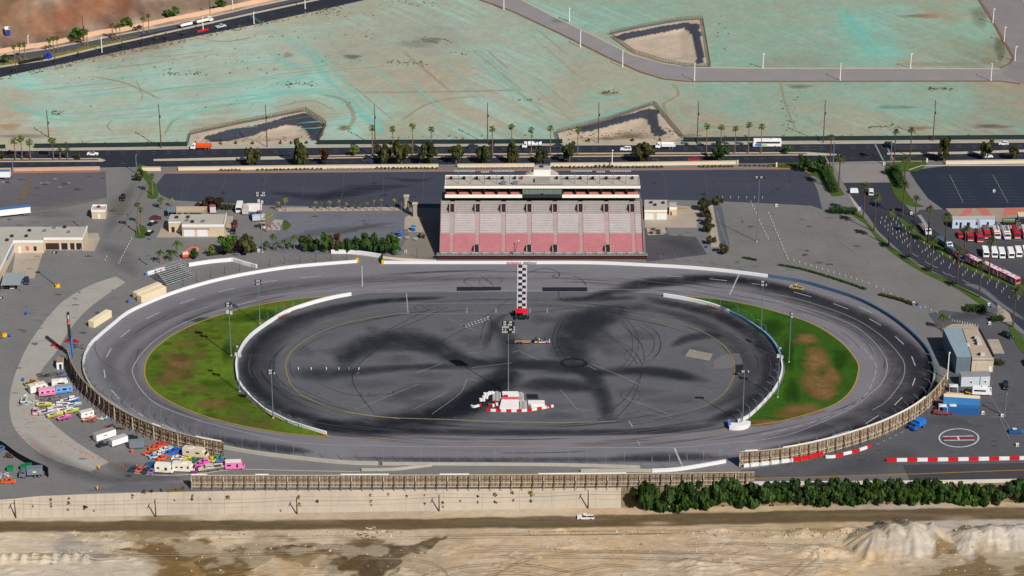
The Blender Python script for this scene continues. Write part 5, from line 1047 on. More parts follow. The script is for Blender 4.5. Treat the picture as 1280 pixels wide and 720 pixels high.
def catch_fence(pts_px,label,step=6.0,H=5.2,curve=1.3,side=1,n=5,mt=None,wires=5,z0=.9,name='catch_fence'):
    w=gp(pts_px,0,n); r=thing(name,label,'fence',(0,0,0)); mt=mt or STEEL; ps=resample(w,step); pn=normals(ps)
    for p,q in zip(ps,pn):
        mb=MB(); a=p; b=p+Vector((0,0,H*.72)); c=p+q*(side*curve*.45)+Vector((0,0,H*.92)); d=p+q*(side*curve)+Vector((0,0,H))
        mb.bar(a,b,.13,.13,mt); mb.bar(b,c,.12,.12,mt); mb.bar(c,d,.12,.12,mt); mb.build('post',r)
    fine=resample(w,2.5); fn=normals(fine); mb=MB()
    for i in range(wires):
        z=z0+(H*.62-z0)*i/(wires-1)
        for a,b in zip(fine[:-1],fine[1:]): mb.bar(a+Vector((0,0,z)),b+Vector((0,0,z)),.013,.013,mt)
    mb.build('cable',r); return r
# ================================================================== GRANDSTAND
ROOFG=mat('membrane_roof_grey',(178,172,164),.9,.07,.3,1.5); TANW=mat('stucco_tan',(206,186,160),.9,.06,.4,2); WHITEW=mat('stucco_white',(232,230,228),.8,.04,.4,2); MAROON=mat('maroon_trim',(120,52,52),.7,.08)
SEATG=mat('aluminium_bench_green_grey',(146,148,142),.6,.08,.5,2); SEATW=mat('aluminium_bench_pale',(222,216,218),.55,.07,.25,1.5); SEATP=mat('bench_faded_red',(196,126,133),.7,.08,.25,1.5); TREAD=mat('stand_tread',(176,166,166),.8,.08); TREADP=mat('stand_tread_red',(188,128,136),.8,.08); STEP=mat('stair_concrete',(176,152,148),.85,.08)
REDSEAT=mat('suite_seat_red',(204,128,116),.7,.08); PALEB=mat('fascia_white',(240,236,226),.6,.03)
gs=thing('grandstand','long stepped grandstand with pink and pale bench rows under a white roofed press level','grandstand',(0,0,0))
yf=G(640,316,2.2).y; yb=G(640,251,13.0).y; x0=G(549.5,316,2.2).x; x1=G(805.5,316,2.2).x; NR=30; run=(yb-yf)/NR; rise=10.8/NR; z00=2.2
aisx=[G(a,280,8).x for a in (565,597,629.5,661.8,694,726,758.6,791)]; aw=.85
bandm=lambda i: 0 if i<11 else (1 if i<22 else 2)
segs=[]; e=[x0]+[v for a in aisx for v in (a-aw,a+aw)]+[x1]
segs=[(e[i],e[i+1]) for i in range(0,len(e),2)]
upv=aisx; lov=[G(a,312,3).x for a in (596,661.5,694,759.8)]
for b,(bm_,tm) in enumerate(((SEATP,TREADP),(SEATW,TREAD),(SEATG,TREAD))):
    mb=MB(); tr=MB()
    for i in range(NR):
        if bandm(i)!=b: continue
        y=yf+i*run; z=z00+i*rise
        for (a,c) in segs:
            pieces=[(a,c)]
            if i in (23,24,25,26): pieces=[(a+(.7 if a>x0+1 else 0),c-(.7 if c<x1-1 else 0))]
            for (p,q) in pieces:
                mb.box(((p+q)/2,y+run*.72,z+.43),(q-p-.05,.32,.06),bm_); mb.box(((p+q)/2,y+run*.72,z+.2),(q-p-.2,.06,.4),tm)
        tr.box(((x0+x1)/2,y+run/2,z-.18),(x1-x0,run,.36+.0),tm)
    tr.build('tread_deck',gs); mb.build('bench_rows',gs)
for a in aisx:
    mb=MB()
    for i in range(NR): mb.box((a,yf+i*run+run/2,z00+i*rise+.02+.01),(2*aw-.1,run*.98,.07),STEP); mb.box((a,yf+i*run+run*.25,z00+i*rise+.14),(2*aw-.1,run*.4,.16),STEP)
    mb.build('aisle',gs)
def vomit(x,i0,i1,w):
    y0,y1=yf+i0*run,yf+i1*run; z=z00+i0*rise; mb=MB(); h=(i1-i0)*rise
    mb.box((x-w/2-.35,(y0+y1)/2,z+h/2+.45),(.4,y1-y0,h+1.1),STEP); mb.box((x+w/2+.35,(y0+y1)/2,z+h/2+.45),(.4,y1-y0,h+.9),STEP); mb.box((x,y1+.1,z+h+.5),(w+1.4,.4,1.0),STEP); mb.build('vomitory_wall',gs)
    d=MB(); d.box((x,(y0+y1)/2+.1,z+1.2),(w+.1,(y1-y0)*.9,2.3),CHASS); d.build('vomitory_dark_box',gs)  # solid black box, painting in the shade inside the passage mouth
for a in upv: vomit(a,23,27,1.25)
for a in lov: vomit(a,0,3,1.2)
# concourse behind rows, suites, roof
yB=G(640,219.6,20.0).y; ys=yb-1.5; xr0=G(556,231.9,20).x; xr1=G(800,231.9,20).x; xp0=G(653,236,18).x; xp1=G(702.3,236,18).x
mb=MB(); mb.box(((x0+x1)/2,(yb+yB)/2+.6,6.4),(x1-x0-.4,yB-yb-.4,12.8),mat('stand_understructure',(120,112,108),.9,.1)); mb.box(((x0+x1)/2,yf+.3,1.0),(x1-x0,.25,2.0),mat('front_wall_beige',(188,174,150),.9,.1)); 
for s,xx in ((0,x0+.12),(1,x1-.12)):
    vs=[(yf,0),(yb,0),(yb,13.6),(yf,2.9)]; pr=[]
    mb.add([(xx-.14,y,z) for y,z in vs]+[(xx+.14,y,z) for y,z in vs],[(0,3,2,1),(4,5,6,7),(0,4,7,3),(3,7,6,2),(2,6,5,1)],mat('stand_end_wall',(150,126,124),.9,.1))
mb.build('base_structure',gs)
mb=MB(); mb.box(((xr0+xr1)/2,yb+3.2,13.6),(xr1-xr0-.6,.3,2.9),DARK); mb.build('concourse_back_wall',gs)
mb=MB(); mb.box(((xr0+xr1)/2,(ys+yB)/2,14.95),(xr1-xr0-.5,yB-ys-.3,.35),DARK); mb.build('suite_floor',gs)
mb=MB(); mb.box(((xr0+xr1)/2,(ys+3.4+yB)/2,17.1),(xr1-xr0-.6,yB-ys-3.6,3.9),mat('suite_wall_dark',(64,56,58),.8,.1)); mb.build('suite_back_wall',gs)
for (a,c) in ((xr0,xp0-.1),(xp1+.1,xr1-.2)):
    mb=MB(); mb.box(((a+c)/2,ys,15.55),(c-a,.3,1.3),PALEB); mb.build('balcony_fascia',gs)
    n=6; w_=(c-a)/n
    for k in range(n):
        m2=MB(); cx=a+w_*(k+.5); 
        for j in range(3): m2.box((cx+.1,ys+.7+j*.75,15.6+j*.38),(w_*.8,.55,.32),REDSEAT)
        m2.build('suite_seats',gs); d=MB(); d.box((a+w_*k+.25,ys+1.6,16.9),(.22,2.8,3.6 if k else 3.4),WHITEW if k else DARK); d.box((a+w_*k+.25,ys+.3,17.2),(.26,.26,4.0),DARK); d.build('suite_partition',gs)
mb=MB(); mb.box(((xr0+xr1)/2,(ys-.15+yB)/2,19.78),(xr1-xr0,yB-ys+.15,.36),ROOFG); mb.build('roof',gs)
mb=MB(); mb.box(((xr0+xr1)/2,ys-.32,19.55),(xr1-xr0+.3,.3,1.1),PALEB); mb.build('roof_fascia',gs)
mb=MB(); mb.box(((xr0+xr1)/2,ys+.0,20.12),(xr1-xr0,.16,.3),MAROON); mb.box(((xr0+xr1)/2,yB-.1,20.12),(xr1-xr0,.16,.3),PALEB); mb.box((xr0+.1,(ys+yB)/2,20.12),(.16,yB-ys-.4,.3),PALEB); mb.box((xr1-.1,(ys+yB)/2,20.12),(.16,yB-ys-.4,.3),PALEB); mb.build('parapet',gs)
pb=MB(); pb.box(((xp0+xp1)/2,ys+.6,15.45),(xp1-xp0,1.2,1.2),DARK); pb.box(((xp0+xp1)/2,ys+.75,17.4),(xp1-xp0,.9,3.2),mat('press_box_shell',(70,76,74),.7,.08)); pbo=pb.build('press_box',gs)
g=MB(); g.box(((xp0+xp1)/2,ys+.2,17.6),(xp1-xp0-.2,.2,2.5),mat('press_glass_green',(108,124,116),.15,.12,.6,2,spec=.6)); g.build('window',pbo)
g=MB()
for k in range(14): g.box((xp0+.1+(xp1-xp0-.2)*k/13,ys+.08,17.6),(.14,.12,2.5),mat('mullion_grey',(96,106,104),.6))
g.box(((xp0+xp1)/2,ys-.0,16.55),(1.0,.3,.35),DARK); g.build('mullions',pbo)
# rear lift tower and roof deck
xt0,xt1=G(667,211,22).x,G(688,211,22).x; yt=yB+.2
mb=MB(); mb.box(((xt0+xt1)/2,yt+2.2,11.2),(xt1-xt0,4.4,22.4),WHITEW); mb.box(((xt0+xt1)/2,yt+2.2,22.5),(xt1-xt0-.3,4.1,.12),ROOFG); mb.box(((xt0+xt1)/2-.2,yt+2.6,22.75),(1.6,1.2,.5),DARK); 
for s,xx in ((-1,xt0),(1,xt1)): mb.add([(xx,yt,20),(xx+s*3.2,yt,20),(xx,yt,21.6),(xx,yt+3,20),(xx+s*3.2,yt+3,20),(xx,yt+3,21.6)],[(0,1,2),(3,5,4),(1,4,5,2),(0,3,4,1)],ROOFG)
mb.build('lift_tower',gs)
mb=MB(); zz=20.0
for i in range(24): mb.bar((xp0-.5+i*(xp1-xp0+1)/23,ys+.6,zz),(xp0-.5+i*(xp1-xp0+1)/23,ys+.6,zz+1.1),.07,.07,STEEL)
for z_ in (.5,1.1): mb.bar((xp0-.5,ys+.6,zz+z_),(xp1+.5,ys+.6,zz+z_),.07,.07,STEEL)
for s in (xp0-.5,xp1+.5): mb.bar((s,ys+.6,zz+1.1),(s,yB-.3,zz+1.1),.07,.07,STEEL)
mb.build('roof_railing',gs)
mb=MB(); mb.box((G(678,226,20).x,ys+5,20.5),(6,3.6,1.0),mat('roof_hatch_grey',(150,146,140),.8)); mb.build('roof_deck_box',gs)
for k,px in enumerate((564,580,596,611.5,628,643.5,652,696,709,725.5,741,758,774,790.5)):
    m2=MB(); x=G(px,224,20).x; m2.box((x,G(px,223.6,20).y,20.45),(1.0,1.2,.9),DARK if k%3 else MAROON); m2.build('roof_vent',gs)
for px in (629,644): m2=MB(); x=G(px,229,20).x; m2.box((x,ys+1.6,20.6),(2.1,1.3,1.1),STEEL); m2.build('air_conditioner',gs)
for (pa,pb_,posts,n) in ((567.5,594,(573,588.5),13),(601,611.5,(605.5,),5),(616,642.5,(621,637),13),(713,740,(718.5,734.5),13),(745,756.5,(749.5,),5),(762,788.5,(766.5,782.5),13)):
    m2=MB(); yq=ys+1.0; 
    yy=G(600,229.5,20).y; ztop=CH+(-SS+((360-213.3)/FPX)*CC)*(yy-CAMY)/(CC+((360-213.3)/FPX)*SS)
    xa,xb=G(pa,229.5,20).x,G(pb_,229.5,20).x
    if n==5: ztop-=.3
    for p in posts: x=G(p,229.5,20).x; m2.cyl((x,yy,20),(x,yy,ztop),.13,.1,STEEL,6)
    m2.bar((xa,yy,ztop),(xb,yy,ztop),.16,.16,STEEL)
    for k in range(n): x=xa+(xb-xa)*(k+.5)/n; m2.cyl((x,yy+.1,ztop+.1),(x,yy-.5,ztop-.2),.16,.3,LAMPW,7)
    m2.build('light_bank',gs)
# front rail, platform
mb=MB(); mb.box(((x0+x1)/2,yf-.9,1.9),(x1-x0+2.4,1.9,.22),mat('walkway_deck',(150,152,146),.8)); mb.box(((x0+x1)/2,yf-1.2,.9),(x1-x0+2.0,.3,1.8),mat('stand_skirt_dark',(70,34,38),.8)); mb.build('front_walkway',gs)
mb=MB()
for i in range(56): x=x0-1+(x1-x0+2)*i/55; mb.bar((x,yf-1.75,2.0),(x,yf-1.75,3.1),.09,.09,STEEL)
for z_ in (2.4,2.75,3.1): mb.bar((x0-1,yf-1.75,z_),(x1+1,yf-1.75,z_),.08,.08,STEEL)
mb.build('front_railing',gs)
for i in range(20): 
    m2=MB(); x=x0+1.6+(x1-x0-3)*i/19; m2.box((x,yf-.6,2.35),(2.2,.8,.5),mat('wheelchair_bay_panel',(196,196,196),.6)); m2.build('front_panel',gs)
# big screen on mast at the front rail
r=thing('camera_boom','dark round dish on a bent mast before the front rail of the grandstand','mast',G(644,322),0); b=G(644,322)
mb=MB(); mb.cyl((0,0,0),(0,0,3.0),.14,.12,DARK,7); mb.cyl((0,0,3.0),(1.2,1.8,6.2),.1,.08,DARK,6); mb.build('pole',r)
mb=MB(); mb.cyl((-1.1,-.2,1.2),(-1.0,.3,2.2),1.15,1.0,DARK,12); mb.build('dish',r); mb=MB(); mb.box((1.3,1.9,6.3),(.7,.5,.5),LAMPW); mb.build('lamp_head',r)
# ================================================================== BUILDINGS
def bldg(name,label,roofpx,z,wall,roof,cat='building',parapet=None,pm=None,z0=0.0):
    w=gp(roofpx,z); w2=[(p.x,p.y) for p in w]; r=thing(name,label,cat,(0,0,0)); mb=MB(); mb.prism(w2,0,z-.12,wall); mb.build('wall',r)
    c=Vector((sum(p[0] for p in w2)/len(w2),sum(p[1] for p in w2)/len(w2))); rf=MB(); rf.prism([tuple(c+(Vector(p)-c)*1.004) for p in w2],z-.118,z+.02,roof); ro=rf.build('roof',r); bldg.roof=ro
    if parapet:
        pp=MB(); ww=[Vector((p[0],p[1],0)) for p in w2]; wallrib(pp,[ww[i] for i in parapet],1.0,.3,pm or WHITEW,z-.45); pp.build('parapet',r)
    return r,w
def panel(r,name,A,B,t0,t1,z0,z1,mt,out=.06,th=.1):
    a=Vector((A.x,A.y,0)); b=Vector((B.x,B.y,0)); d=(b-a); n=Vector((d.y,-d.x,0)).normalized(); 
    if n.y>.3: n=-n
    p=a+d*t0+n*out; q=a+d*t1+n*out; mb=MB(); c=(p+q)/2; mb.box((c.x,c.y,(z0+z1)/2),((q-p).length,th,z1-z0),mt,math.atan2(d.y,d.x)); return mb.build(name,r)
DOORW=mat('roller_door_white',(226,226,230),.6,.04); DOORD=mat('door_dark',(60,44,46),.7,.08); SIGNB=mat('sign_blue',(92,130,196),.6,.05)
r,w=bldg('office_building','low tan office wing with flat grey roof and white parapet in an L shape',[(-120,284),(109,283.5),(103,298.5),(55,298.5),(54,302),(17,302),(0,337),(-30,398),(-160,398)],4.8,TANW,ROOFG,parapet=[1,2,3,4,5,6,7])
A,B=w[3],w[2]; 
for t0,t1,mm,nm in ((.03,.38,DOORD,'porch'),(.44,.6,GLASS,'window'),(.67,.78,DOORD,'door'),(.83,.97,GLASS,'window')): panel(r,nm,A,B,t0,t1,.3,3.0,mm)
A,B=w[5],w[4]
for t0,t1,mm,nm,zz in ((.14,.22,WHITEW,'door',.0),(.4,.5,mat('window_pinkish',(170,120,130),.3),'window',1.2),(.66,.76,GLASS,'window',1.0)): panel(r,nm,A,B,t0,t1,zz,2.8,mm)
A,B=w[6],w[5]; panel(r,'sign_band',A,B,.45,.98,2.9,4.1,SIGNB)
for px,py in ((15,296),(33,296),(37,289),(56,289.5),(81,284.8),(86,291),(68,285.5),(9,301)): m2=MB(); p=G(px,py,4.8); m2.box((p.x,p.y,5.2),(1.1,1.1,.8),DARK if px%2 else STEEL); m2.build('roof_vent',bldg.roof)
r,w=bldg('ticket_booth','small square tan booth with white band, standing alone on the west tarmac',[(116,257.3),(133.5,257.3),(131.5,263.8),(114.3,263.8)],3.4,TANW,ROOFG,parapet=[0,1,2,3,0])
panel(r,'door',w[3],w[2],.45,.6,.05,2.1,WHITEW); m2=MB(); p=G(123.5,259.5,3.4); m2.box((p.x,p.y,3.8),(1.1,1,.8),MAROON); m2.build('roof_vent',bldg.roof)
r,w=bldg('garage_building','tan flat roofed station with two white garage doors, tree row in front',[(213,268),(283,267.6),(280,282.2),(227.3,282.2),(227,277),(210.5,277)],4.6,TANW,ROOFG,parapet=[1,2,3])
for a,b in ((.04,.29),(.35,.6)): panel(r,'garage_door',w[3],w[2],a,b,.1,3.0,DOORW)
panel(r,'trim_band',w[3],w[2],.02,.65,3.1,3.4,MAROON); panel(r,'door',w[5],w[4],.2,.45,.1,2.3,DOORD); panel(r,'trim_band',w[5],w[4],.0,1,4.0,4.5,WHITEW,.08)
for px,py in ((221,272.5),(235,272.2),(240.5,278),(254,277.5),(234,276.5)): m2=MB(); p=G(px,py,4.6); m2.box((p.x,p.y,5.0),(1.2,1.1,.8),DARK if px%2 else STEEL); m2.build('roof_vent',bldg.roof)
def carport(label,roofpx,z,mt,name='carport',posts=True):
    w=gp(roofpx,z); r=thing(name,label,'carport',(0,0,0)); mb=MB(); mb.prism([(p.x,p.y) for p in w],z-.15,z,mt); mb.build('roof',r)
    for p in w: 
        m2=MB(); m2.bar((p.x*.998+.0,p.y,0),(p.x*.998,p.y,z-.14),.16,.16,STEEL); m2.build('post',r)
    return r
carport('grey sheet roofed carport by the west office with two cars under it',[(5.5,341),(29.5,340.6),(25,356),(.8,356.3)],3.0,mat('sheet_roof_grey',(150,158,160),.5,.06,1,3))
carport('grey and blue covered parking behind the garage station',[(209,258.5),(219,258.3),(219.5,265),(209.5,265)],2.8,mat('sheet_roof_teal',(108,130,138),.6))
r,w=bldg('storage_shed','long open shed with tan roof edge behind the garage station',[(220,258),(259,258),(258,260),(253,264.5),(220,264.5)],2.6,mat('shed_wall_shade',(150,136,118),.9),mat('shed_roof_rust',(190,170,146),.9,.15,.6))
for a,b in ((.05,.2),(.3,.45),(.5,.95)): panel(r,'bay_opening',w[4],w[3],a,b,.1,2.0,DARK)
r,w=bldg('concession_building','tan flat roofed concession stand with two white shutters beside the grandstand',[(805.5,250),(834,250),(834,262.3),(805.5,262.3)],4.4,TANW,ROOFG)
for a,b in ((.02,.4),(.54,.98)): panel(r,'shutter',w[3],w[2],a,b,.2,2.9,DOORW)
panel(r,'trim_band',w[3],w[2],0,1,3.5,4.3,PALEB); 
for px,py in ((814,254),(819,257),(829,254.4)): m2=MB(); p=G(px,py,4.4); m2.box((p.x,p.y,4.8),(1.1,1.0,.8),DARK); m2.build('roof_vent',bldg.roof)
r,w=bldg('ticket_booth','little white fronted annex at the end of the concession stand',[(836.5,253),(845.5,253),(846,258.8),(836.8,258.8)],3.6,TANW,ROOFG); panel(r,'trim_band',w[3],w[2],0,1,2.5,3.5,PALEB); panel(r,'door',w[3],w[2],.15,.35,0,1.6,MAROON)
M_bluer=mat('metal_roof_blue_grey',(140,158,170),.5,.05,.3,3); 
r,w=bldg('workshop_hall','blue grey metal roofed hall with dark west wall beside the right hand turn',[(1179,410.6),(1202,410.2),(1214,445.5),(1196,446)],6.6,mat('hall_wall_blue',(104,118,128),.7),M_bluer)
r,w=bldg('workshop_annex','tan gravel roofed block with rooftop coolers adjoining the blue grey hall',[(1203.5,411),(1224,411),(1242.5,447),(1215.5,447)],5.6,mat('stucco_beige',(202,182,158),.9),mat('gravel_roof',(176,160,142),.95,.08,.5,3),parapet=[1,2],pm=DARK)
panel(r,'roller_door',w[3],w[2],.2,.75,.1,3.4,mat('roller_door_beige',(196,178,156),.8)); panel(r,'trim_band',w[3],w[2],.0,1,4.5,4.9,mat('trim_bluegrey',(126,140,160),.7)); panel(r,'door',w[3],w[2],.8,.92,.05,2.2,WHITEW)
for px,py in ((1220.5,423.5),(1223,427),(1224,430.5),(1228,444),(1209,432.5)): m2=MB(); p=G(px,py,5.6); m2.box((p.x,p.y,6.1),(1.5,1.1,1.0),LAMPW); m2.box((p.x-1.1,p.y,6.0),(.6,1,.8),DARK); m2.build('air_conditioner',bldg.roof)
r,w=bldg('office_trailer','white office trailer with two small windows below the workshop block',[(1199.5,464.5),(1237,463.8),(1238,470.3),(1202,471)],3.8,mat('trailer_siding',(198,204,214),.7,.04),mat('trailer_roof',(140,142,146),.8))
for a,b in ((.3,.4),(.78,.9)): f=panel(r,'window',w[3],w[2],a,b,1.3,2.3,WHITEW); 
panel(r,'drainpipe',w[3],w[2],.645,.66,.1,3.6,DARK)
for a,b in ((.32,.38),(.81,.87)): panel(r,'window_pane',w[3],w[2],a,b,1.5,2.1,GLASS,.13)
r,w=bldg('fire_office','long white single storey office with dark doors behind the fire engines',[(1190,270.3),(1243,269.6),(1244,274.2),(1191,274.6)],3.8,mat('office_siding_white',(190,204,226),.7,.04),mat('office_roof_pale',(178,176,174),.8))
for a,b,z0,z1,nm,mm in ((.08,.12,1.5,2.7,'window',GLASS),(.17,.22,.1,2.6,'door',DARK),(.34,.41,.1,2.6,'door',DARK),(.55,.6,1.5,2.8,'window',GLASS),(.81,.86,.1,2.7,'door',DARK)): panel(r,nm,w[3],w[2],a,b,z0,z1,mm)
r,w=bldg('equipment_shed','dark fronted shed with pale roof at the edge of the fire yard',[(1272,265),(1330,263.5),(1330,271),(1273,270.5)],4.2,mat('shed_navy',(70,80,98),.8),mat('shed_roof_cream',(206,196,170),.8)); panel(r,'door',w[3],w[2],.05,.18,.1,3.2,DARK)
r,w=bldg('storage_shed','brown hut with white front standing behind the curved timber wall',[(71.3,446),(79.3,445.6),(78.3,452.5),(70.4,453)],2.8,WHITEW,mat('hut_roof_brown',(150,128,112),.9)); panel(r,'door',w[3],w[2],.4,.8,.1,2.0,DARK)
# ================================================================== TRACK WALLS, FENCES
BLUEW=mat('blue_barrier_paint',(80,105,134),.6,.06,.3); REDW=mat('red_barrier_paint',(206,26,30),.6,.05,.3); GREYW=mat('concrete_barrier_grey',(178,174,162),.85,.08,.3,2); YELW=mat('yellow_paint',(236,176,30),.6,.05)
SIGNR=mat('lettering_red',(206,40,60),.7,.05); SIGND=mat('lettering_dark',(78,70,60),.7,.05)
CHEQ=mat('white_wall_bright',(230,230,232),.5,.02)
def wall_text(par,body,px0,py0,px1,py1,h,z,mt,name='lettering'):
    a=G(px0,py0); b=G(px1,py1); cu=bpy.data.curves.new(name,'FONT'); cu.body=body; cu.extrude=.02; cu.size=1.0; cu.shear=.25; cu.space_character=1.05
    o=bpy.data.objects.new('tmp',cu); COL.objects.link(o); bpy.context.view_layer.update(); dg=bpy.context.evaluated_depsgraph_get(); me=bpy.data.meshes.new_from_object(o.evaluated_get(dg)); bpy.data.objects.remove(o)
    xs=[v.co.x for v in me.vertices]; ys_=[v.co.y for v in me.vertices]; W_=max(xs)-min(xs); Hh=max(ys_)-min(ys_); L=(b-a).length
    for v in me.vertices: v.co.x=(v.co.x-min(xs))/W_*L; v.co.y=(v.co.y-min(ys_))/Hh*h
    me.materials.clear(); me.materials.append(mt); t=bpy.data.objects.new(name,me); COL.objects.link(t); t.parent=par
    d=(b-a); t.location=(a.x,a.y,z); t.rotation_euler=(math.pi/2,0,math.atan2(d.y,d.x)); return t
fw=barrier([(478,329.6),(560,329.8),(645,329.8),(740,330),(806,332.8),(860,335.8),(910,340.3),(960,346.5)],1.15,'long white painted wall along the front straight below the grandstand',[CHEQ],.62,name='track_wall')
wall_text(fw,'IRWINDALE',633.5,330.6,652,330.6,.95,.15,SIGNR); wall_text(fw,'SPEEDWAY',654,330.6,671.5,330.6,.95,.15,SIGND)
m2=MB(); p=G(478.6,329.8); m2.box((p.x,p.y,.75),(1.0,.9,1.5),YELW); m2.build('end_marker',fw)
barrier([(960,346.5),(1000,353),(1030,361),(1072,375),(1110,395),(1140,418),(1160,440),(1167,458),(1168,471)],1.25,'blue painted track wall round the right hand turn',[BLUEW],.6,name='track_wall')
barrier([(1168,470),(1166,482),(1160,495)],1.2,'short pale wall end at the tip of the right hand turn',[GREYW],.6,name='track_wall')
lw=barrier([(104,455),(107.5,442.5),(113,432.5),(120.5,424.5),(140.5,407.5),(160.5,392),(191,377.5),(222.5,365.5),(254,356),(285,348.5),(319,342),(370,334.5),(446,328.3)],1.15,'white painted track wall round the upper left hand turn',[CHEQ],.62,name='track_wall')
m2=MB(); p=G(446.8,327.2); m2.box((p.x,p.y,.75),(1.0,.9,1.5),YELW); m2.build('end_marker',lw)
b=barrier([(414,316.8),(440,317.3),(462,319.8),(478,322.6)],1.5,'short white wall with a dark end by the pit gate',[CHEQ],.7,name='track_wall'); m2=MB(); p=G(477.5,325.5); m2.box((p.x,p.y,.9),(.5,4.5,1.8),DARK); m2.build('gate',b)
barrier([(478,322.8),(500,325),(545,327.5)],.8,'low tan kerb wall between pit gate and grandstand',[M_cream],.4,name='track_wall')
b=barrier([(184,344),(200,339.5),(206,338)],1.4,'short white wall length with blue end left of the small bleachers',[CHEQ],.7,name='track_wall'); m2=MB(); p=G(183.5,344.2); m2.box((p.x,p.y,.75),(.8,.9,1.5),SIGNB); m2.build('end_marker',b)
barrier([(236,333),(262,329),(284,327),(292,326.6),(304,330.5),(321,335)],1.4,'white wall bending back behind the left hand turn by the bleachers',[CHEQ],.7,n=2,name='track_wall')
barrier([(104,455),(106,470),(118,490),(140,507),(175,527),(230,546),(280,560)],1.1,'grey concrete wall inside the left curved timber fence',[GREYW],.5,name='track_wall')
barrier([(280,561),(312,566.5),(345,571),(380,575),(420,579),(450,580.8),(478,581.3)],1.2,'row of pale concrete barrier sections past the pink camper',[GREYW],.55,seg=6.2,n=4)
barrier([(478,581.3),(560,581.6),(640,582),(720,583),(800,585.5)],1.0,'long low concrete wall along the back straight',[GREYW],.45,name='track_wall')
barrier([(452,588.5),(490,588),(520,585),(540,582.6)],.9,'thin tapering concrete wall merging into the back straight',[GREYW],.45,name='track_wall')
barrier([(726,590),(760,589.5),(815,590)],1.0,'plain concrete wall length leading to the white pit wall',[GREYW],.5,name='track_wall')
barrier([(815,590.3),(845,588.6),(880,583.2),(907,578.4)],1.15,'curved white wall at the pit lane exit on the back straight',[CHEQ],.62,name='track_wall')
barrier([(929.5,584),(960,580.6),(991,576.8)],1.15,'white wall in front of the right curved timber fence',[CHEQ],.62,name='track_wall')
barrier([(991,576.8),(1010,573.6),(1028,569)],1.35,'solid red wall in front of the right curved timber fence',[REDW],.75,name='track_wall')
barrier([(1032,572.4),(1042,572.2),(1056,568.5),(1072,564.5),(1089,558.5)],.9,'short curved red and white barrier row below the timber fence',[CHEQ,REDW],.6,seg=3.2)
barrier([(1108,577),(1160,576.3),(1220,575.4),(1290,574.2),(1400,572.5)],1.1,'straight red and white barrier row below the helipad',[REDW,CHEQ],.65,seg=3.35,n=2)
barrier([(930,606),(1040,605.5),(1160,604.5),(1280,602.5),(1420,600)],1.1,'weathered low white wall behind the roadside hedge',[mat('old_white_wall',(216,206,192),.85,.1)],.5,name='perimeter_wall',cat='wall')
def inner_wall(pts,txt,label):
    r=barrier(pts,1.3,label,[CHEQ],.7,name='track_wall')
    for body,a,b,mt in txt: wall_text(r,body,a[0],a[1],b[0],b[1],.9,.2,mt)
    return r
inner_wall([(439,369.5),(420,372.8),(400,377.5),(378,384),(358,391.5),(340,402),(324,413),(313,422),(304,433),(298,446),(295.5,457),(296.5,470),(298.5,479),(304,488),(311,496)],[('IRWINDALE',(348,398.9),(360,393.5),SIGNR),('SPEEDWAY',(364,392),(376,387.5),SIGND)],'white inner wall round the left side of the infield')
barrier([(311,496),(330,512.8),(345,520.5),(360,528),(382,535.5),(408,543)],1.1,'lower white inner wall below the left grass island',[CHEQ],.5,name='track_wall')
inner_wall([(829.5,370.8),(850,374),(872,378.3),(893,384),(912,391.5)],[('IRWINDALE',(883.5,383),(898,388),SIGNR),('SPEEDWAY',(901,389.5),(913,395),SIGND)],'white inner wall beside the right grass island')
barrier([(912,391.5),(930,400.5),(946,411),(958,420),(967,430),(973,440),(976.5,451)],1.2,'blue tinted inner wall beside the right grass island',[mat('blue_white_barrier',(120,160,196),.6)],.6,name='track_wall')
barrier([(976.5,451),(977.5,466),(970,485),(955,503.5),(936,521.5),(922,528)],1.1,'lower white inner wall beside the right grass island',[CHEQ],.5,name='track_wall')
b=barrier([(912,535.5),(922,536),(930,534.5),(933.5,531)],1.6,'white rounded wall end with a blue face below the right grass island',[CHEQ],2.6,n=3,name='track_wall'); m2=MB(); p=G(911.5,533.5); m2.box((p.x,p.y,.9),(.9,4.0,1.8),SIGNB); m2.build('end_marker',b)
wood_fence([(87,452),(89,462),(94,474),(103,488),(118,503),(140,521),(170,538),(205,552),(245,563),(281,570)],5.0,'tall curved timber backed wall round the lower left turn',back=-1,whitetops=((.72,.76),(.9,1)))
wood_fence([(240,610),(400,610),(600,609.5),(800,608),(942,606)],4.6,'long straight timber backed wall along the back straight',back=-1,n=3,whitetops=((.0,.035),(.115,.145),(.27,.36),(.445,.5),(.62,.78)))
wood_fence([(924,582.5),(960,580),(1000,574),(1050,562),(1100,545),(1140,525),(1165,505),(1182,483)],5.2,'tall curved timber backed wall round the lower right turn',back=-1,whitetops=((.02,.07),(.15,.8)))
catch_fence([(108,450),(110,468),(122,487),(150,506),(190,524),(235,542),(282,559)],'steel catch fence on the left turn wall',5.5,5.4,1.6,1)
catch_fence([(282,560.5),(330,568),(370,573),(410,577.6),(450,580),(540,581.4),(640,582),(740,583),(800,585)],'steel catch fence posts on the back straight wall',6.0,5.4,.9,1,n=4)
catch_fence([(815,589.5),(860,585.5),(907,577.5),(930,581)],'short steel catch fence at the pit exit wall',5.8,5.0,.9,1,n=3)
catch_fence([(950,578.6),(1000,570.6),(1050,557.6),(1100,540),(1140,519),(1162,494),(1168,471),(1164,457)],'steel catch fence with inward curved posts on the right turn',7.0,5.4,2.4,1)
catch_fence([(229,357),(262,348),(300,339),(350,331.5),(404,326.5),(446,324)],'dark mesh fence behind the white left hand wall',6.0,3.2,.1,1,n=4,mt=DARK,wires=4,z0=.3,name='mesh_fence')
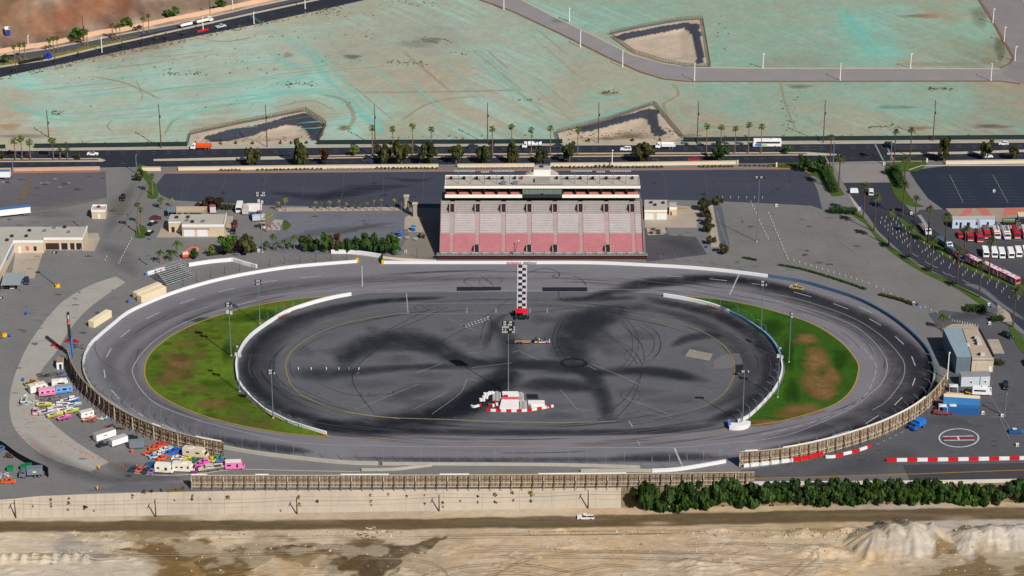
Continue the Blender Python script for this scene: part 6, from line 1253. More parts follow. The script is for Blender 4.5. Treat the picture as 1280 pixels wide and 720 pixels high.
catch_fence([(416,309),(440,310.5),(470,314),(496,318.5),(520,322),(546,324.5)],'dark chain fence below the tree row by the pit gate',7.0,4.0,.1,1,n=3,mt=DARK,wires=6,z0=.2,name='mesh_fence')
catch_fence([(808,323.5),(850,326),(893,331),(930,338)],'low mesh fence right of the grandstand',5.5,2.6,.1,1,n=3,mt=STEEL,wires=5,z0=.2,name='mesh_fence')
catch_fence([(300,490),(311,498.5),(330,515),(360,530.5),(390,540)],'steel catch fence posts below the left inner wall',4.6,4.6,1.6,-1,n=4)
catch_fence([(888,380.5),(912,389.5),(930,398.5),(946,409),(960,420)],'steel catch fence posts on the right inner wall',4.6,4.4,1.6,-1,n=4)
catch_fence([(975,470),(962,498),(944,517),(926,529)],'steel catch fence posts on the lower right inner wall',5.0,4.6,1.8,-1,n=4)
catch_fence([(325,408),(340,400),(360,389.5),(380,382),(400,375.5)],'steel catch fence posts above the left inner wall',4.6,4.0,.3,1,n=4)
# perimeter walls and windscreen fences along the main road
SCREEN=mat('windscreen_fabric_green_black',(34,48,50),.8,.08,.4,2)
for pts,lb in (([(-300,189.5),(-60,187.5),(7,186)],'dark screened fence at the far left of the main road'),([(43,185),(150,183.8),(234,182.6)],'dark screened fence left of the fenced basin'),([(396,180.5),(480,180),(600,179.6),(703,179.2)],'dark screened fence between the two roadside basins'),([(854,177.2),(960,176),(1120,175),(1280,174),(1500,172)],'dark screened fence right of the middle basin')):
    r=thing('screened_fence',lb,'fence',(0,0,0)); w=gp(pts); mb=MB(); wallrib(mb,w,2.0,.12,SCREEN); mb.build('screen',r)
    for p in resample(w,9): m2=MB(); m2.bar(p+Vector((0,.12,0)),p+Vector((0,.12,2.2)),.1,.1,STEEL); m2.build('post',r)
MESH=mat('mesh_fence_brown',(96,78,66),.9,.1)
def basinfence(pts,lb,H=2.0):
    r=thing('mesh_fence',lb,'fence',(0,0,0)); w=gp(pts); mb=MB(); f=resample(w,3.0)
    for a,b in zip(f[:-1],f[1:]):
        for k in range(5): mb.bar(a+Vector((0,0,.15+k*H/4.4)),b+Vector((0,0,.15+k*H/4.4)),.05,.14,MESH)
        mb.bar(a,a+Vector((0,0,H)),.14,.14,MESH); mb.bar((a+b)/2,(a+b)/2+Vector((0,0,H)),.08,.08,MESH)
    mb.build('mesh_panel',r)
    return r
for pts,lb in (([(235,181),(238,168.5),(300,155),(382,139),(408,156),(398,178)],'brown mesh fence round the left roadside basin'),([(699,178.5),(695,167),(760,150.5),(818,131),(854,174)],'brown mesh fence round the middle roadside basin'),([(762,43.5),(800,35),(850,26),(878,24),(888,84),(858,83.5),(826,77.5),(792,66.5),(762,44.5)],'brown mesh fence round the upper basin by the grey road')): basinfence(pts,lb)
for pts,lb,mt,h in (([(-300,217.5),(-40,215),(12,214),(125,212.2)],'peach block wall left of the west entrance',mat('block_wall_peach',(214,164,136),.85,.06,.4),1.3),([(177.5,213.4),(201,213.4)],'short white wall by the west entrance planting',M_cream,1.6),([(223,213),(320,211.8),(420,210.6),(548,209.5)],'long cream wall along the road above the dark car park',M_cream,1.5),([(572,209.4),(640,208.8),(668,208.6)],'cream wall length behind the left half of the grandstand',M_cream,1.5),([(688,208.2),(760,207.6),(830,206.6),(921,205.2)],'cream wall length behind the right half of the grandstand',M_cream,1.5),([(1182,205.4),(1230,204.8),(1290,204),(1500,202)],'cream wall along the north east car park',M_cream,1.6)):
    r=barrier(pts,h,lb,[mt],.45,name='perimeter_wall',cat='wall',n=2); mb=MB(); wallrib(mb,gp(pts),.16,.62,M_kerb,h); mb.build('coping',r)
kerbline([(205,216.2),(548,213.8),(800,212.2),(921,209.6),(985,211),(1003,212.2),(1013,217)],.8,.14,M_red); kerbline([(-40,217),(125,214.8)],.6,.14,M_red); kerbline([(1136,212.6),(1152,207.2),(1182,207),(1285,206.6),(1420,206)],.6,.14)
for k,x in enumerate((922,970.6,997,1158.5)): r=barrier([(x-.9,(205.5,208.5,209,203.2)[k]),(x+.9,(205.5,208.5,209,203.2)[k])],1.9,('cream gate pillar at the wall end above the dark car park','cream gate pillar on the lawn strip left of the entry plaza','cream gate pillar by the round dense tree on the lawn','cream gate pillar right of the entry lawn')[k],[M_cream],.7,n=1,name='gate_pillar',cat='pillar')
# beige sound wall on the diagonal road
r=barrier([(-300,122),(0,66.5),(60,57.5),(110,46),(130,42),(150,40),(180,33.5),(250,19.5),(320,4.5),(400,-14)],2.2,'pale tan block wall along the far side of the diagonal road',[mat('block_wall_tan',(212,176,146),.85,.07,.4)],.5,n=3,name='boundary_wall',cat='wall')
# left bottom windscreen fence
r=thing('screened_fence','black screened fence curving round the scrap corner at lower left','fence',(0,0,0)); w=gp([(-40,540),(0,558),(20,572),(40,583),(59,591),(60,597)],0,4); mb=MB(); wallrib(mb,w,2.3,.12,mat('windscreen_black',(26,28,32),.8)); mb.build('screen',r)
for p in resample(w,4): m2=MB(); m2.bar(p+Vector((.1,.1,0)),p+Vector((.1,.1,2.4)),.1,.1,STEEL); m2.build('post',r)
# ================================================================== LIGHT MASTS, POLES
for px,pb,pt,lb,rw,cl,wp,hp_,sp in ((289,445,378,'left turf floodlight with white speakers, left of the pair',2,5,9,3,True),(325,405,350,'floodlight mast at the top of the left turf beside the inner wall',2,4,9,4,False),(635.5,493,401.5,'tall central floodlight with wide five row lamp bank above the white stage',5,9,16,12,False),(341.5,523,462,'floodlight mast below the left inner wall',2,5,10,3,False),(951.5,412,351,'floodlight mast at the top of the right turf',2,5,9,4,False),(986,453,391,'slim floodlight mast in the middle of the right turf',2,3,4,4,False),(928,528,463,'floodlight mast by the white wall end at lower right',1,6,11,2,False),(946,302,220.5,'tall floodlight mast standing in the pale car park',1,9,13,2,False),(328,315.5,240,'tall floodlight mast with speakers beside the palm tree island',2,7,13,3,True),(72,358.5,314.5,'car park floodlight on a yellow base by the west office',1,5,6,2,False),(5.5,420,371,'leaning far left floodlight on a yellow base',1,4,6,2,False),(972,497,434,'floodlight with white head beside the right inner wall',1,4,6,2,True),(299.5,490,432,'floodlight with white speakers against the left inner wall',1,4,6,2,True)):
    r=floodlight(px,pb,pt,lb,rw,cl,wp,hp_,None,sp)
    if 'yellow base' in lb: m2=MB(); m2.cyl((0,0,0),(0,0,1.0),1.0,.9,YELW,10); m2.build('base_guard',r)
for i,(px,pb,pt) in enumerate(((61,172,138),(201.5,185,130),(334,184,131),(469,182,131),(609.5,180,129),(748,179,128),(871.5,178,127),(1029,178.5,126),(1166,176.5,125.5))):
    utility_pole(px,pb,pt,'%s brown utility pole from the left on the far side of the main road'%ordn(i),'utility poles along the main road')
for i,(px,pb,pt) in enumerate(((20,648.5,626),(195,647,624.5),(371.5,643.5,622.5),(549,640,618.5),(735,636.5,613))):
    utility_pole(px,pb,pt,'%s slim utility pole from the left at the foot of the concrete levee'%ordn(i),'utility poles below the levee',ZP,1)
r=thing('power_line','thin twin cables strung along the foot of the concrete levee','cable',(0,0,0))
for k in range(2):
    pts=[G(x,y,ZP)+Vector((0,(-1.1,1.1)[k],6.0)) for x,y in ((-155,650.5),(20,648.5),(195,647),(371.5,643.5),(549,640),(735,636.5),(920,633),(1105,630),(1290,627),(1470,624))]; mb=MB()
    for a,b in zip(pts[:-1],pts[1:]):
        pr=a
        for s in range(1,9): t=s/8; q=a.lerp(b,t)+Vector((0,0,-1.6*4*t*(1-t)*.4)); mb.bar(pr,q,.035,.035,DARK); pr=q
    mb.build('cable',r)
utility_pole(105,52,20,'brown utility pole behind the tan wall beside the big round tree'); utility_pole(262.5,17,-4,'brown utility pole at the top edge above the diagonal road')
for i,(px,pb,pt,ar) in enumerate(((711.7,27,9,-1),(725.5,59,40,1),(778.2,84,65,1),(868,101,81,1),(953.5,85.5,66,-1),(1050,100.5,81,1),(1138,85.5,66,-1),(1238.5,101,81,1),(1241,29,10,-1),(1255,52,33,-1),(1268.5,76,57,-1),(629.8,12,-7,1))):
    street_light(px,pb,pt,'%s white street light on the grey roads'%('upper left,left bend,second on the bend,third on the bend,above the straight beside the third basin,middle of the straight,upper right of the straight,corner of the crossroad,first up the side road,second up the side road,third up the side road,topmost left'.split(',')[i]),'white street lights on the grey field roads',ar)
for i,(px,pb,pt) in enumerate(((127.5,65.5,47.5),(254,39,22),(317.5,29.5,16),(381.5,11,-8),(35.5,57,45),(291,11.5,-2))):
    street_light(px,pb,pt,'%s pale street light along the diagonal road'%('mid left,centre red fenced,right of the white truck,far right,behind the tan wall,upper right behind the wall'.split(',')[i]),'pale street lights along the diagonal road',1,True,1.0)
street_light(765,209.3,187.5,'white headed street light on the pavement behind the grandstand',arm=-.2); street_light(1041,210,177,'curved arm street light at the entry plaza',arm=1,white=False); street_light(16.5,215.5,202.5,'dark lamp post with red base by the white trailer',arm=.1,white=False); street_light(171,217,194.5,'dark lamp post on the west entrance planting',arm=.3,white=False); street_light(1113,205,178.5,'grey traffic signal mast right of the entry plaza',arm=1,white=False,name='traffic_signal'); street_light(184.5,331.5,313,'small lamp post beside the queen palms left of the boom lift',arm=.2,white=False); street_light(171,291,272.5,'lamp post with twin heads on the west drive',arm=.5,white=False); street_light(1255.5,520.5,492,'thin red lamp post with white base right of the blue containers',arm=.1,white=False); street_light(1184,474,441,'flag pole with a pink and white banner beside the workshop hall',arm=.1,white=True,name='flag_pole')
street_light(106,288,262,'tall thin lamp post behind the west office roof',arm=.2,white=False)
# scoreboard tower seen edge on
r=thing('scoreboard_tower','very tall narrow blue sign tower seen edge on at the left turn','sign tower',G(90,446),0); H=hpx(90,446,390); mb=MB(); mb.box((.1,0,H*.2),(1.1,1.8,H*.4),SIGNB,0,.6,1); mb.build('base',r); mb=MB(); mb.box((-.3,0,H*.68),(.75,2.0,H*.6),mat('tower_navy',(46,50,66),.7,.1),0,.9,1); mb.build('sign_panel',r); mb=MB(); mb.box((.0,-1.1,H*.86),(.5,.12,H*.2),mat('tower_banner',(220,190,200),.6)); mb.box((-.1,-1.15,H*.83),(.4,.1,H*.1),REDW); mb.build('banner',r)
mb=MB(); mb.bar((-.5,.8,0),(-.5,.8,H*.98),.3,.3,DARK); mb.bar((.3,-.8,0),(-.3,-.8,H*.98),.3,.3,DARK); mb.build('frame',r)
# ================================================================== TREES
MEDP='fan palms in the main road median'
fp=[(465.8,195,159.8),(491.5,195,161),(516,194.6,157.3),(539.5,194.4,161),(615.5,194,161),(639.6,194,158),(664,194,162.3),(688,193.4,160),(722,193.4,160.6),(882.8,192.2,157.2),(900.5,192,159),(918.3,192.2,160.6),(935.2,192,155.8),(951,191.6,157.8)]
for i,(x,b,c) in enumerate(fp): palm(x,b,c,4.9,'fan','%s fan palm from the left in the main road median'%ordn(i),group=MEDP,thick=.22)
for i,(x,b,c) in enumerate(((19.5,200,175.6),(28,200,173),(38.3,199.6,177.5),(67,199.6,175.8),(75.5,199.8,185.4),(84.8,199.6,185.4))): palm(x,b,c,(5.4,5.4,5.4,6.2,4.8,4.8)[i],'fan','%s fan palm in the planted median at far left of the main road'%ordn(i),group='fan palms in the far left median',thick=.24)
for i,(x,b,c) in enumerate(((18.5,75.5,58.3),(25.5,76,56),(31.5,73,56),(62,65,50.5),(67,64,48),(72,63,47.5),(105.8,58,41),(109.5,57.5,40),(141,49,31.5),(146,50.5,33),(150.5,49,31),(179.5,43,23),(186.5,42,19.5))): palm(x,b,c,3.9,'fan','%s fan palm from the left in the diagonal road median'%ordn(i),group='fan palms in the diagonal road median',thick=.22)
for i,(x,b,c,rr_) in enumerate(((1048,240,196.5,8.5),(1079,273,231.5,9),(1092.5,289.5,245.5,9),(1111,306.5,263.5,8.5),(1136.5,321,284,8.5),(1130.5,226.5,198.5,8.5),(1128,271,229.5,9),(1144,272,247,7.5),(1159.5,303,260,7.5),(1180.5,313,269.5,8.5),(1204.5,326,285.5,8.5),(1236,343,299.5,9),(1164.5,337,297,8),(1196,355,311,7.5),(1224,372,329.5,8.5),(1266,409,362,10.5))):
    palm(x,b,c,rr_,'date','%s date palm from the top left along the access road'%ordn(i),'date_palm','tall date palms along the access road',.3,True)
for x,b,c,lb in ((1037,211,170.5,'slim date palm behind the entry plaza street light'),(1117,210,164,'slim date palm at the right corner of the entry plaza'),(1137.5,196,161.5,'date palm standing in the road median right of the entry')): palm(x,b,c,6.5,'date',lb,'date_palm',None,.28,True)
for x,b,c,rr_,lb in ((1178,413,394.5,8.5,'queen palm at the top corner of the workshop hall'),(1203.5,463,448,8,'left queen palm before the workshop block'),(1214.5,461,446,8,'right queen palm before the workshop block')): palm(x,b,c,rr_,'queen',lb,'queen_palm',None,.24)
qp=[(200.5,329,314.5,8,'queen palm with thick crown, leftmost above the small bleachers'),(214,326,315.5,8.5,'low queen palm between the two taller palms above the bleachers'),(222.6,321.5,303.5,9.5,'tallest queen palm left of the orange boom lift'),(342,313,294.5,7,'tall queen palm at the left end of the pit tree row'),(333.5,313.5,303,6.5,'drooping queen palm left of the pit tree row by the mast'),(346.5,313.5,303.5,6,'small queen palm in the pit tree row near the mast'),(355.5,312.5,301,6,'third queen palm of the pit tree row'),(362,312.5,304,5.5,'short queen palm just left of the dense pit trees'),(368,312,296,6.5,'taller queen palm just left of the dense pit trees'),(533,325,322,0,'')]
for x,b,c,rr_,lb in qp[:-1]: palm(x,b,c,rr_,'queen',lb,'queen_palm','queen palms along the pit road',.22)
palm(333,290,271.5,7.5,'gold','golden palm on the small grass island by the chequered paving','king_palm',None,.22); palm(338.5,284,268,5,'gold','smaller golden palm behind the chequered paving','king_palm',None,.2)
for i,(x,b,c,rr_,kd) in enumerate(((347.5,264,252.5,5,'gold'),(357,264,249.5,6,'gold'),(394.8,263,252.5,4.4,'gold'),(402.5,263,252.8,4,'queen'),(412,263,252.6,4.6,'gold'),(424.4,263,251,4,'gold'),(433.3,263,254,3.5,'gold'),(442.3,263,251.3,4,'queen'),(450.4,263,254,4,'queen'),(459,263,253,3.6,'gold'),(467.6,263,250.8,3.4,'gold'),(476.5,263,249.5,3.6,'gold'),(492.8,263,249.2,3.8,'gold'),(501.6,263,250,3.6,'queen'))): palm(x,b,c,rr_,kd,'%s small walkway palm from the left beside the dark car park'%ordn(i),'king_palm','small palms along the walkway',.16)
palm(174,292.5,256,5,'fan','tall shaggy fan palm on the west drive island',thick=.26); palm(176.5,282,262,4.5,'fan','shorter shaggy fan palm behind the tall one on the west drive',thick=.24); palm(191,244,220,5,'fan','fan palm on the tan planting by the west entrance',thick=.26); palm(201.5,261,250,5,'fan','small fan palm at the corner of the garage station',thick=.2); palm(215,259,248.5,4.5,'gold','bright golden palm behind the garage station carport','king_palm',None,.2); 
palm(507,316,305.5,4,'gold','small sparse palm on the plaza left of the grandstand','king_palm',None,.14)
st=[(314.5,207,180,17,'olive','tall'),(374.5,206.5,173.5,20,'olive','tall'),(405,206.5,184.5,14,'plum','sparse'),(442.5,196,181,12,'lime','sparse'),(477.5,205.5,173,17,'olive','tall'),(501.5,206,172.5,19,'olive','round'),(535,205.5,176.5,20,'olive','round'),(570,205,180,18,'olive','round'),(605,205,181.5,16,'olive','round'),(641,205,175,15,'olive','tall'),(676,204.5,186,15,'olive','round'),(711.5,204.2,176.5,18,'olive','round'),(803.5,203.6,177.5,21,'olive','round'),(899.5,203,178,19,'dark','round'),(1179.5,202.3,171.5,15,'olive','round'),(1233.5,200.3,173.8,17,'olive','round'),(1266.5,199.8,181.5,11,'olive','round')]
for i,(x,b,t,wd,kd,sh) in enumerate(st): tree(x,b,t,wd,kd,sh,'%s street tree from the left on the near side of the main road'%ordn(i),'street_tree','street trees along the main road',clear=.18,n=800)
for x,b,t,wd,kd,sh,lb,nm in ((1004,214,194.5,16,'dark','round','dense round tree on the lawn left of the entry plaza','broadleaf_tree'),(1025,217,196,15,'dark','round','dense round tree on the lawn nearest the entry plaza','broadleaf_tree'),(985,193.5,181,8,'green','round','small bright tree in the median beside the white bus','broadleaf_tree'),
 (7.5,79,67.5,9,'green','round','round bush tree in the diagonal road median at far left','broadleaf_tree'),(96.5,50.5,33.5,18,'green','round','big round green tree behind the tan wall','broadleaf_tree'),(158.5,36,22.5,14,'green','round','dark green tree behind the wall right of three palms','broadleaf_tree'),(216.5,24,9.5,16,'green','round','round green tree right of the reclaimed slope','broadleaf_tree'),(277,12.5,-1,12,'green','round','green tree at the top edge beside the diagonal road','broadleaf_tree'),
 (283.5,317,292.5,22,'green','round','broad green tree right of the boom lift','broadleaf_tree'),(307.5,318,295,20,'olive','round','olive green tree with a red car behind it','broadleaf_tree'),(263,318,307,9,'lime','round','small yellow green bush tree by the garage yard','broadleaf_tree'),(243,323,310,11,'dark','bush','small dark tree behind the orange boom lift','broadleaf_tree'),
 (268,263,244.5,20,'plum','round','round reddish brown tree behind the garage station','broadleaf_tree'),(248,261,251.5,8,'plum','bush','small russet bush behind the garage station','broadleaf_tree'),
 (175.5,226,212,11,'olive','round','scrubby tree by the lamp post at the west entrance','broadleaf_tree'),
 (880.5,264,246.5,13,'olive','round','large round tree at the top of the narrow planter','broadleaf_tree'),(896.5,257.5,244.5,11,'olive','round','round tree at the car park corner right of the planter','broadleaf_tree'),(882.5,272,259.5,11,'brown','round','brownish tree second from the top of the planter','broadleaf_tree'),(884.5,281,267.5,11,'brown','round','rusty brown tree in the middle of the planter','broadleaf_tree'),(886,290.5,277.5,11,'olive','round','olive tree in the lower middle of the planter','broadleaf_tree'),(887.5,306,294.5,8,'olive','round','small tree near the low end of the planter','broadleaf_tree'),(892.5,303,294,6,'olive','bush','smallest bush tree near the low end of the planter','broadleaf_tree'),(904,317,305.5,13,'brown','round','brown round tree at the foot of the planter','broadleaf_tree')): tree(x,b,t,wd,kd,sh,lb,nm,None,clear=.2,n=700)
for i,(x,b,t,wd,kd,sh) in enumerate(((382,314,294.5,14,'dark','round'),(394,314,297,14,'dark','round'),(408,314,291,15,'green','round'),(419.5,313.5,289,13,'brown','sparse'),(424,315,301,11,'olive','round'),(436,315,291.5,13,'dark','tall'),(447.5,315.5,297.5,12,'dark','round'),(460,316,291.5,16,'dark','round'),(469,316,288.5,14,'dark','cone'),(481,317,293.5,17,'dark','round'),(491.5,317,294,16,'green','round'))): tree(x,b,t,wd,kd,sh,'%s dense tree from the left in the row above the pit gate'%ordn(i),'broadleaf_tree','dense trees above the pit gate',clear=.08,n=700)
# boundary trees on the bank
rr=random.Random(23); xs=[800,811,823,836,848,860,872]+[884,900,913,926,940,952,965,978,990,1003,1016,1029,1042,1056,1069,1082,1095,1109,1122,1135,1148,1161,1174,1186,1198,1212,1226,1239,1263,1276,1290]
for i,x in enumerate(xs):
    yb_=np.interp(x,[790,880,960,1100,1290],[634,631,629,627.5,625]); low=x<900; tp=600.5+rr.uniform(-1.5,2.5)+(2 if low else 0); z=-3.3
    tree(x+rr.uniform(-2,2),yb_-(2 if not low else 0)+rr.uniform(-1,1),tp+(3 if x in(884,1263) else 0),rr.uniform(20,25),'forest' if rr.random()<.65 else 'dark','round' if rr.random()<.6 else 'bush','%s bushy tree from the left in the boundary row on the bank'%ordn(i),'boundary_tree','boundary trees on the bank',z,clear=.03,n=800,sink=.6)
for i in range(46):
    x=rr.uniform(800,1290); shrub(x,float(np.interp(x,[790,960,1280],[635.5,633.5,628.5]))-rr.uniform(0,3),rr.uniform(4,9),rr.uniform(.5,1.0),rr.choice(('olive','brown','lime','olive')),'low scrub bush on the bank below the boundary trees',group='scrub below the boundary trees',z=ZP+.3,n=120)
lev=[(63,625.5,3.5),(63.5,630,3),(64,633.5,3),(86,624,3),(85.5,629.5,4.5),(85,637.5,3.5),(107,635,6),(41,633.5,3),(117.5,639,2),(166,619.5,3.5),(165.5,623,2.5),(241,620.5,4),(240.5,624.5,3.5),(263,624.5,3),(285,623,6),(218.5,626,2.5),(374,622.5,4.5),(374.5,631.5,4.5),(396.5,627.5,4.5),(351,639,3),(463,620,3.5),(463.5,627,3),(464,632,2.5),(485.5,618.5,3.5),(508,621,3),(530.5,619.5,2.5),(531,630,3),(553,629.5,4),(553.5,634,2.5),(575.5,626.5,3),(597.5,621,3.5),(597,628.5,3.5),(619,619,5),(619.5,628,4),(641,617,5),(642,626,4),(664,627,3.5),(664.5,618,7)]
for i,(x,y,wd) in enumerate(lev):
    t=.5; yc=np.interp(x,[c[0] for c in CREST],[c[1] for c in CREST]); yt=np.interp(x,[c[0] for c in TOE],[c[1] for c in TOE]); f=(y-yc)/(yt-yc); z=ZP*max(0,min(1,f))
    shrub(x,y,wd*1.15,.5+wd*.16,'yellow' if i%3 else 'brown','dry yellow weed clump growing from a joint of the concrete levee',name='dry_weed',group='weed clumps on the concrete levee',z=z,n=90,sink=.25)
for i,(x,y,wd,kd) in enumerate(((213,614.5,8,'yellow'),(222,613,9,'yellow'),(229,612.5,7,'yellow'),(180,615.5,6,'dark'),(189,615,6,'dark'),(202,614,5,'dark'))): shrub(x,y,wd,1.2,kd,'%s scrubby bush on the levee crest near the timber wall end'%('yellow left,yellow middle,yellow right,dark left,dark middle,dark right'.split(',')[i]),group='bushes on the levee crest',n=150)
# low planting along the walls
for i,x in enumerate(list(np.arange(276,300,4.5))+list(np.arange(322,345,5.5))+list(np.arange(346,402,5))): shrub(x,213.2-(x-276)*.012,5.5,.9,'olive','clipped shrub at the foot of the long cream wall',group='shrubs along the cream wall',n=90)
for i,x in enumerate(list(np.arange(410,468,3.6))+list(np.arange(574,666,3.4))): shrub(x,211.6-(x-410)*.006,3.0,.8,'plum' if i%2 else 'brown','small reddish shrub planted before the cream wall',group='reddish shrubs along the cream wall',n=60)
for i,x in enumerate(list(np.arange(471,548,5))+list(np.arange(692,830,5.2))+list(np.arange(875,918,5))): shrub(x,211.2-(x-471)*.005,5.6,1.2 if not 740<x<770 else 2.0,'olive' if i%4 else 'dark','clipped green shrub at the foot of the cream wall near the grandstand',group='green shrubs along the cream wall',n=90)
for i,x in enumerate(np.arange(925,1030,6)): shrub(x,207.2+(.3 if x<960 else 0.8),6,.9,'dark' if i%2 else 'green','low hedge plant on the lawn above the dark car park',group='hedge plants on the entry lawn',n=90)
def hedge(pts,w,h,label,kind='dark',n=2):
    line_=resample(gp(pts,0,n),.55); mb=MB(); r2=random.Random(len(label)); ms=LEAF[kind]; nn=normals(line_)
    for p,q in zip(line_,nn):
        for k in range(int(26*w)):
            a=r2.uniform(-1,1); zz=h*(r2.random()**.6); c=p+q*(a*w/2)+Vector((r2.uniform(-.4,.4),0,zz)); l=r2.uniform(.12,.3); t=Vector((r2.uniform(-1,1),r2.uniform(-1,1),r2.uniform(-.5,.5))).normalized(); b=t.cross(Vector((r2.uniform(-.4,.4),r2.uniform(-.4,.4),1))).normalized()
            mb.add([c-t*l,c-b*l,c+t*l,c+b*l],[(0,1,2,3)],ms[r2.randrange(3)])
    return tag(mb.build('hedge'),label,'hedge')
hedge([(1031,216),(1036,228),(1042,242)],3.2,2.6,'tall clipped hedge left of the entry plaza'); hedge([(1117,214),(1123,226),(1128,236)],3.6,3.0,'tall clipped hedge right of the entry plaza'); hedge([(260,319.6),(290,316),(320,314.5)],1.6,.9,'low green hedge under the trees right of the boom lift','olive'); hedge([(1037,266),(1050,266.5),(1062,267),(1070,267.5)],3.5,2.4,'shrub bed at the corner of the pale car park'); hedge([(1207,388),(1220,388.5),(1232,388)],4,2.0,'shrub bed on the rounded island beside the access road','dark'); hedge([(1239,401.5),(1247,401),(1253,400)],3,1.8,'shrub bed on the red kerbed island near the workshop','dark'); hedge([(278,262),(290,261.4)],3,2.2,'green hedge beside the parked trailers','olive'); hedge([(974,332),(1000,336.5),(1030,345),(1060,354.5),(1082,362.5)],1.0,.7,'thin line of low shrubs above the right hand turn','dark'); hedge([(1100,369),(1116,373),(1130,377),(1142,382)],1.6,.9,'low shrub strip at the corner of the pale car park','olive'); hedge([(1238,454),(1248,455),(1252,458)],3,1.5,'bushes right of the workshop block','olive'); hedge([(1206,461),(1218,462)],2.4,1.4,'bushes under the queen palms by the workshop','dark'); hedge([(930,323),(945,326)],1,.8,'short shrub strip right of the planter','dark')
for i,x in enumerate((20,69.5,98,127,152.5,178,194.5,207.5,229,17)): 
    y=100-.213*x+rr.uniform(-2,0); tree(x,y-6,y-16,3.2,'olive','cone','%s spindly young tree along the near side of the diagonal road'%ordn(i),'young_tree','young trees along the diagonal road',clear=.2,n=160)
for x,b,t,wd,lb in ((98,200,189,7,'small bushy tree at the end of the far left median'),(3,199.5,188,7,'bushy tree at the far left edge of the road median')): tree(x,b,t,wd,'olive','round',lb,'broadleaf_tree',None,clear=.15,n=300)
for i,(x,w_) in enumerate(((99,4),(219,4),(245,5),(276,4),(295,4),(316,5),(351,4),(364,4),(383,5),(547,6),(579,5),(735,7),(790,6),(825,5),(880,5),(990,6),(1010,5),(1090,6),(1157,5),(1195,6),(1215,9),(1254,5),(503,5),(642,6),(675,5))): shrub(x,np.interp(x,[99,640,1254],[181.5,177.5,172.5]),w_,1.7,'olive' if i%3 else 'brown','scrubby bush along the far side of the main road fence',group='bushes beyond the road fence',n=120)
# ================================================================== VEHICLES AND LOOSE THINGS
R_=lambda px,py,dx,dy,z=0.0: head(px,py,dx,dy,z)
E0=0.0; W0=math.pi
WHT=(238,238,240); BLK=(34,34,38)
# ---- main road
car('race',WHT,'white car with a red roof driving in the far lane near the west entrance',116,193.6,0,cat='car',name='sedan_car',roofc=(150,60,80))
truck('white cab truck with orange dump body in the far lane',251.5,186.6,W0,WHT,'dump_truck',L=9.0,bodyc=(232,88,30))
truck('white tanker style truck behind the grandstand in the far lane',665,185,W0,WHT,'water_truck',L=8.6,body='tank',bodyc=(226,226,232))
car('sedan',WHT,'white car half hidden by a tree in the near lane behind the grandstand',705.8,198.4,W0)
car('suv',WHT,'white sport utility vehicle in the far lane right of the grandstand',782,188.2,W0)
truck('white dump truck in the far lane above the dark car park',831.5,185.3,W0,WHT,'dump_truck',L=8.6,bodyc=(232,230,228))
car('sedan',(176,28,48),'red car in the near lane above the dark car park',867,201,W0)
r=boxvan(12.2,2.6,3.2,(240,240,242),'white coach with green and blue swoosh in the far lane','coach','bus',958.5,182.8,W0,roofc=(240,240,242),win=((-.03,.84,2.1,.8,0),),floor=.4,stripes=((.32,.22,1.1,.9,(40,120,190)),(.1,.2,1.0,.7,(150,200,60))),wr=.5,hump=(-3,2.2,.25))
car('sedan',(44,54,62),'dark car in the far lane left of the entry plaza',977.5,188.5,E0); car('suv',(38,62,76),'dark blue vehicle waiting in the far lane at the crossing',1112,182.5,E0)
car('hatch',WHT,'white car in the far lane at the far right',1254,181,W0); car('sedan',(232,238,244),'white car hidden behind a tree in the near lane at far right',1234,197,E0)
car('sedan',(40,60,92),'dark blue car in tree shade in the near lane',460,202.6,W0); car('sedan',(34,38,48),'dark car at the cream wall in the near lane right of the grandstand',815,202.6,E0); car('sedan',(50,66,82),'grey blue car in the far lane behind the palms',697,184.2,W0); car('sedan',(34,38,44),'dark car in the far lane between two street trees',519,187,W0); car('hatch',(52,56,64),'dark grey car in the far lane behind the walkway palms',591,185.2,E0)
# ---- diagonal road
hd=R_(44,75,10,-2.1)
r=truck('bright blue tractor unit with a long empty flatbed trailer',55.5,74.5,hd,(22,62,190),'semi_truck','semi truck',L=7.6,body='bobtail'); t=MB(); t.box((-7.6,0,1.15),(10.5,2.4,.25),CHASS); t.box((-11.6,0,.75),(2.6,2.2,.5),CHASS); t.build('trailer_deck',r); wheels(r,[(-12.4,1),(-12.4,-1),(-11.2,1),(-11.2,-1)],.5,.3)
hd=R_(250,32,10,-2.3)
r=truck('white tipper truck towing a second loaded tipper trailer',255,28.5,hd,WHT,'tipper_truck','truck',L=9.5,body='dump',bodyc=(236,232,230)); 
t=MB()
for s in (-1,1): t.box((-10.6,s*1.15,1.75),(6.6,.12,1.3),paint(*WHT))
t.box((-13.85,0,1.75),(.12,2.3,1.2),paint(*WHT)); t.box((-7.35,0,1.75),(.12,2.3,1.2),paint(*WHT)); t.box((-10.6,0,1.9),(6.2,2.2,.9),paint(160,96,74)); t.box((-6,0,.9),(3,.2,.2),CHASS); t.build('trailer',r); t=MB(); t.box((-1.3,0,1.9),(5.8,2.2,.95),paint(164,100,78)); t.build('load',r); wheels(r,[(-13,1.02),(-13,-1.02),(-8.4,1.02),(-8.4,-1.02)],.5,.3)
pickup((206,216,222),'pale pickup truck beside the red barrier on the diagonal road',276,34.5,R_(276,34,10,-2.2))
barrier([(246.5,40.5),(253,39.3),(260,37.3)],.9,'red water barrier at the foot of a street light on the diagonal road',[REDW],.6,n=1)
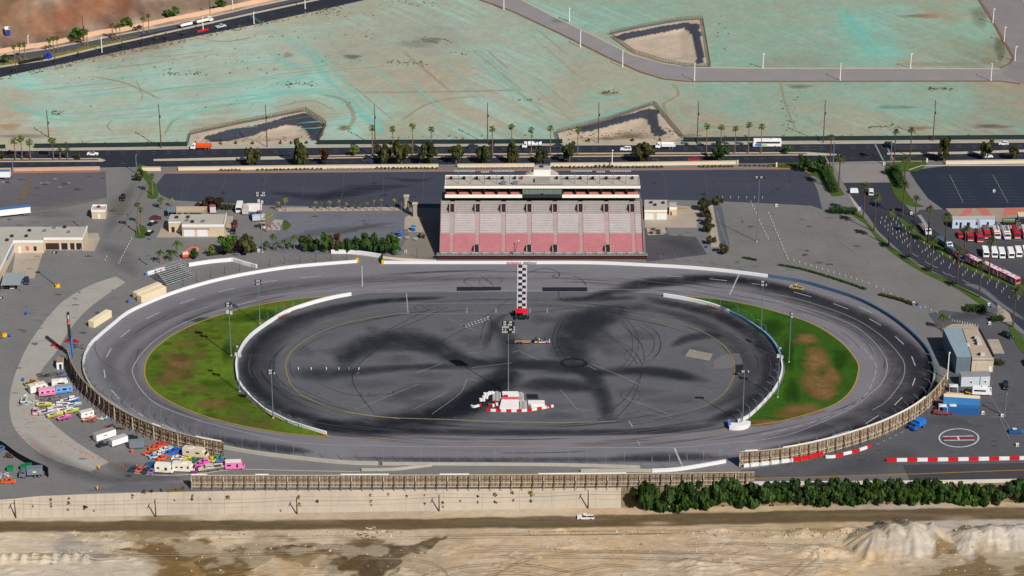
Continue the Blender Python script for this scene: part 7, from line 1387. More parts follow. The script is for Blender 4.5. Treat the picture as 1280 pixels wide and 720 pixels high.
for px,py,lb in ((141.5,38.5,'red site sign by the diagonal road beside three palms'),(183.5,30.5,'dull red site board under the palms behind the wall')): 
    r=thing('site_sign',lb,'sign',G(px,py),R_(px,py,10,-2.1)); m2=MB(); m2.box((0,0,1.7),(3.2,.12,1.8),paint(*((200,50,50) if px<160 else (170,104,92)))); m2.build('sign_panel',r); 
    for s in (-1.3,1.3): m2=MB(); m2.box((s,.12,.85),(.14,.14,1.7),DARK); m2.build('post',r)
pickup((232,232,232),'white vehicle by the tan wall at the diagonal road',156,37.5,R_(156,37,10,-2),cabroof=WHT)
for px,py,lb in ((172,34.7,'dark car near three palms on the diagonal road'),): car('sedan',(40,42,50),lb,px,py,R_(px,py,10,-2.1))
# ---- earthworks
truck('blue and white dump truck parked on the brown excavation floor',9.5,42,R_(9,42,2,7),(40,70,160),'dump_truck',L=8.2,bodyc=(220,216,212)); truck('white truck with a dark blue load on the brown excavation',48,5,R_(48,5,1,6),WHT,'dump_truck',L=8.5,bodyc=(60,72,110)); truck('yellow dump truck, right of the two at the top edge',16,3,R_(16,3,3,5),(196,150,72),'dump_truck',L=9.0,bodyc=(186,140,70)); truck('yellow dump truck cut by the top left corner',4,2,R_(4,2,10,1),(200,150,70),'dump_truck',L=9.0,bodyc=(190,140,66))
# ---- west tarmac
boxvan(13.2,2.6,3.6,(242,242,244),'long white box trailer with blue roof edge west of the small booth','semi_trailer','trailer',17.5,270,R_(17,270,20,-2.2),roofc=(70,116,176),front=False,floor=1.1,axles=(.3,.36,.42),wr=.5)
boxvan(11,2.6,3.6,(240,240,246),'white box trailer with blue roof at the far left by the peach wall','semi_trailer','trailer',-3,223.5,R_(0,223,20,0),roofc=(84,120,170),front=False,floor=1.1,axles=(.3,.36,.42),wr=.5)
car('suv',(26,28,34),'black car driving on the west entrance drive',153.7,249.5,R_(153,249,-1.5,8)); car('sedan',(30,32,36),'black and white patrol car below the other by the garage station',187.5,292.5,R_(187,292,6,-5),roofc=WHT); car('sedan',(36,38,42),'black and white patrol car above the other by the garage station',191.5,280.5,R_(191,280,6,-3),roofc=(226,226,230)); car('sedan',(96,44,48),'dark red car by the front of the garage station',195,274,R_(195,274,8,0)); car('hatch',(52,60,70),'grey car under the left half of the west office carport',7.5,359,R_(7,359,0,8)); car('hatch',(216,200,200),'pale red car under the right half of the west office carport',15.5,359.5,R_(15,359,0,8)); car('suv',(40,48,66),'dark blue car parked right of the west office carport',33.6,353.5,R_(33,353,0.5,8))
car('suv',(104,34,40),'dark red car beside the garage station east end',294,282.3,R_(294,282,.4,8)); car('hatch',(52,60,62),'dark grey car below the dark red car at the garage station',291.8,290.3,R_(291,290,-.5,8)); car('suv',(190,40,60),'red vehicle behind the olive tree',294.5,307,R_(294,307,3,5)); car('hatch',(52,56,60),'dark car in the long open shed, left',223.5,266.2,0); car('hatch',(60,54,52),'dark car in the long open shed, right',232,266.2,0)
boxvan(6.5,2.4,2.9,(206,190,190),'white trailer with maroon roof behind the garage station','box_trailer','trailer',265.5,263.5,R_(265,263,2,8),roofc=(150,96,96),front=False,hitch=True,wr=.36); boxvan(6.8,2.4,2.9,(232,226,224),'white box truck with rusty patch behind the garage station','box_truck','truck',299.5,263,R_(299,263,-2,8),roofc=(232,222,218),front=True); boxvan(6.2,2.4,2.6,(196,186,188),'grey trailer right of the rusty patched truck','box_trailer','trailer',307.5,265.5,R_(307,265,-2,8),roofc=(186,180,182),front=False); pickup((30,60,150),'blue pickup beside the parked trailers',316,272.3,R_(316,272,1,6)); pickup((176,90,84),'red pickup at the palm tree island',325,269,R_(325,269,2,8)); boxvan(5.5,2.2,2.3,(190,198,208),'pale van below the red pickup at the palm tree island','panel_van','van',324,275.5,0.2,front=True); pickup((206,180,160),'tan pickup beside the palm tree island mast',329,284,R_(329,284,2,6)); container(6,(232,226,222),'small pale container by the palm tree island',318,263,0.0)
# boom lift
r=thing('boom_lift','orange and white boom lift parked by the pit road','lift',G(232.5,322),R_(232,322,8,-1)); m2=MB(); m2.box((0,0,1.15),(3.0,2.0,1.1),paint(226,92,56)); m2.box((-.2,0,2.0),(2.2,1.6,.7),paint(234,206,196)); m2.build('body',r); m2=MB(); m2.bar((-1.2,0,2.2),(3.0,.4,4.2),.35,.35,paint(228,100,66)); m2.bar((3.0,.4,4.2),(4.4,.5,3.2),.3,.3,paint(228,100,66)); m2.build('boom',r); m2=MB(); m2.box((4.7,.5,2.9),(.9,1.4,1.0),paint(220,130,100)); m2.build('basket',r); wheels(r,[(-1,.95),(-1,-.95),(1,.95),(1,-.95)],.45,.3)
# small bleachers
BLS=mat('bleacher_aluminium',(178,182,184),.4,.06,.5,3,metal=.2)
C2=G(208,358); dx=(G(243.5,346.5)-C2); rz=math.atan2(dx.y,dx.x); r=thing('bleachers','small grey aluminium bleachers over the white wall above the left turn','bleachers',C2,rz); Lb=dx.length*1.0
m2=MB()
for i in range(9): m2.box((Lb/2,.3+i*.85,.55+i*.42),(Lb,.42,.1),BLS); m2.box((Lb/2,.7+i*.85,.3+i*.42),(Lb,.5,.08),mat('bleacher_plank',(150,150,152),.5,.08,.6,3))
m2.build('bench_rows',r); m2=MB()
for x in np.linspace(.1,Lb-.1,6):
    m2.bar((x,.2,0),(x,7.6,3.9),.14,.14,DARK); 
    for j in range(4): m2.bar((x,1.5+j*2,0),(x,1.5+j*2,.6+j*1.0),.12,.12,DARK)
m2.build('frame',r); m2=MB()
for s in (0,Lb): m2.bar((s,.2,1.6),(s,7.7,5.0),.08,.08,BLS); m2.bar((s,.2,1.2),(s,7.7,4.5),.06,.06,BLS)
m2.bar((0,7.8,5.0),(Lb,7.8,5.0),.08,.08,BLS); m2.bar((0,7.8,4.4),(Lb,7.8,4.4),.06,.06,BLS); m2.build('railing',r)
BE=(226,208,176)
container(12.2,BE,'rear one of the twin beige containers beside the left turn wall',184.5,367.5,R_(172,371,32,-13),topc=(222,206,178)); container(12.2,BE,'front one of the twin beige containers beside the left turn wall',190,371.5,R_(176,376,32,-13),topc=(226,212,186)); container(11.0,(232,216,180),'single beige container standing apart on the left apron',125.5,402.5,R_(112,408,26,-16.5),topc=(230,214,186))
# red kiddie karts
for px,py,lb in ((68,432.3,'red go-kart lying left of the sign tower shadow'),(74.5,435.3,'red go-kart with a blue part by the sign tower shadow'),(85.5,427.3,'red go-kart just left of the sign tower'),(94.7,427.5,'red go-kart just right of the sign tower')):
    r=thing('go_kart',lb,'kart',G(px,py),R_(px,py,8,1)); m2=MB(); m2.loft([(-1.2,.15),(-1.2,.55),(-.3,.7),(.7,.5),(1.2,.3),(1.2,.15)],.6,REDW); m2.build('body',r); m2=MB(); m2.box((-.3,0,.75),(.5,.5,.4),DARK); m2.build('seat',r); wheels(r,[(-.8,.6),(-.8,-.6),(.8,.6),(.8,-.6)],.26,.22)
def bin_(px,py,c,lb,name='rubbish_bin',s=1.0,cat='bin'):
    r=thing(name,lb,cat,G(px,py)); m2=MB(); m2.cyl((0,0,0),(0,0,1.1*s),.38*s,.45*s,paint(*c),10); m2.build('body',r); m2=MB(); m2.cyl((0,0,1.1*s),(0,0,1.25*s),.48*s,.3*s,paint(*c),10); m2.build('lid',r); return r
for px,py,lb in ((32.7,393.5,'blue barrel alone on the far left tarmac'),(28.5,354,'blue barrel between carport and dark blue car'),(29,476.5,'blue barrel on the pale apron near the boats'),(160,378.5,'blue barrel beside the twin beige containers'),(12,421.5,'blue barrel at the foot of the leaning mast'),(53.5,313,'blue barrel at the corner of the west office'),(1076.5,261,'blue bin at the foot of the first date palm'),(1239,384.5,'blue bin on the island tip by the access road'),(883.5,310,'blue bin near the low end of the planter'),(1147,382,'blue bin at the shrub strip corner')): bin_(px,py,(30,92,180),lb)
# ---- derby yard on the left
RVC=dict(front=True,floor=.5)
boxvan(7.0,2.4,2.9,(232,226,218),'cream white motorhome left of the pink caravan','motorhome','motorhome',49,489,R_(42,491,20,-5.0),roofc=(214,208,200),win=((-.1,.2,1.9,.6,0),(.2,.12,1.9,.6,0)),cab=1.2,hump=(-1,1,.3)); boxvan(5.6,2.3,2.6,(240,150,190),'pink caravan beside the light blue caravan','caravan','caravan',59,493.8,R_(50,495,18,-2.2),roofc=(216,160,184),front=False,win=((-.3,.14,1.6,.7,0),(.05,.2,1.7,.5,0),(.36,.12,1.7,.5,0)),hitch=True,stripes=((0,.9,.9,.25,(214,84,130)),)); boxvan(6.2,2.3,2.7,(238,234,226),'white motorhome behind the light blue caravan','motorhome','motorhome',76.5,483.5,R_(68,484.5,18,-1.5),roofc=(230,224,212),win=((0,.4,1.9,.5,0),),cab=1.0,hump=(0,1.2,.3)); boxvan(5.7,2.4,2.7,(112,170,232),'light blue caravan between pink caravan and timber wall','caravan','caravan',80,490.5,R_(72,491.5,18,-2.4),roofc=(150,150,156),front=False,win=((-.33,.12,1.7,.6,0),(.02,.26,1.7,.7,0),(.36,.1,1.7,.5,0)),hitch=True,stripes=((0,.96,.8,.2,(60,110,200)),))
boat(6.2,2.2,(120,170,196),'blue and white speedboat alone on the pale apron',31,502,R_(31,502,4,-9),(226,220,206)); boat(5.0,1.7,(222,210,40),'yellow speedboat, left end of the row below the caravans',55.5,508.5,R_(48,509,16,-1)); boat(6.6,2.3,(60,130,210),'white and blue cabin boat at the right end of the boat rows',88,503.5,R_(80,505,17,-2.5),(240,236,230),(238,234,228)); boat(6.4,2.3,(234,228,222),'white speedboat with raised bow left of the cabin boat',76.5,509.8,R_(84,508,-15,1.5),None,(228,222,216)); boat(5.6,2.0,(150,196,214),'pale turquoise speedboat under the cabin boat',92.5,509.5,R_(86,510.5,14,-3)); boat(7.0,2.4,(226,218,224),'large white boat wreck with cluttered deck',61,517.5,R_(53,519,18,-3.5),(206,196,200),(222,216,222)); boat(5.5,1.9,(236,206,206),'white and red speedboat above the lime one',82,515.5,R_(75,516.5,15,-3)); boat(5.2,1.8,(206,220,30),'lime yellow speedboat, third in the sloping row',90,516.8,R_(82,519,16,-4)); boat(5.6,1.8,(226,212,70),'pale yellow speedboat above the pink one',69.5,521.5,R_(62,523,18,-4)); boat(4.9,2.0,(236,90,180),'bright pink speedboat in the derby yard',81,524.8,R_(74,526,14,-3.5),(240,160,206)); boat(5.2,1.5,(214,96,34),'orange canoe shaped boat below the small white caravan',112.5,526.5,R_(104,528,16,-4.5)); boat(3.8,1.5,(230,226,230),'little white dinghy on its side in the boat rows',70,516,R_(64,517,12,-1),None,None)
boxvan(4.6,2.2,2.3,(240,238,236),'small white caravan above the orange boat','caravan','caravan',108.3,521,R_(101,523,14,-3.5),roofc=(206,198,190),front=False,win=((-.1,.16,1.5,.4,0),(.3,.16,1.5,.4,0)),hitch=True,wr=.33); car('hatch',(206,160,170),'pale pink compact car on the pale apron edge',44,516.5,R_(44,516,.5,8),roofc=(220,190,196)); pickup((186,150,96),'tan off-roader above the cream motorhome',40,480.5,R_(40,480,8,-2),tall=1.1)
rr=random.Random(77)
def junk(px,py,s,cols,lb,name='scrap_pile'):
    r=MB(); o=G(px,py)
    for i in range(16):
        a=Vector((rr.uniform(-s,s),rr.uniform(-s*.7,s*.7),rr.uniform(.1,.7))); r.bar(o+a,o+a+Vector((rr.uniform(-1.6,1.6),rr.uniform(-1,1),rr.uniform(-.1,.6))),rr.uniform(.08,.35),rr.uniform(.06,.3),paint(*rr.choice(cols)))
    return tag(r.build(name),lb,'scrap pile')
junk(62,500,3.6,[(90,82,78),(70,64,64),(120,112,108)],'dark jumble of bent frames between caravans and boats'); junk(73,469.5,2.2,[(40,70,150),(70,90,160),(120,120,130)],'blue scrap heap at the foot of the timber wall'); junk(66,469,2.0,[(60,60,58),(90,86,80)],'dark scrap heap behind the white motorhome'); junk(51,470.5,1.6,[(70,68,64),(110,104,96)],'grey scrap heap alone on the pale apron'); junk(42,504,1.4,[(210,210,214),(170,170,176)],'white scrap bits beside the blue and white speedboat'); junk(130,525,1.2,[(40,130,90),(220,220,224),(80,160,170)],'green and white scrap figure at the fence of the derby yard'); junk(12,571.5,1.5,[(120,60,60),(60,60,64)],'red and dark scrap bikes in the lower left corner'); junk(8,596,2.2,[(226,222,220),(190,186,190)],'white scrap heap by the grey army truck'); junk(146,538,2.2,[(70,44,40),(110,80,66),(150,120,100)],'brown lumber heap behind the white box trailer'); junk(139,534,1.2,[(120,40,70),(90,60,70)],'plum coloured scrap by the timber wall'); junk(96,434,1.8,[(110,110,112),(80,84,90)],'grey scrap at the foot of the sign tower'); junk(470,664,2.4,[(214,196,170),(170,120,110),(120,80,70),(220,210,190)],'heap of pale pipes and rubble by the haul road')
boxvan(7.4,2.5,2.7,(240,240,244),'long white box trailer, larger of two by the timber wall','box_trailer','trailer',131,548,R_(122,551,20,-6.5),roofc=(146,144,142),front=False,hitch=True,stripes=((-.05,.2,1.7,.5,(232,120,150)),)); boxvan(6.0,2.4,2.5,(240,240,242),'shorter white box trailer below the larger one','box_trailer','trailer',148.3,555,R_(140,558,18,-6),roofc=(186,182,178),front=False,hitch=True); boxvan(4.9,2.3,2.6,(118,126,138),'grey box trailer beside the derby cars','box_trailer','trailer',171.3,559.5,R_(165,561,14,-1),roofc=(120,128,138),front=False,hitch=True); car('hatch',(38,52,44),'dark green car between the white and grey trailers',165,549.5,R_(160,550,10,-1)); car('coupe',(30,32,36),'small black buggy in front of the shorter white trailer',129.5,557,R_(126,558,10,-3)); bin_(165,566,(232,96,50),'orange barrel at the corner of the grey trailer')
O_=(232,96,40)
dc=[(194.5,561.8,8,-1,O_,None,'orange derby car, topmost left of the derby cluster'),(201,557.5,8,-1.5,(216,66,60),None,'red derby car at the top of the derby cluster'),(208.5,563,8,-2,(214,222,214),(110,180,110),'white and green derby car left of the blue pair'),(214,567.5,8,-2.4,(34,110,210),None,'blue derby car, front one of the blue pair'),(220.5,564.5,8,-2,(30,100,206),None,'blue derby car, rear one of the blue pair'),(187,569.8,8,2.5,O_,WHT,'orange derby car at the left tip of the cluster'),(194.5,571.8,8,-2,(150,180,206),WHT,'white and blue derby car in the middle of the cluster'),(201,568,8,-2,(226,224,226),(60,90,170),'white derby car between blue pair and orange cars'),(203.5,573.5,8,-3.2,O_,None,'orange derby car, lowest of the upper cluster'),(223.5,574.5,9,.6,(238,234,236),(196,40,50),'white derby car with red trim below the blue pair'),(239,576.5,8,1,(226,206,40),None,'yellow derby car in front of the cream motorhome'),(246,577.5,8,1,(56,150,80),None,'green derby car beside the yellow one at the motorhome'),(252,581.5,7,-2,(236,104,190),None,'pink derby car, left of the pink pair'),(257.5,578.3,7,-2,(232,110,196),None,'pink derby car, right of the pink pair'),(266.5,576.3,8,-1,(228,200,50),None,'yellow derby car right of the pink pair'),(273.5,575,8,-1,(60,156,96),None,'green derby car at the end of the timber wall'),(279.5,577.5,8,0,(70,130,190),None,'blue derby car near the pink camper'),
 (168.5,587.5,6,-5,(56,66,78),(220,110,60),'dark derby car with orange side, left end of the front row'),(176.5,588,6,-5,(216,106,70),(80,70,80),'orange derby car, second in the front row'),(183.5,589.5,6,-5,(58,66,78),None,'dark grey derby car, third in the front row'),(192,582.5,9,.3,(24,96,160),None,'blue derby car behind the front row'),(191.5,590,6,-5,(140,110,170),(60,60,90),'purple derby car in the front row'),(246,588.5,5,-5,(136,60,130),(50,60,90),'purple and navy derby car between two motorhomes')]
for i,(px,py,dx,dy,c,s,lb) in enumerate(dc): car('race' if i%3 else 'coupe',c,lb,px,py,R_(px,py,dx,dy),'demolition derby cars','derby_car','derby car',s)
CRM=(234,226,206)
boxvan(8.4,2.5,3.0,(222,208,184),'long beige motorhome behind the yellow derby car','motorhome','motorhome',245,570.5,R_(232,568.5,25,3.0),roofc=(208,198,182),win=((-.28,.12,1.9,.55,0),(.12,.16,1.9,.55,0)),cab=1.5,hump=(-1.5,1.6,.35)); boxvan(6.0,2.4,3.0,(236,230,214),'white and yellow motorhome with open door in the front row','motorhome','motorhome',206,590,R_(197,590,18,1.2),roofc=(232,228,220),win=((-.3,.14,1.9,.6,0),(.12,.14,1.7,1.0,0)),cab=1.2,stripes=((-.1,.3,1.0,.6,(226,206,140)),)); boxvan(7.4,2.5,3.0,CRM,'cream motorhome left of the purple and navy car','motorhome','motorhome',230.5,588.7,R_(219,588,24,1),roofc=(226,220,204),win=((-.3,.1,1.9,.5,0),(-.08,.12,1.9,.55,0),(.2,.08,1.9,.9,0)),cab=1.4,hump=(0,1.4,.3)); boat(9.0,3.0,(226,206,188),'large cream cabin cruiser in the front row',265,588,R_(280,584.5,-28,4.5),(206,196,182),(206,192,178)); boxvan(6.2,2.4,2.7,(238,130,190),'pink camper van at the end of the front row','camper_van','camper van',294,585.5,R_(284,586,20,-.5),roofc=(228,222,214),win=((-.3,.2,1.7,.6,0),(.12,.1,1.5,1.2,0)),cab=1.1); car('race',(230,100,60),'orange derby car squeezed behind the pink camper',282.5,580,R_(282,580,5,-4),'demolition derby cars','derby_car','derby car')
r=truck('grey six wheeled army style box truck at lower left',39,595.5,R_(50,594,-22,1.5),(104,114,126),'army_truck','truck',L=7.6,body='box',bodyc=(112,122,136),H=3.3); t=MB(); t.box((-1.2,1.24,2.1),(1.1,.05,.6),paint(200,220,140)); t.build('badge',r)
car('coupe',O_,'orange sports car in the lower left corner',10.5,603.5,R_(10,603,12,-.4)); car('suv',(90,110,160),'blue car cut by the left edge behind the black screen',0,563.5,R_(0,563,6,-4))
for px,py,lb in ((13,588.5,'green bin, left of three behind the black screen'),(29.8,587,'green bin in the middle behind the army truck'),(36.3,585.5,'green bin, right one behind the army truck')): r=thing('dumpster',lb,'bin',G(px,py)); m2=MB(); m2.box((0,0,.8),(1.7,1.5,1.5),paint(20,140,84),0,1.1,1.1); m2.build('body',r); m2=MB(); m2.box((0,0,1.65),(1.8,1.65,.14),paint(18,120,74)); m2.build('lid',r)
for px,py,lb in ((123.8,586.5,'tall yellow post at the end of the pale apron'),(121.7,612,'short yellow post beside the levee crest')): r=thing('bollard',lb,'bollard',G(px,py)); m2=MB(); m2.cyl((0,0,0),(0,0,1.8 if py<600 else 1.3),.24,.22,YELW,10); m2.build('body',r); m2=MB(); m2.cyl((0,0,0),(0,0,.15),.5,.45,DARK,10); m2.build('base',r)
# cones
CONE=paint(226,86,50)
def cone(px,py,lb,g):
    r=MB(); r.cyl((0,0,.04),(0,0,.62),.2,.05,CONE,8); r.box((0,0,.03),(.45,.45,.05),CONE); o=r.build('traffic_cone',loc=G(px,py)+Vector((0,0,.04))); return tag(o,lb,'cone',g)
for px,py in ((20,535.3),(24.4,540),(28.5,545.3),(34,551),(40.4,556.6),(46.8,560.8),(52,563.9),(56.6,566.6),(63.8,569.4)): cone(px,py,'orange cone along the outer edge of the pale apron','cones on the outer apron edge')
for px,py in ((58,537),(68.8,546.5),(77.5,552.5),(87.5,558),(94,561.4),(102.5,566.2),(108.5,568.5),(113,569),(117,571.4),(124,573.2),(132,574.8),(139,576.2),(144.4,578.5),(150,581.2),(153.8,584),(157.8,587)): cone(px,py,'orange cone along the inner edge of the pale apron','cones on the inner apron edge')
for px,py in ((23.5,503.5),(30.5,513.5),(36.8,519),(43,523.5)): cone(px,py,'orange cone beside the boats on the pale apron','cones by the boats')
# ---- on the track
pickup((196,170,120),'tan pickup driving the top of the right hand turn',995.5,361.5,R_(995,361,-9,-1.6),cabroof=(206,180,130))
r=pickup((230,230,236),'red white and blue race pickup towing the flat trailer in the infield',678,428.5,0.02,'tow_pickup',(60,30,34),cabroof=(60,80,120)); m2=MB(); 
for s in (-1,1): m2.box((-.8,s*.99,.95),(3.4,.03,.3),REDW); m2.box((1.7,s*.99,.8),(1.6,.03,.4),paint(196,30,50))
m2.box((1.7,0,1.1),(1.5,1.7,.04),paint(50,70,120)); m2.build('livery_panel',r); m2=MB(); m2.box((-1.9,0,1.5),(1.2,1.6,.9),CHASS); m2.box((-1.7,-.4,1.98),(.6,.5,.1),YELW); m2.build('toolbox',r)
r=thing('flatbed_trailer','tan decked flat trailer with dark ends coupled to the race pickup','trailer',G(652,429.3),0); m2=MB(); m2.box((.4,0,.75),(5.6,2.1,.14),paint(168,130,104)); m2.build('deck',r); m2=MB(); m2.box((-.8,-1.1,.9),(2.0,.14,.3),CHASS); m2.box((-.8,1.1,.9),(2.0,.14,.3),CHASS); m2.box((0,0,.5),(6.4,1.6,.3),CHASS); m2.bar((3.2,0,.55),(5.0,0,.55),.2,.2,CHASS); m2.build('frame',r); m2=MB(); m2.box((-3.4,0,.8),(1.9,2.0,.8),DARK); m2.box((-4.6,0,.6),(.8,1.4,.5),DARK); m2.build('winch_box',r); wheels(r,[(-1,1.05),(-1,-1.05),(.2,1.05),(.2,-1.05)],.34,.24)
r=thing('canopy_tent','bright red canopy at the foot of the chequered start line','canopy',G(652.2,397.5),0); z=2.9; m2=MB(); m2.add([(-2.2,-1.5,z-.2),(2.2,-1.5,z-.2),(2.2,2.6,z-.2),(-2.2,2.6,z-.2),(0,.5,z+.25)],[(0,1,4),(1,2,4),(2,3,4),(3,0,4)],paint(232,20,50)); m2.build('canopy_roof',r); 
for x,y in ((-2.1,-1.4),(2.1,-1.4),(2.1,2.5),(-2.1,2.5)): m2=MB(); m2.bar((x,y,0),(x,y,z-.2),.1,.1,STEEL); m2.build('leg',r)
pickup((28,28,34),'black pickup parked under the red canopy',652,399,W0,cabroof=(30,30,36)); r=thing('loudspeaker_cart','black cart beside the red canopy','cart',G(642,394),0); m2=MB(); m2.box((0,0,.9),(1.3,1.1,1.5),CHASS); m2.box((.1,-.6,1.2),(.6,.1,.6),DARK); m2.build('body',r); wheels(r,[(-.4,.5),(.4,.5),(-.4,-.5),(.4,-.5)],.2,.14)
# stage
def block(name,label,cat,pts,h,mt,z0=0.0,group=None,lip=True):
    w=[(p.x,p.y) for p in gp(pts)]; r=thing(name,label,cat,(0,0,0),0,group); m2=MB(); m2.prism(w,z0,h,mt); m2.build('platform',r); return r
DECKW=mat('stage_deck_white',(236,232,230),.6,.05,.5,3)
r=block('stage','low white stage deck at the foot of the tall central floodlight','stage',[(627,502.5),(648.5,502.5),(649,513),(624.5,513)],1.0,DECKW); m2=MB(); w=gp([(627,502.5),(648.5,502.5)]); wallrib(m2,w,.9,.2,mat('stage_red_edge',(186,90,96),.6),1.0); m2.build('backboard',r)
r=block('stage','white rear platform behind the tall central floodlight','stage',[(627.5,493),(648,493),(648.5,497.2),(628.5,497.2)],1.2,DECKW); m2=MB(); p=G(632.5,498); m2.box((p.x,p.y,.6),(1.4,.8,1.2),REDW); m2.build('step',r)
r=block('stage','narrow white deck right of the central stage','stage',[(660,503.5),(680.5,503.5),(681,508.6),(664,509.2),(660,507.2)],1.0,DECKW); r=block('stage','thin white ledge below the narrow right deck','stage',[(668,509.6),(685,508.6),(686,510.6),(664,511.4)],.6,DECKW)
def stair(px0,px1,pyt,pyb,lb):
    r=thing('stage_steps',lb,'steps',(0,0,0)); a=G(px0,pyb); b=G(px1,pyt); n=6
    for i in range(n): m2=MB(); x=a.x+(b.x-a.x)*(i+.5)/n; m2.box((x,(a.y+b.y)/2,.25+.12*min(i,n-1-i)+.0),((b.x-a.x)/n*.45,b.y-a.y,.5+.24*min(i,n-1-i)),DECKW); m2.build('tread',r)
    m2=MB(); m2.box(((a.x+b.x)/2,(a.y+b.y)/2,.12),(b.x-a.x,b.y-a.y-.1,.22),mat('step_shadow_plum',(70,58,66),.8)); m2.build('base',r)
stair(615.5,626.5,492,501.5,'striped white bench steps left of the tall central floodlight'); stair(647,655,493,502.5,'striped white bench steps right of the tall central floodlight'); stair(650,659,503,512.5,'striped white bench steps between the two white decks')
barrier([(607,514),(625,514.6),(645,514.8),(660,514),(675,511.8),(692.5,508.6)],.85,'low red and white segmented wall in front of the stage',[REDW,CHEQ],.6,seg=1.75,n=5); barrier([(589,508.6),(592,509.8),(596,509),(602.5,507.2)],.8,'short curved red and white barrier left of the stage',[CHEQ,CHEQ,REDW],.55,seg=1.6)
for px,py,lb in ((613.3,493,'single white drum at the top of the curved drum line'),(607.2,494.5,'white drum second along the curved drum line'),(605.8,498.3,'white drum third along the curved drum line'),(602,501.5,'white drum at the low end of the curved drum line')):
    r=thing('tyre_stack',lb,'tyre stack',G(px,py)); 
    for k in range(3): m2=MB(); m2.cyl((-.3,0,.02+k*.34),(-.3,0,.32+k*.34),.55,.55,M_white,10); m2.cyl((.7,.1,.02+k*.34),(.7,.1,.32+k*.34),.55,.55,M_white,10); m2.build('tyre',r)
for px,py,lb in ((618.5,503.8,'red barrel topmost of the pile left of the stage'),(616.5,508.5,'red and white barrel left in the pile by the stage'),(621,507,'white barrel with red band in the pile by the stage'),(611.5,507.5,'red barrel at the left of the pile by the stage'),(623,510.5,'red barrel at the right foot of the pile by the stage')): r=thing('crash_barrel',lb,'barrel',G(px,py)); m2=MB(); m2.cyl((0,0,0),(0,0,.7),.45,.45,REDW if 'white barrel' not in lb else M_white,10); m2.build('body',r); m2=MB(); m2.cyl((0,0,.7),(0,0,1.0),.46,.42,M_white if 'red barrel' not in lb else REDW,10); m2.build('band',r)
def post(px,py,lb,g,h=1.05,c=None,z=.04):
    r=MB(); r.cyl((0,0,0),(0,0,h),.075,.07,c or M_white,7); r.cyl((0,0,0),(0,0,.06),.2,.18,DARK,8); return tag(r.build('delineator_post',loc=G(px,py)+Vector((0,0,z))),lb,'post',g)
for i,(x,g_) in enumerate(((373,0),(389,0),(408,0),(423.5,0),(436,1),(448.5,0))): r=thing('marker_post','%s marker post from the left in the line across the left infield'%ordn(i),'post',G(x,462.3)); m2=MB(); m2.cyl((0,0,0),(0,0,1.0),.16,.14,M_white if not g_ else paint(120,170,130),8); m2.build('shaft',r); m2=MB(); m2.cyl((0,0,0),(0,0,.08),.3,.3,DARK,8); m2.build('base',r)
# ---- white channelizing posts
g='white posts on the access road lanes'
Lf=cr([G(x,y) for x,y in ((1086,271),(1098,287),(1125,311),(1162,334),(1200,354),(1238,373),(1262,394))],8); Rt=cr([G(x,y) for x,y in ((1122,268),(1134,281),(1152,298),(1182,316),(1214,333),(1250,350),(1284,372))],8)
rr=random.Random(31); Lr=resample(Lf,4.4); k=len(Lr); Rr=[Rt[min(len(Rt)-1,int(i*len(Rt)/k))] for i in range(k)]
for f,i0,i1 in ((.24,2,9),(.38,0,17),(.53,1,24),(.68,1,24),(.83,2,25)):
    for i in range(i0,min(i1,k)):
        p=Lr[i].lerp(Rr[i],f)+Vector((rr.uniform(-.3,.3),rr.uniform(-.3,.3),.05)); 
        if rr.random()<.9: m2=MB(); m2.cyl((0,0,0),(0,0,1.1),.075,.07,M_white,7); m2.cyl((0,0,0),(0,0,.06),.2,.18,DARK,8); tag(m2.build('delineator_post',loc=p),'white lane post standing on the dark access road','post',g)
def prow(a,b,n,lb,g):
    for i in range(n): t=i/(n-1); post(a[0]+(b[0]-a[0])*t,a[1]+(b[1]-a[1])*t,lb,g)
prow((961,268),(983,321),14,'white post in the dashed line left on the pale car park','white posts left on the pale car park'); prow((985,325),(1078,353),14,'white post along the shrub line above the right turn','white posts along the shrub line'); prow((1086,356),(1150,386),8,'white post near the shrub strip at the low corner of the pale car park','white posts at the low corner'); prow((1156,386),(1187,398),5,'white post between queen palm and car park corner','white posts by the queen palm'); prow((1190,402),(1222,409),11,'white post in the tight row north of the workshop hall','white posts north of the workshop'); prow((903,248),(953,248.5),6,'white post on the seam below the dark car park','white posts below the dark car park'); prow((938.5,254),(960,300),11,'white post beside the tall mast in the pale car park','white posts by the car park mast'); prow((164.5,300),(148.5,330.5),10,'white post on the west drive','white posts on the west drive'); prow((133.5,322.5),(131.5,326.5),2,'white post of the pair left of the west drive line','pair of posts on the west drive'); prow((60,312.6),(101,312.8),7,'white post before the west office porch','posts at the west office porch')
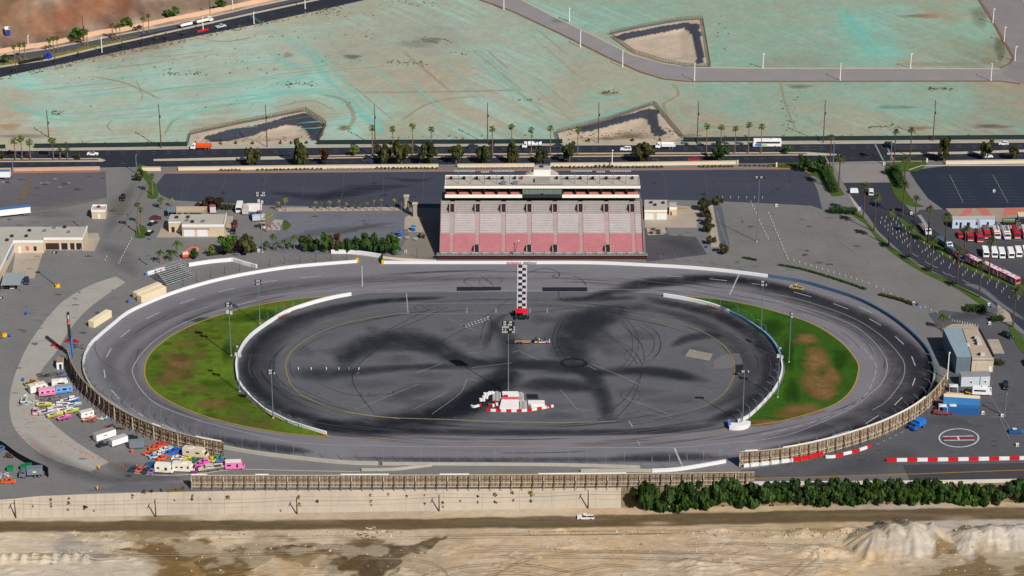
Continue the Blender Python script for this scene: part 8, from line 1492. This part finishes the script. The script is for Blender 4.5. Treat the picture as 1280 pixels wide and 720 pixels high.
# ---- fire yard
hd=R_(1230,300,4.0,12)
def fire(px,py,c,roofc,lb,ladder=False,L=8.6):
    r=root('fire_engine',lb,'fire engine',px,py,hd,'fire engines in the yard'); m=paint(*c); m2=MB(); m2.loft([(-L/2,.5),(-L/2,2.9),(L/2-2.6,2.9),(L/2-2.6,.5)],1.22,m); m2.build('body',r); m2=MB(); m2.loft([(L/2-2.55,.5),(L/2-2.55,2.7),(L/2-.3,2.7),(L/2,1.6),(L/2,.5)],1.2,m); m2.build('cab',r); m2=MB(); m2.loft([(L/2-.27,2.55),(L/2-.02,1.7),(L/2+.04,1.7),(L/2-.2,2.58)],1.08,GLASS); m2.build('windscreen',r); m2=MB(); m2.box((-1,0,2.95),(L-3.2,1.9,.12),paint(*roofc)); m2.box((-1.4,.4,3.1),(L-4,.5,.2),STEEL); m2.build('roof',r); m2=MB(); m2.box((L/2+.05,0,.75),(.2,2.3,.4),LAMPW); m2.build('bumper',r); m2=MB(); m2.box((L/2-1.2,0,2.85),(.4,1.7,.25),REDW); m2.build('light_bar',r)
    if ladder: m2=MB(); [m2.bar((L/2-3,s,3.2),(-L/2-3.0,s,5.6),.2,.25,STEEL) for s in (-.4,.4)]; [m2.bar((L/2-3-i*.7,-.4,3.2+i*.156),(L/2-3-i*.7,.4,3.2+i*.156),.12,.1,STEEL) for i in range(14)]; m2.build('ladder',r)
    wheels(r,[(x,s*1.05) for x in (-L/2+1.8,L/2-1.7) for s in (-1,1)],.5,.32)
pickup((206,24,44),'bright red pickup at the left end of the fire engine row',1200,295.5,hd,group=None); fire(1211.5,297.5,(176,34,52),(150,60,66),'red fire engine with pale bumper beside the red pickup'); fire(1223.5,299,(180,44,56),(120,60,60),'red ladder truck with raised white ladder',True); fire(1232.5,294.5,(176,40,56),(120,96,96),'red fire engine right of the ladder truck'); fire(1245,295,(226,222,220),(200,196,196),'white fire engine with green front'); fire(1257.5,295.5,(232,230,230),(150,156,164),'white fire engine with yellow bumper'); fire(1270,294.5,(170,34,50),(140,50,56),'red fire engine with dark ladder rack, near the right edge'); fire(1281.5,294.5,(226,226,230),(196,200,206),'white fire engine cut by the right edge')
hd2=R_(1240,318,3.4,12)
for i,(x,y) in enumerate(((1231.5,318.5),(1242.3,319),(1251.8,320),(1263,319.7),(1272.7,318.5),(1282,318))): boxvan(6.6,2.2,2.5,(240,240,242),'%s white van from the left in the van row of the fire yard'%ordn(i),'passenger_van','van',x,y,hd2,'white vans in the fire yard',roofc=(236,236,238),front=True,floor=.4,win=((-.1,.5,1.8,.5,0),),wr=.36)
r=truck('olive tanker parked beside the equipment shed',1264,281.5,0.0,(92,100,84),'tanker_truck','truck',L=7.5,body='tank',bodyc=(96,104,90)); truck('long grey flatbed truck in front of the fire office',1240,286,0.0,(116,126,132),'flatbed_truck','truck',L=7.6,body='flat',bodyc=(140,150,156))
hd3=R_(1150,283,9,12)
r=truck('white ladder truck parked along the access road verge',1156,289,hd3,(206,206,210),'ladder_truck','truck',L=10.5,body='flat',bodyc=(150,130,126)); m2=MB(); [m2.bar((2.5,s,2.9),(-8.5,s,3.4),.2,.3,LAMPW) for s in (-.5,.5)]; [m2.bar((2.4-i*.8,-.5,2.95+i*.035),(2.4-i*.8,.5,2.95+i*.035),.12,.12,LAMPW) for i in range(14)]; m2.build('ladder',r); truck('white and dark blue crane truck along the access road verge',1180,307,R_(1172,300,14,9),(216,216,220),'crane_truck','truck',L=9.0,body='box',bodyc=(80,96,116),H=2.4); car('suv',(176,40,52),'red car at the end of the parked truck line',1195,321.5,R_(1190,318,10,6)); car('hatch',(206,216,222),'white car at the end of the parked truck line',1201.5,325.5,R_(1196,322,10,6)); boxvan(5,2.2,2.4,(90,110,130),'grey blue van between crane truck and red car','panel_van','van',1189.5,317.5,R_(1184,314,10,6),front=True)
def hauler(px,py,L,lb,ax):
    hd=R_(px,py,18,9); r=boxvan(L,2.6,3.0,(196,106,116),lb,'race_hauler','hauler',px,py,hd,roofc=(224,196,200),front=True,floor=.6,stripes=((-.3,.1,1.6,1.4,(230,226,228)),(-.1,.08,1.6,1.4,(230,226,228)),(.1,.1,1.6,1.4,(60,90,160)),(.28,.08,1.6,1.4,(230,226,228))),axles=ax,wr=.48)
    m2=MB(); k=int(L/1.3)
    for i in range(k): m2.box((-L/2+.7+i*(L-1.2)/k,(-.6 if i%2 else .6),3.06),(.75,.9,.08),paint(*((206,40,56),(90,120,180),(232,228,228))[i%3]))
    m2.build('roof_graphics',r)
hauler(1216,331,7.5,'short red and white striped hauler at the left of the pair',(-.3,.3)); hauler(1238.5,341,10.0,'long red white and blue hauler in the middle by the date palms',(-.36,-.26,.34)); hauler(1261,351.5,10.0,'long red and white hauler at the right end by the verge',(-.36,-.26,.34))
boxvan(3.4,1.8,1.9,(232,234,238),'small white kiosk van at the centre of the entry drive','kiosk_van','van',1067.5,241.5,0,front=True,wr=.3); boxvan(3.4,1.9,2.2,(228,226,226),'white gate booth vehicle right of the entry drive','kiosk_van','van',1088.5,243.5,R_(1088,243,.8,8),front=True,wr=.3)
for px,py,lb in ((970.5,258,'white jersey block beside the pale car park drain'),(1074,262.5,'white barrel beside the blue bin at the date palm'),(1139,268,'white cabinet at the tip of the right verge'),(1142,380.5,'white block in the shrub strip corner'),(1237,405.5,'white sign block on the red kerbed island'),(1237.5,487.5,'white post base right of the white bus'),(1228.5,517.5,'white block below the blue containers'),(1252.5,521,'white lamp base right of the blue containers'),(1271.5,557.5,'white block at the right edge by the helipad'),(1236,382,'white pedestal on the island tip'),(323.5,314.5,'white box at the foot of the palm tree mast'),(507,315.5,'white box at the foot of the small plaza palm'),(1242.5,240,'white and blue utility cart in the north east car park'),(1105,206,'white cabinet on the lawn right of the entry')):
    r=thing('utility_cabinet',lb,'cabinet',G(px,py)); m2=MB(); m2.box((0,0,.5),(.95,.7,1.0),M_white,0,.92,.92); m2.build('body',r); m2=MB(); m2.box((.1,-.36,.5),(.5,.04,.6),STEEL); m2.build('door',r)
# ---- right yard
container(12.2,(44,96,156),'blue container, lower one of the stack by the timber wall',1201,516.5,R_(1180,514,42,2.5),topc=(44,96,156)); container(12.2,(62,132,190),'lighter blue container with a cream top, upper one of the stack',1201,512.8,R_(1180,511,42,2.5),z=2.68,topc=(232,218,184)); container(6.1,(226,196,150),'short cream container behind the blue stack',1193,501.5,R_(1180,500,42,2.5),topc=(222,190,146))
for px,py,lb in ((1178.5,515.5,'white topped stall tent, left of the pair before the blue containers'),(1190.5,515.5,'white topped stall tent, right of the pair before the blue containers'),(1191.5,490.5,'pale canopy behind the cream container')):
    r=thing('canopy_tent',lb,'canopy',G(px,py),R_(px,py,42,2)); z=2.6; m2=MB(); m2.add([(-1.5,-1.2,z),(1.5,-1.2,z),(1.5,1.4,z),(-1.5,1.4,z),(0,.1,z+.35)],[(0,1,4),(1,2,4),(2,3,4),(3,0,4)],paint(216,220,226)); m2.build('canopy_roof',r)
    for x,y in ((-1.4,-1.1),(1.4,-1.1),(1.4,1.3),(-1.4,1.3)): m2=MB(); m2.bar((x,y,0),(x,y,z),.1,.1,M_white); m2.build('leg',r)
r=thing('flatbed_trailer','rusty red gooseneck trailer below the stall tents','trailer',G(1176.5,517.8),R_(1165,516,22,2)); m2=MB(); m2.box((0,0,.75),(5.4,2.2,.2),paint(140,72,66)); m2.box((-1.6,0,1.0),(2,2.1,.4),paint(130,66,62)); m2.build('deck',r); m2=MB(); m2.bar((2.7,.6,.7),(4.0,0,.6),.2,.2,paint(120,60,58)); m2.bar((2.7,-.6,.7),(4.0,0,.6),.2,.2,paint(120,60,58)); m2.build('drawbar',r); wheels(r,[(-.9,1.05),(-.9,-1.05),(.2,1.05),(.2,-1.05)],.34,.24)
truck('bright blue box truck beside the timber wall and helipad',1146.5,535.5,R_(1155,531,-18,8.5),(24,100,190),'box_truck','truck',L=6.2,body='box',bodyc=(34,118,206),H=2.9)
boxvan(6.6,2.4,2.9,(238,238,240),'white shuttle bus below the white office trailer','shuttle_bus','bus',1227,493,R_(1218,492.6,18,.8),roofc=(240,240,242),win=((-.12,.6,1.9,.6,0),),cab=1.3,hump=(.4,1.2,.3))
r=thing('skid_loader','dark skid loader with yellow parts beside the white shuttle bus','loader',G(1208.5,493),R_(1204,493,9,-.5)); m2=MB(); m2.box((0,0,.9),(2.0,1.4,.9),DARK); m2.build('body',r); m2=MB(); m2.box((-.1,0,1.7),(1.1,1.2,.8),GLASS); m2.build('cab',r); m2=MB(); m2.bar((-.9,.75,1.5),(1.5,.75,.6),.16,.2,YELW); m2.bar((-.9,-.75,1.5),(1.5,-.75,.6),.16,.2,YELW); m2.box((1.8,0,.4),(.7,1.6,.6),DARK); m2.build('loader_arm',r); wheels(r,[(-.6,.75),(-.6,-.75),(.6,.75),(.6,-.75)],.42,.3)
car('sedan',(26,96,170),'bright blue car at the right edge by the helipad',1269.5,541,R_(1262,541,15,0),roofc=(200,214,226)); car('suv',(28,32,40),'black car right of the pale pad near the workshop block',1258.5,421.5,R_(1254,419,9,4)); car('suv',(26,34,44),'dark car by the date palm shadow right of the office trailer',1257,484.5,R_(1257,484,1,8)); car('sedan',(38,44,54),'dark car cut by the right edge near the workshop',1283,455,R_(1280,455,2,8)); 
r=thing('warning_light','small red lamp on the right turn wall','lamp',G(1140.8,508.5)); m2=MB(); m2.cyl((0,0,0),(0,0,1.0),.1,.1,DARK,6); m2.build('post',r); m2=MB(); m2.cyl((0,0,1.0),(0,0,1.7),.4,.3,paint(230,60,40),8); m2.build('lens',r)
pickup((232,232,234),'white pickup driving on the brown haul road',732,649,W0,z=ZP)
# plaza tables and rock
for px,py,c,lb in ((500.2,295,(30,110,200),'blue parasol table near the pit trees'),(517,288.5,(30,110,200),'blue parasol table at the top of the plaza'),(508.5,288.8,(150,140,136),'grey table at the top of the plaza'),(499,299,(190,170,170),'pale table lowest left on the plaza'),(509,298.5,(190,176,180),'pale table in the middle of the plaza'),(519.5,300,(170,190,196),'pale blue table right on the plaza'),(817,287.5,(90,80,80),'dark table at the top of the pad beside the concession stand'),(823,289.5,(80,74,76),'dark table right on the pad beside the concession stand'),(814.5,292,(84,76,74),'dark table lower left on the pad beside the concession stand'),(823.5,292.3,(88,76,74),'dark table lower right on the pad beside the concession stand')):
    r=thing('picnic_table',lb,'table',G(px,py)); m2=MB(); m2.box((0,0,.76),(1.7,1.0,.1),paint(*c)); m2.build('table_top',r); 
    for s in (-1,1): m2=MB(); m2.box((0,s*.8,.45),(1.7,.32,.08),paint(*c)); m2.build('bench',r)
    m2=MB(); m2.box((0,0,.38),(.9,.5,.7),DARK); m2.build('base',r)
    if 'parasol' in lb: m2=MB(); m2.cyl((0,0,2.0),(0,0,2.5),1.2,.05,paint(*c),10); m2.cyl((0,0,.8),(0,0,2.1),.05,.05,STEEL,6); m2.build('parasol',r)
tree(526.5,297.5,290.5,8,'brown','bush','small brown dry tree beside the grandstand shadow','dry_tree',None,clear=.1,n=300)
r=thing('entrance_arch','two pale gateway pillars between dark car park and plaza','gateway',(0,0,0)); 
for px,py,h in ((508.5,264,6.5),(519,270.5,5.5)): m2=MB(); p=G(px,py); m2.box((p.x,p.y,h/2),(1.6,1.6,h),mat('pillar_taupe',(168,152,136),.8,.08)); m2.box((p.x,p.y,h+.15),(2.2,2.2,.3),M_kerb); m2.build('pillar',r)
m2=MB(); a=G(508.5,264);b=G(519,270.5); m2.bar(a+Vector((0,0,4.5)),b+Vector((0,0,4.5)),.3,.8,DARK); m2.build('beam',r)
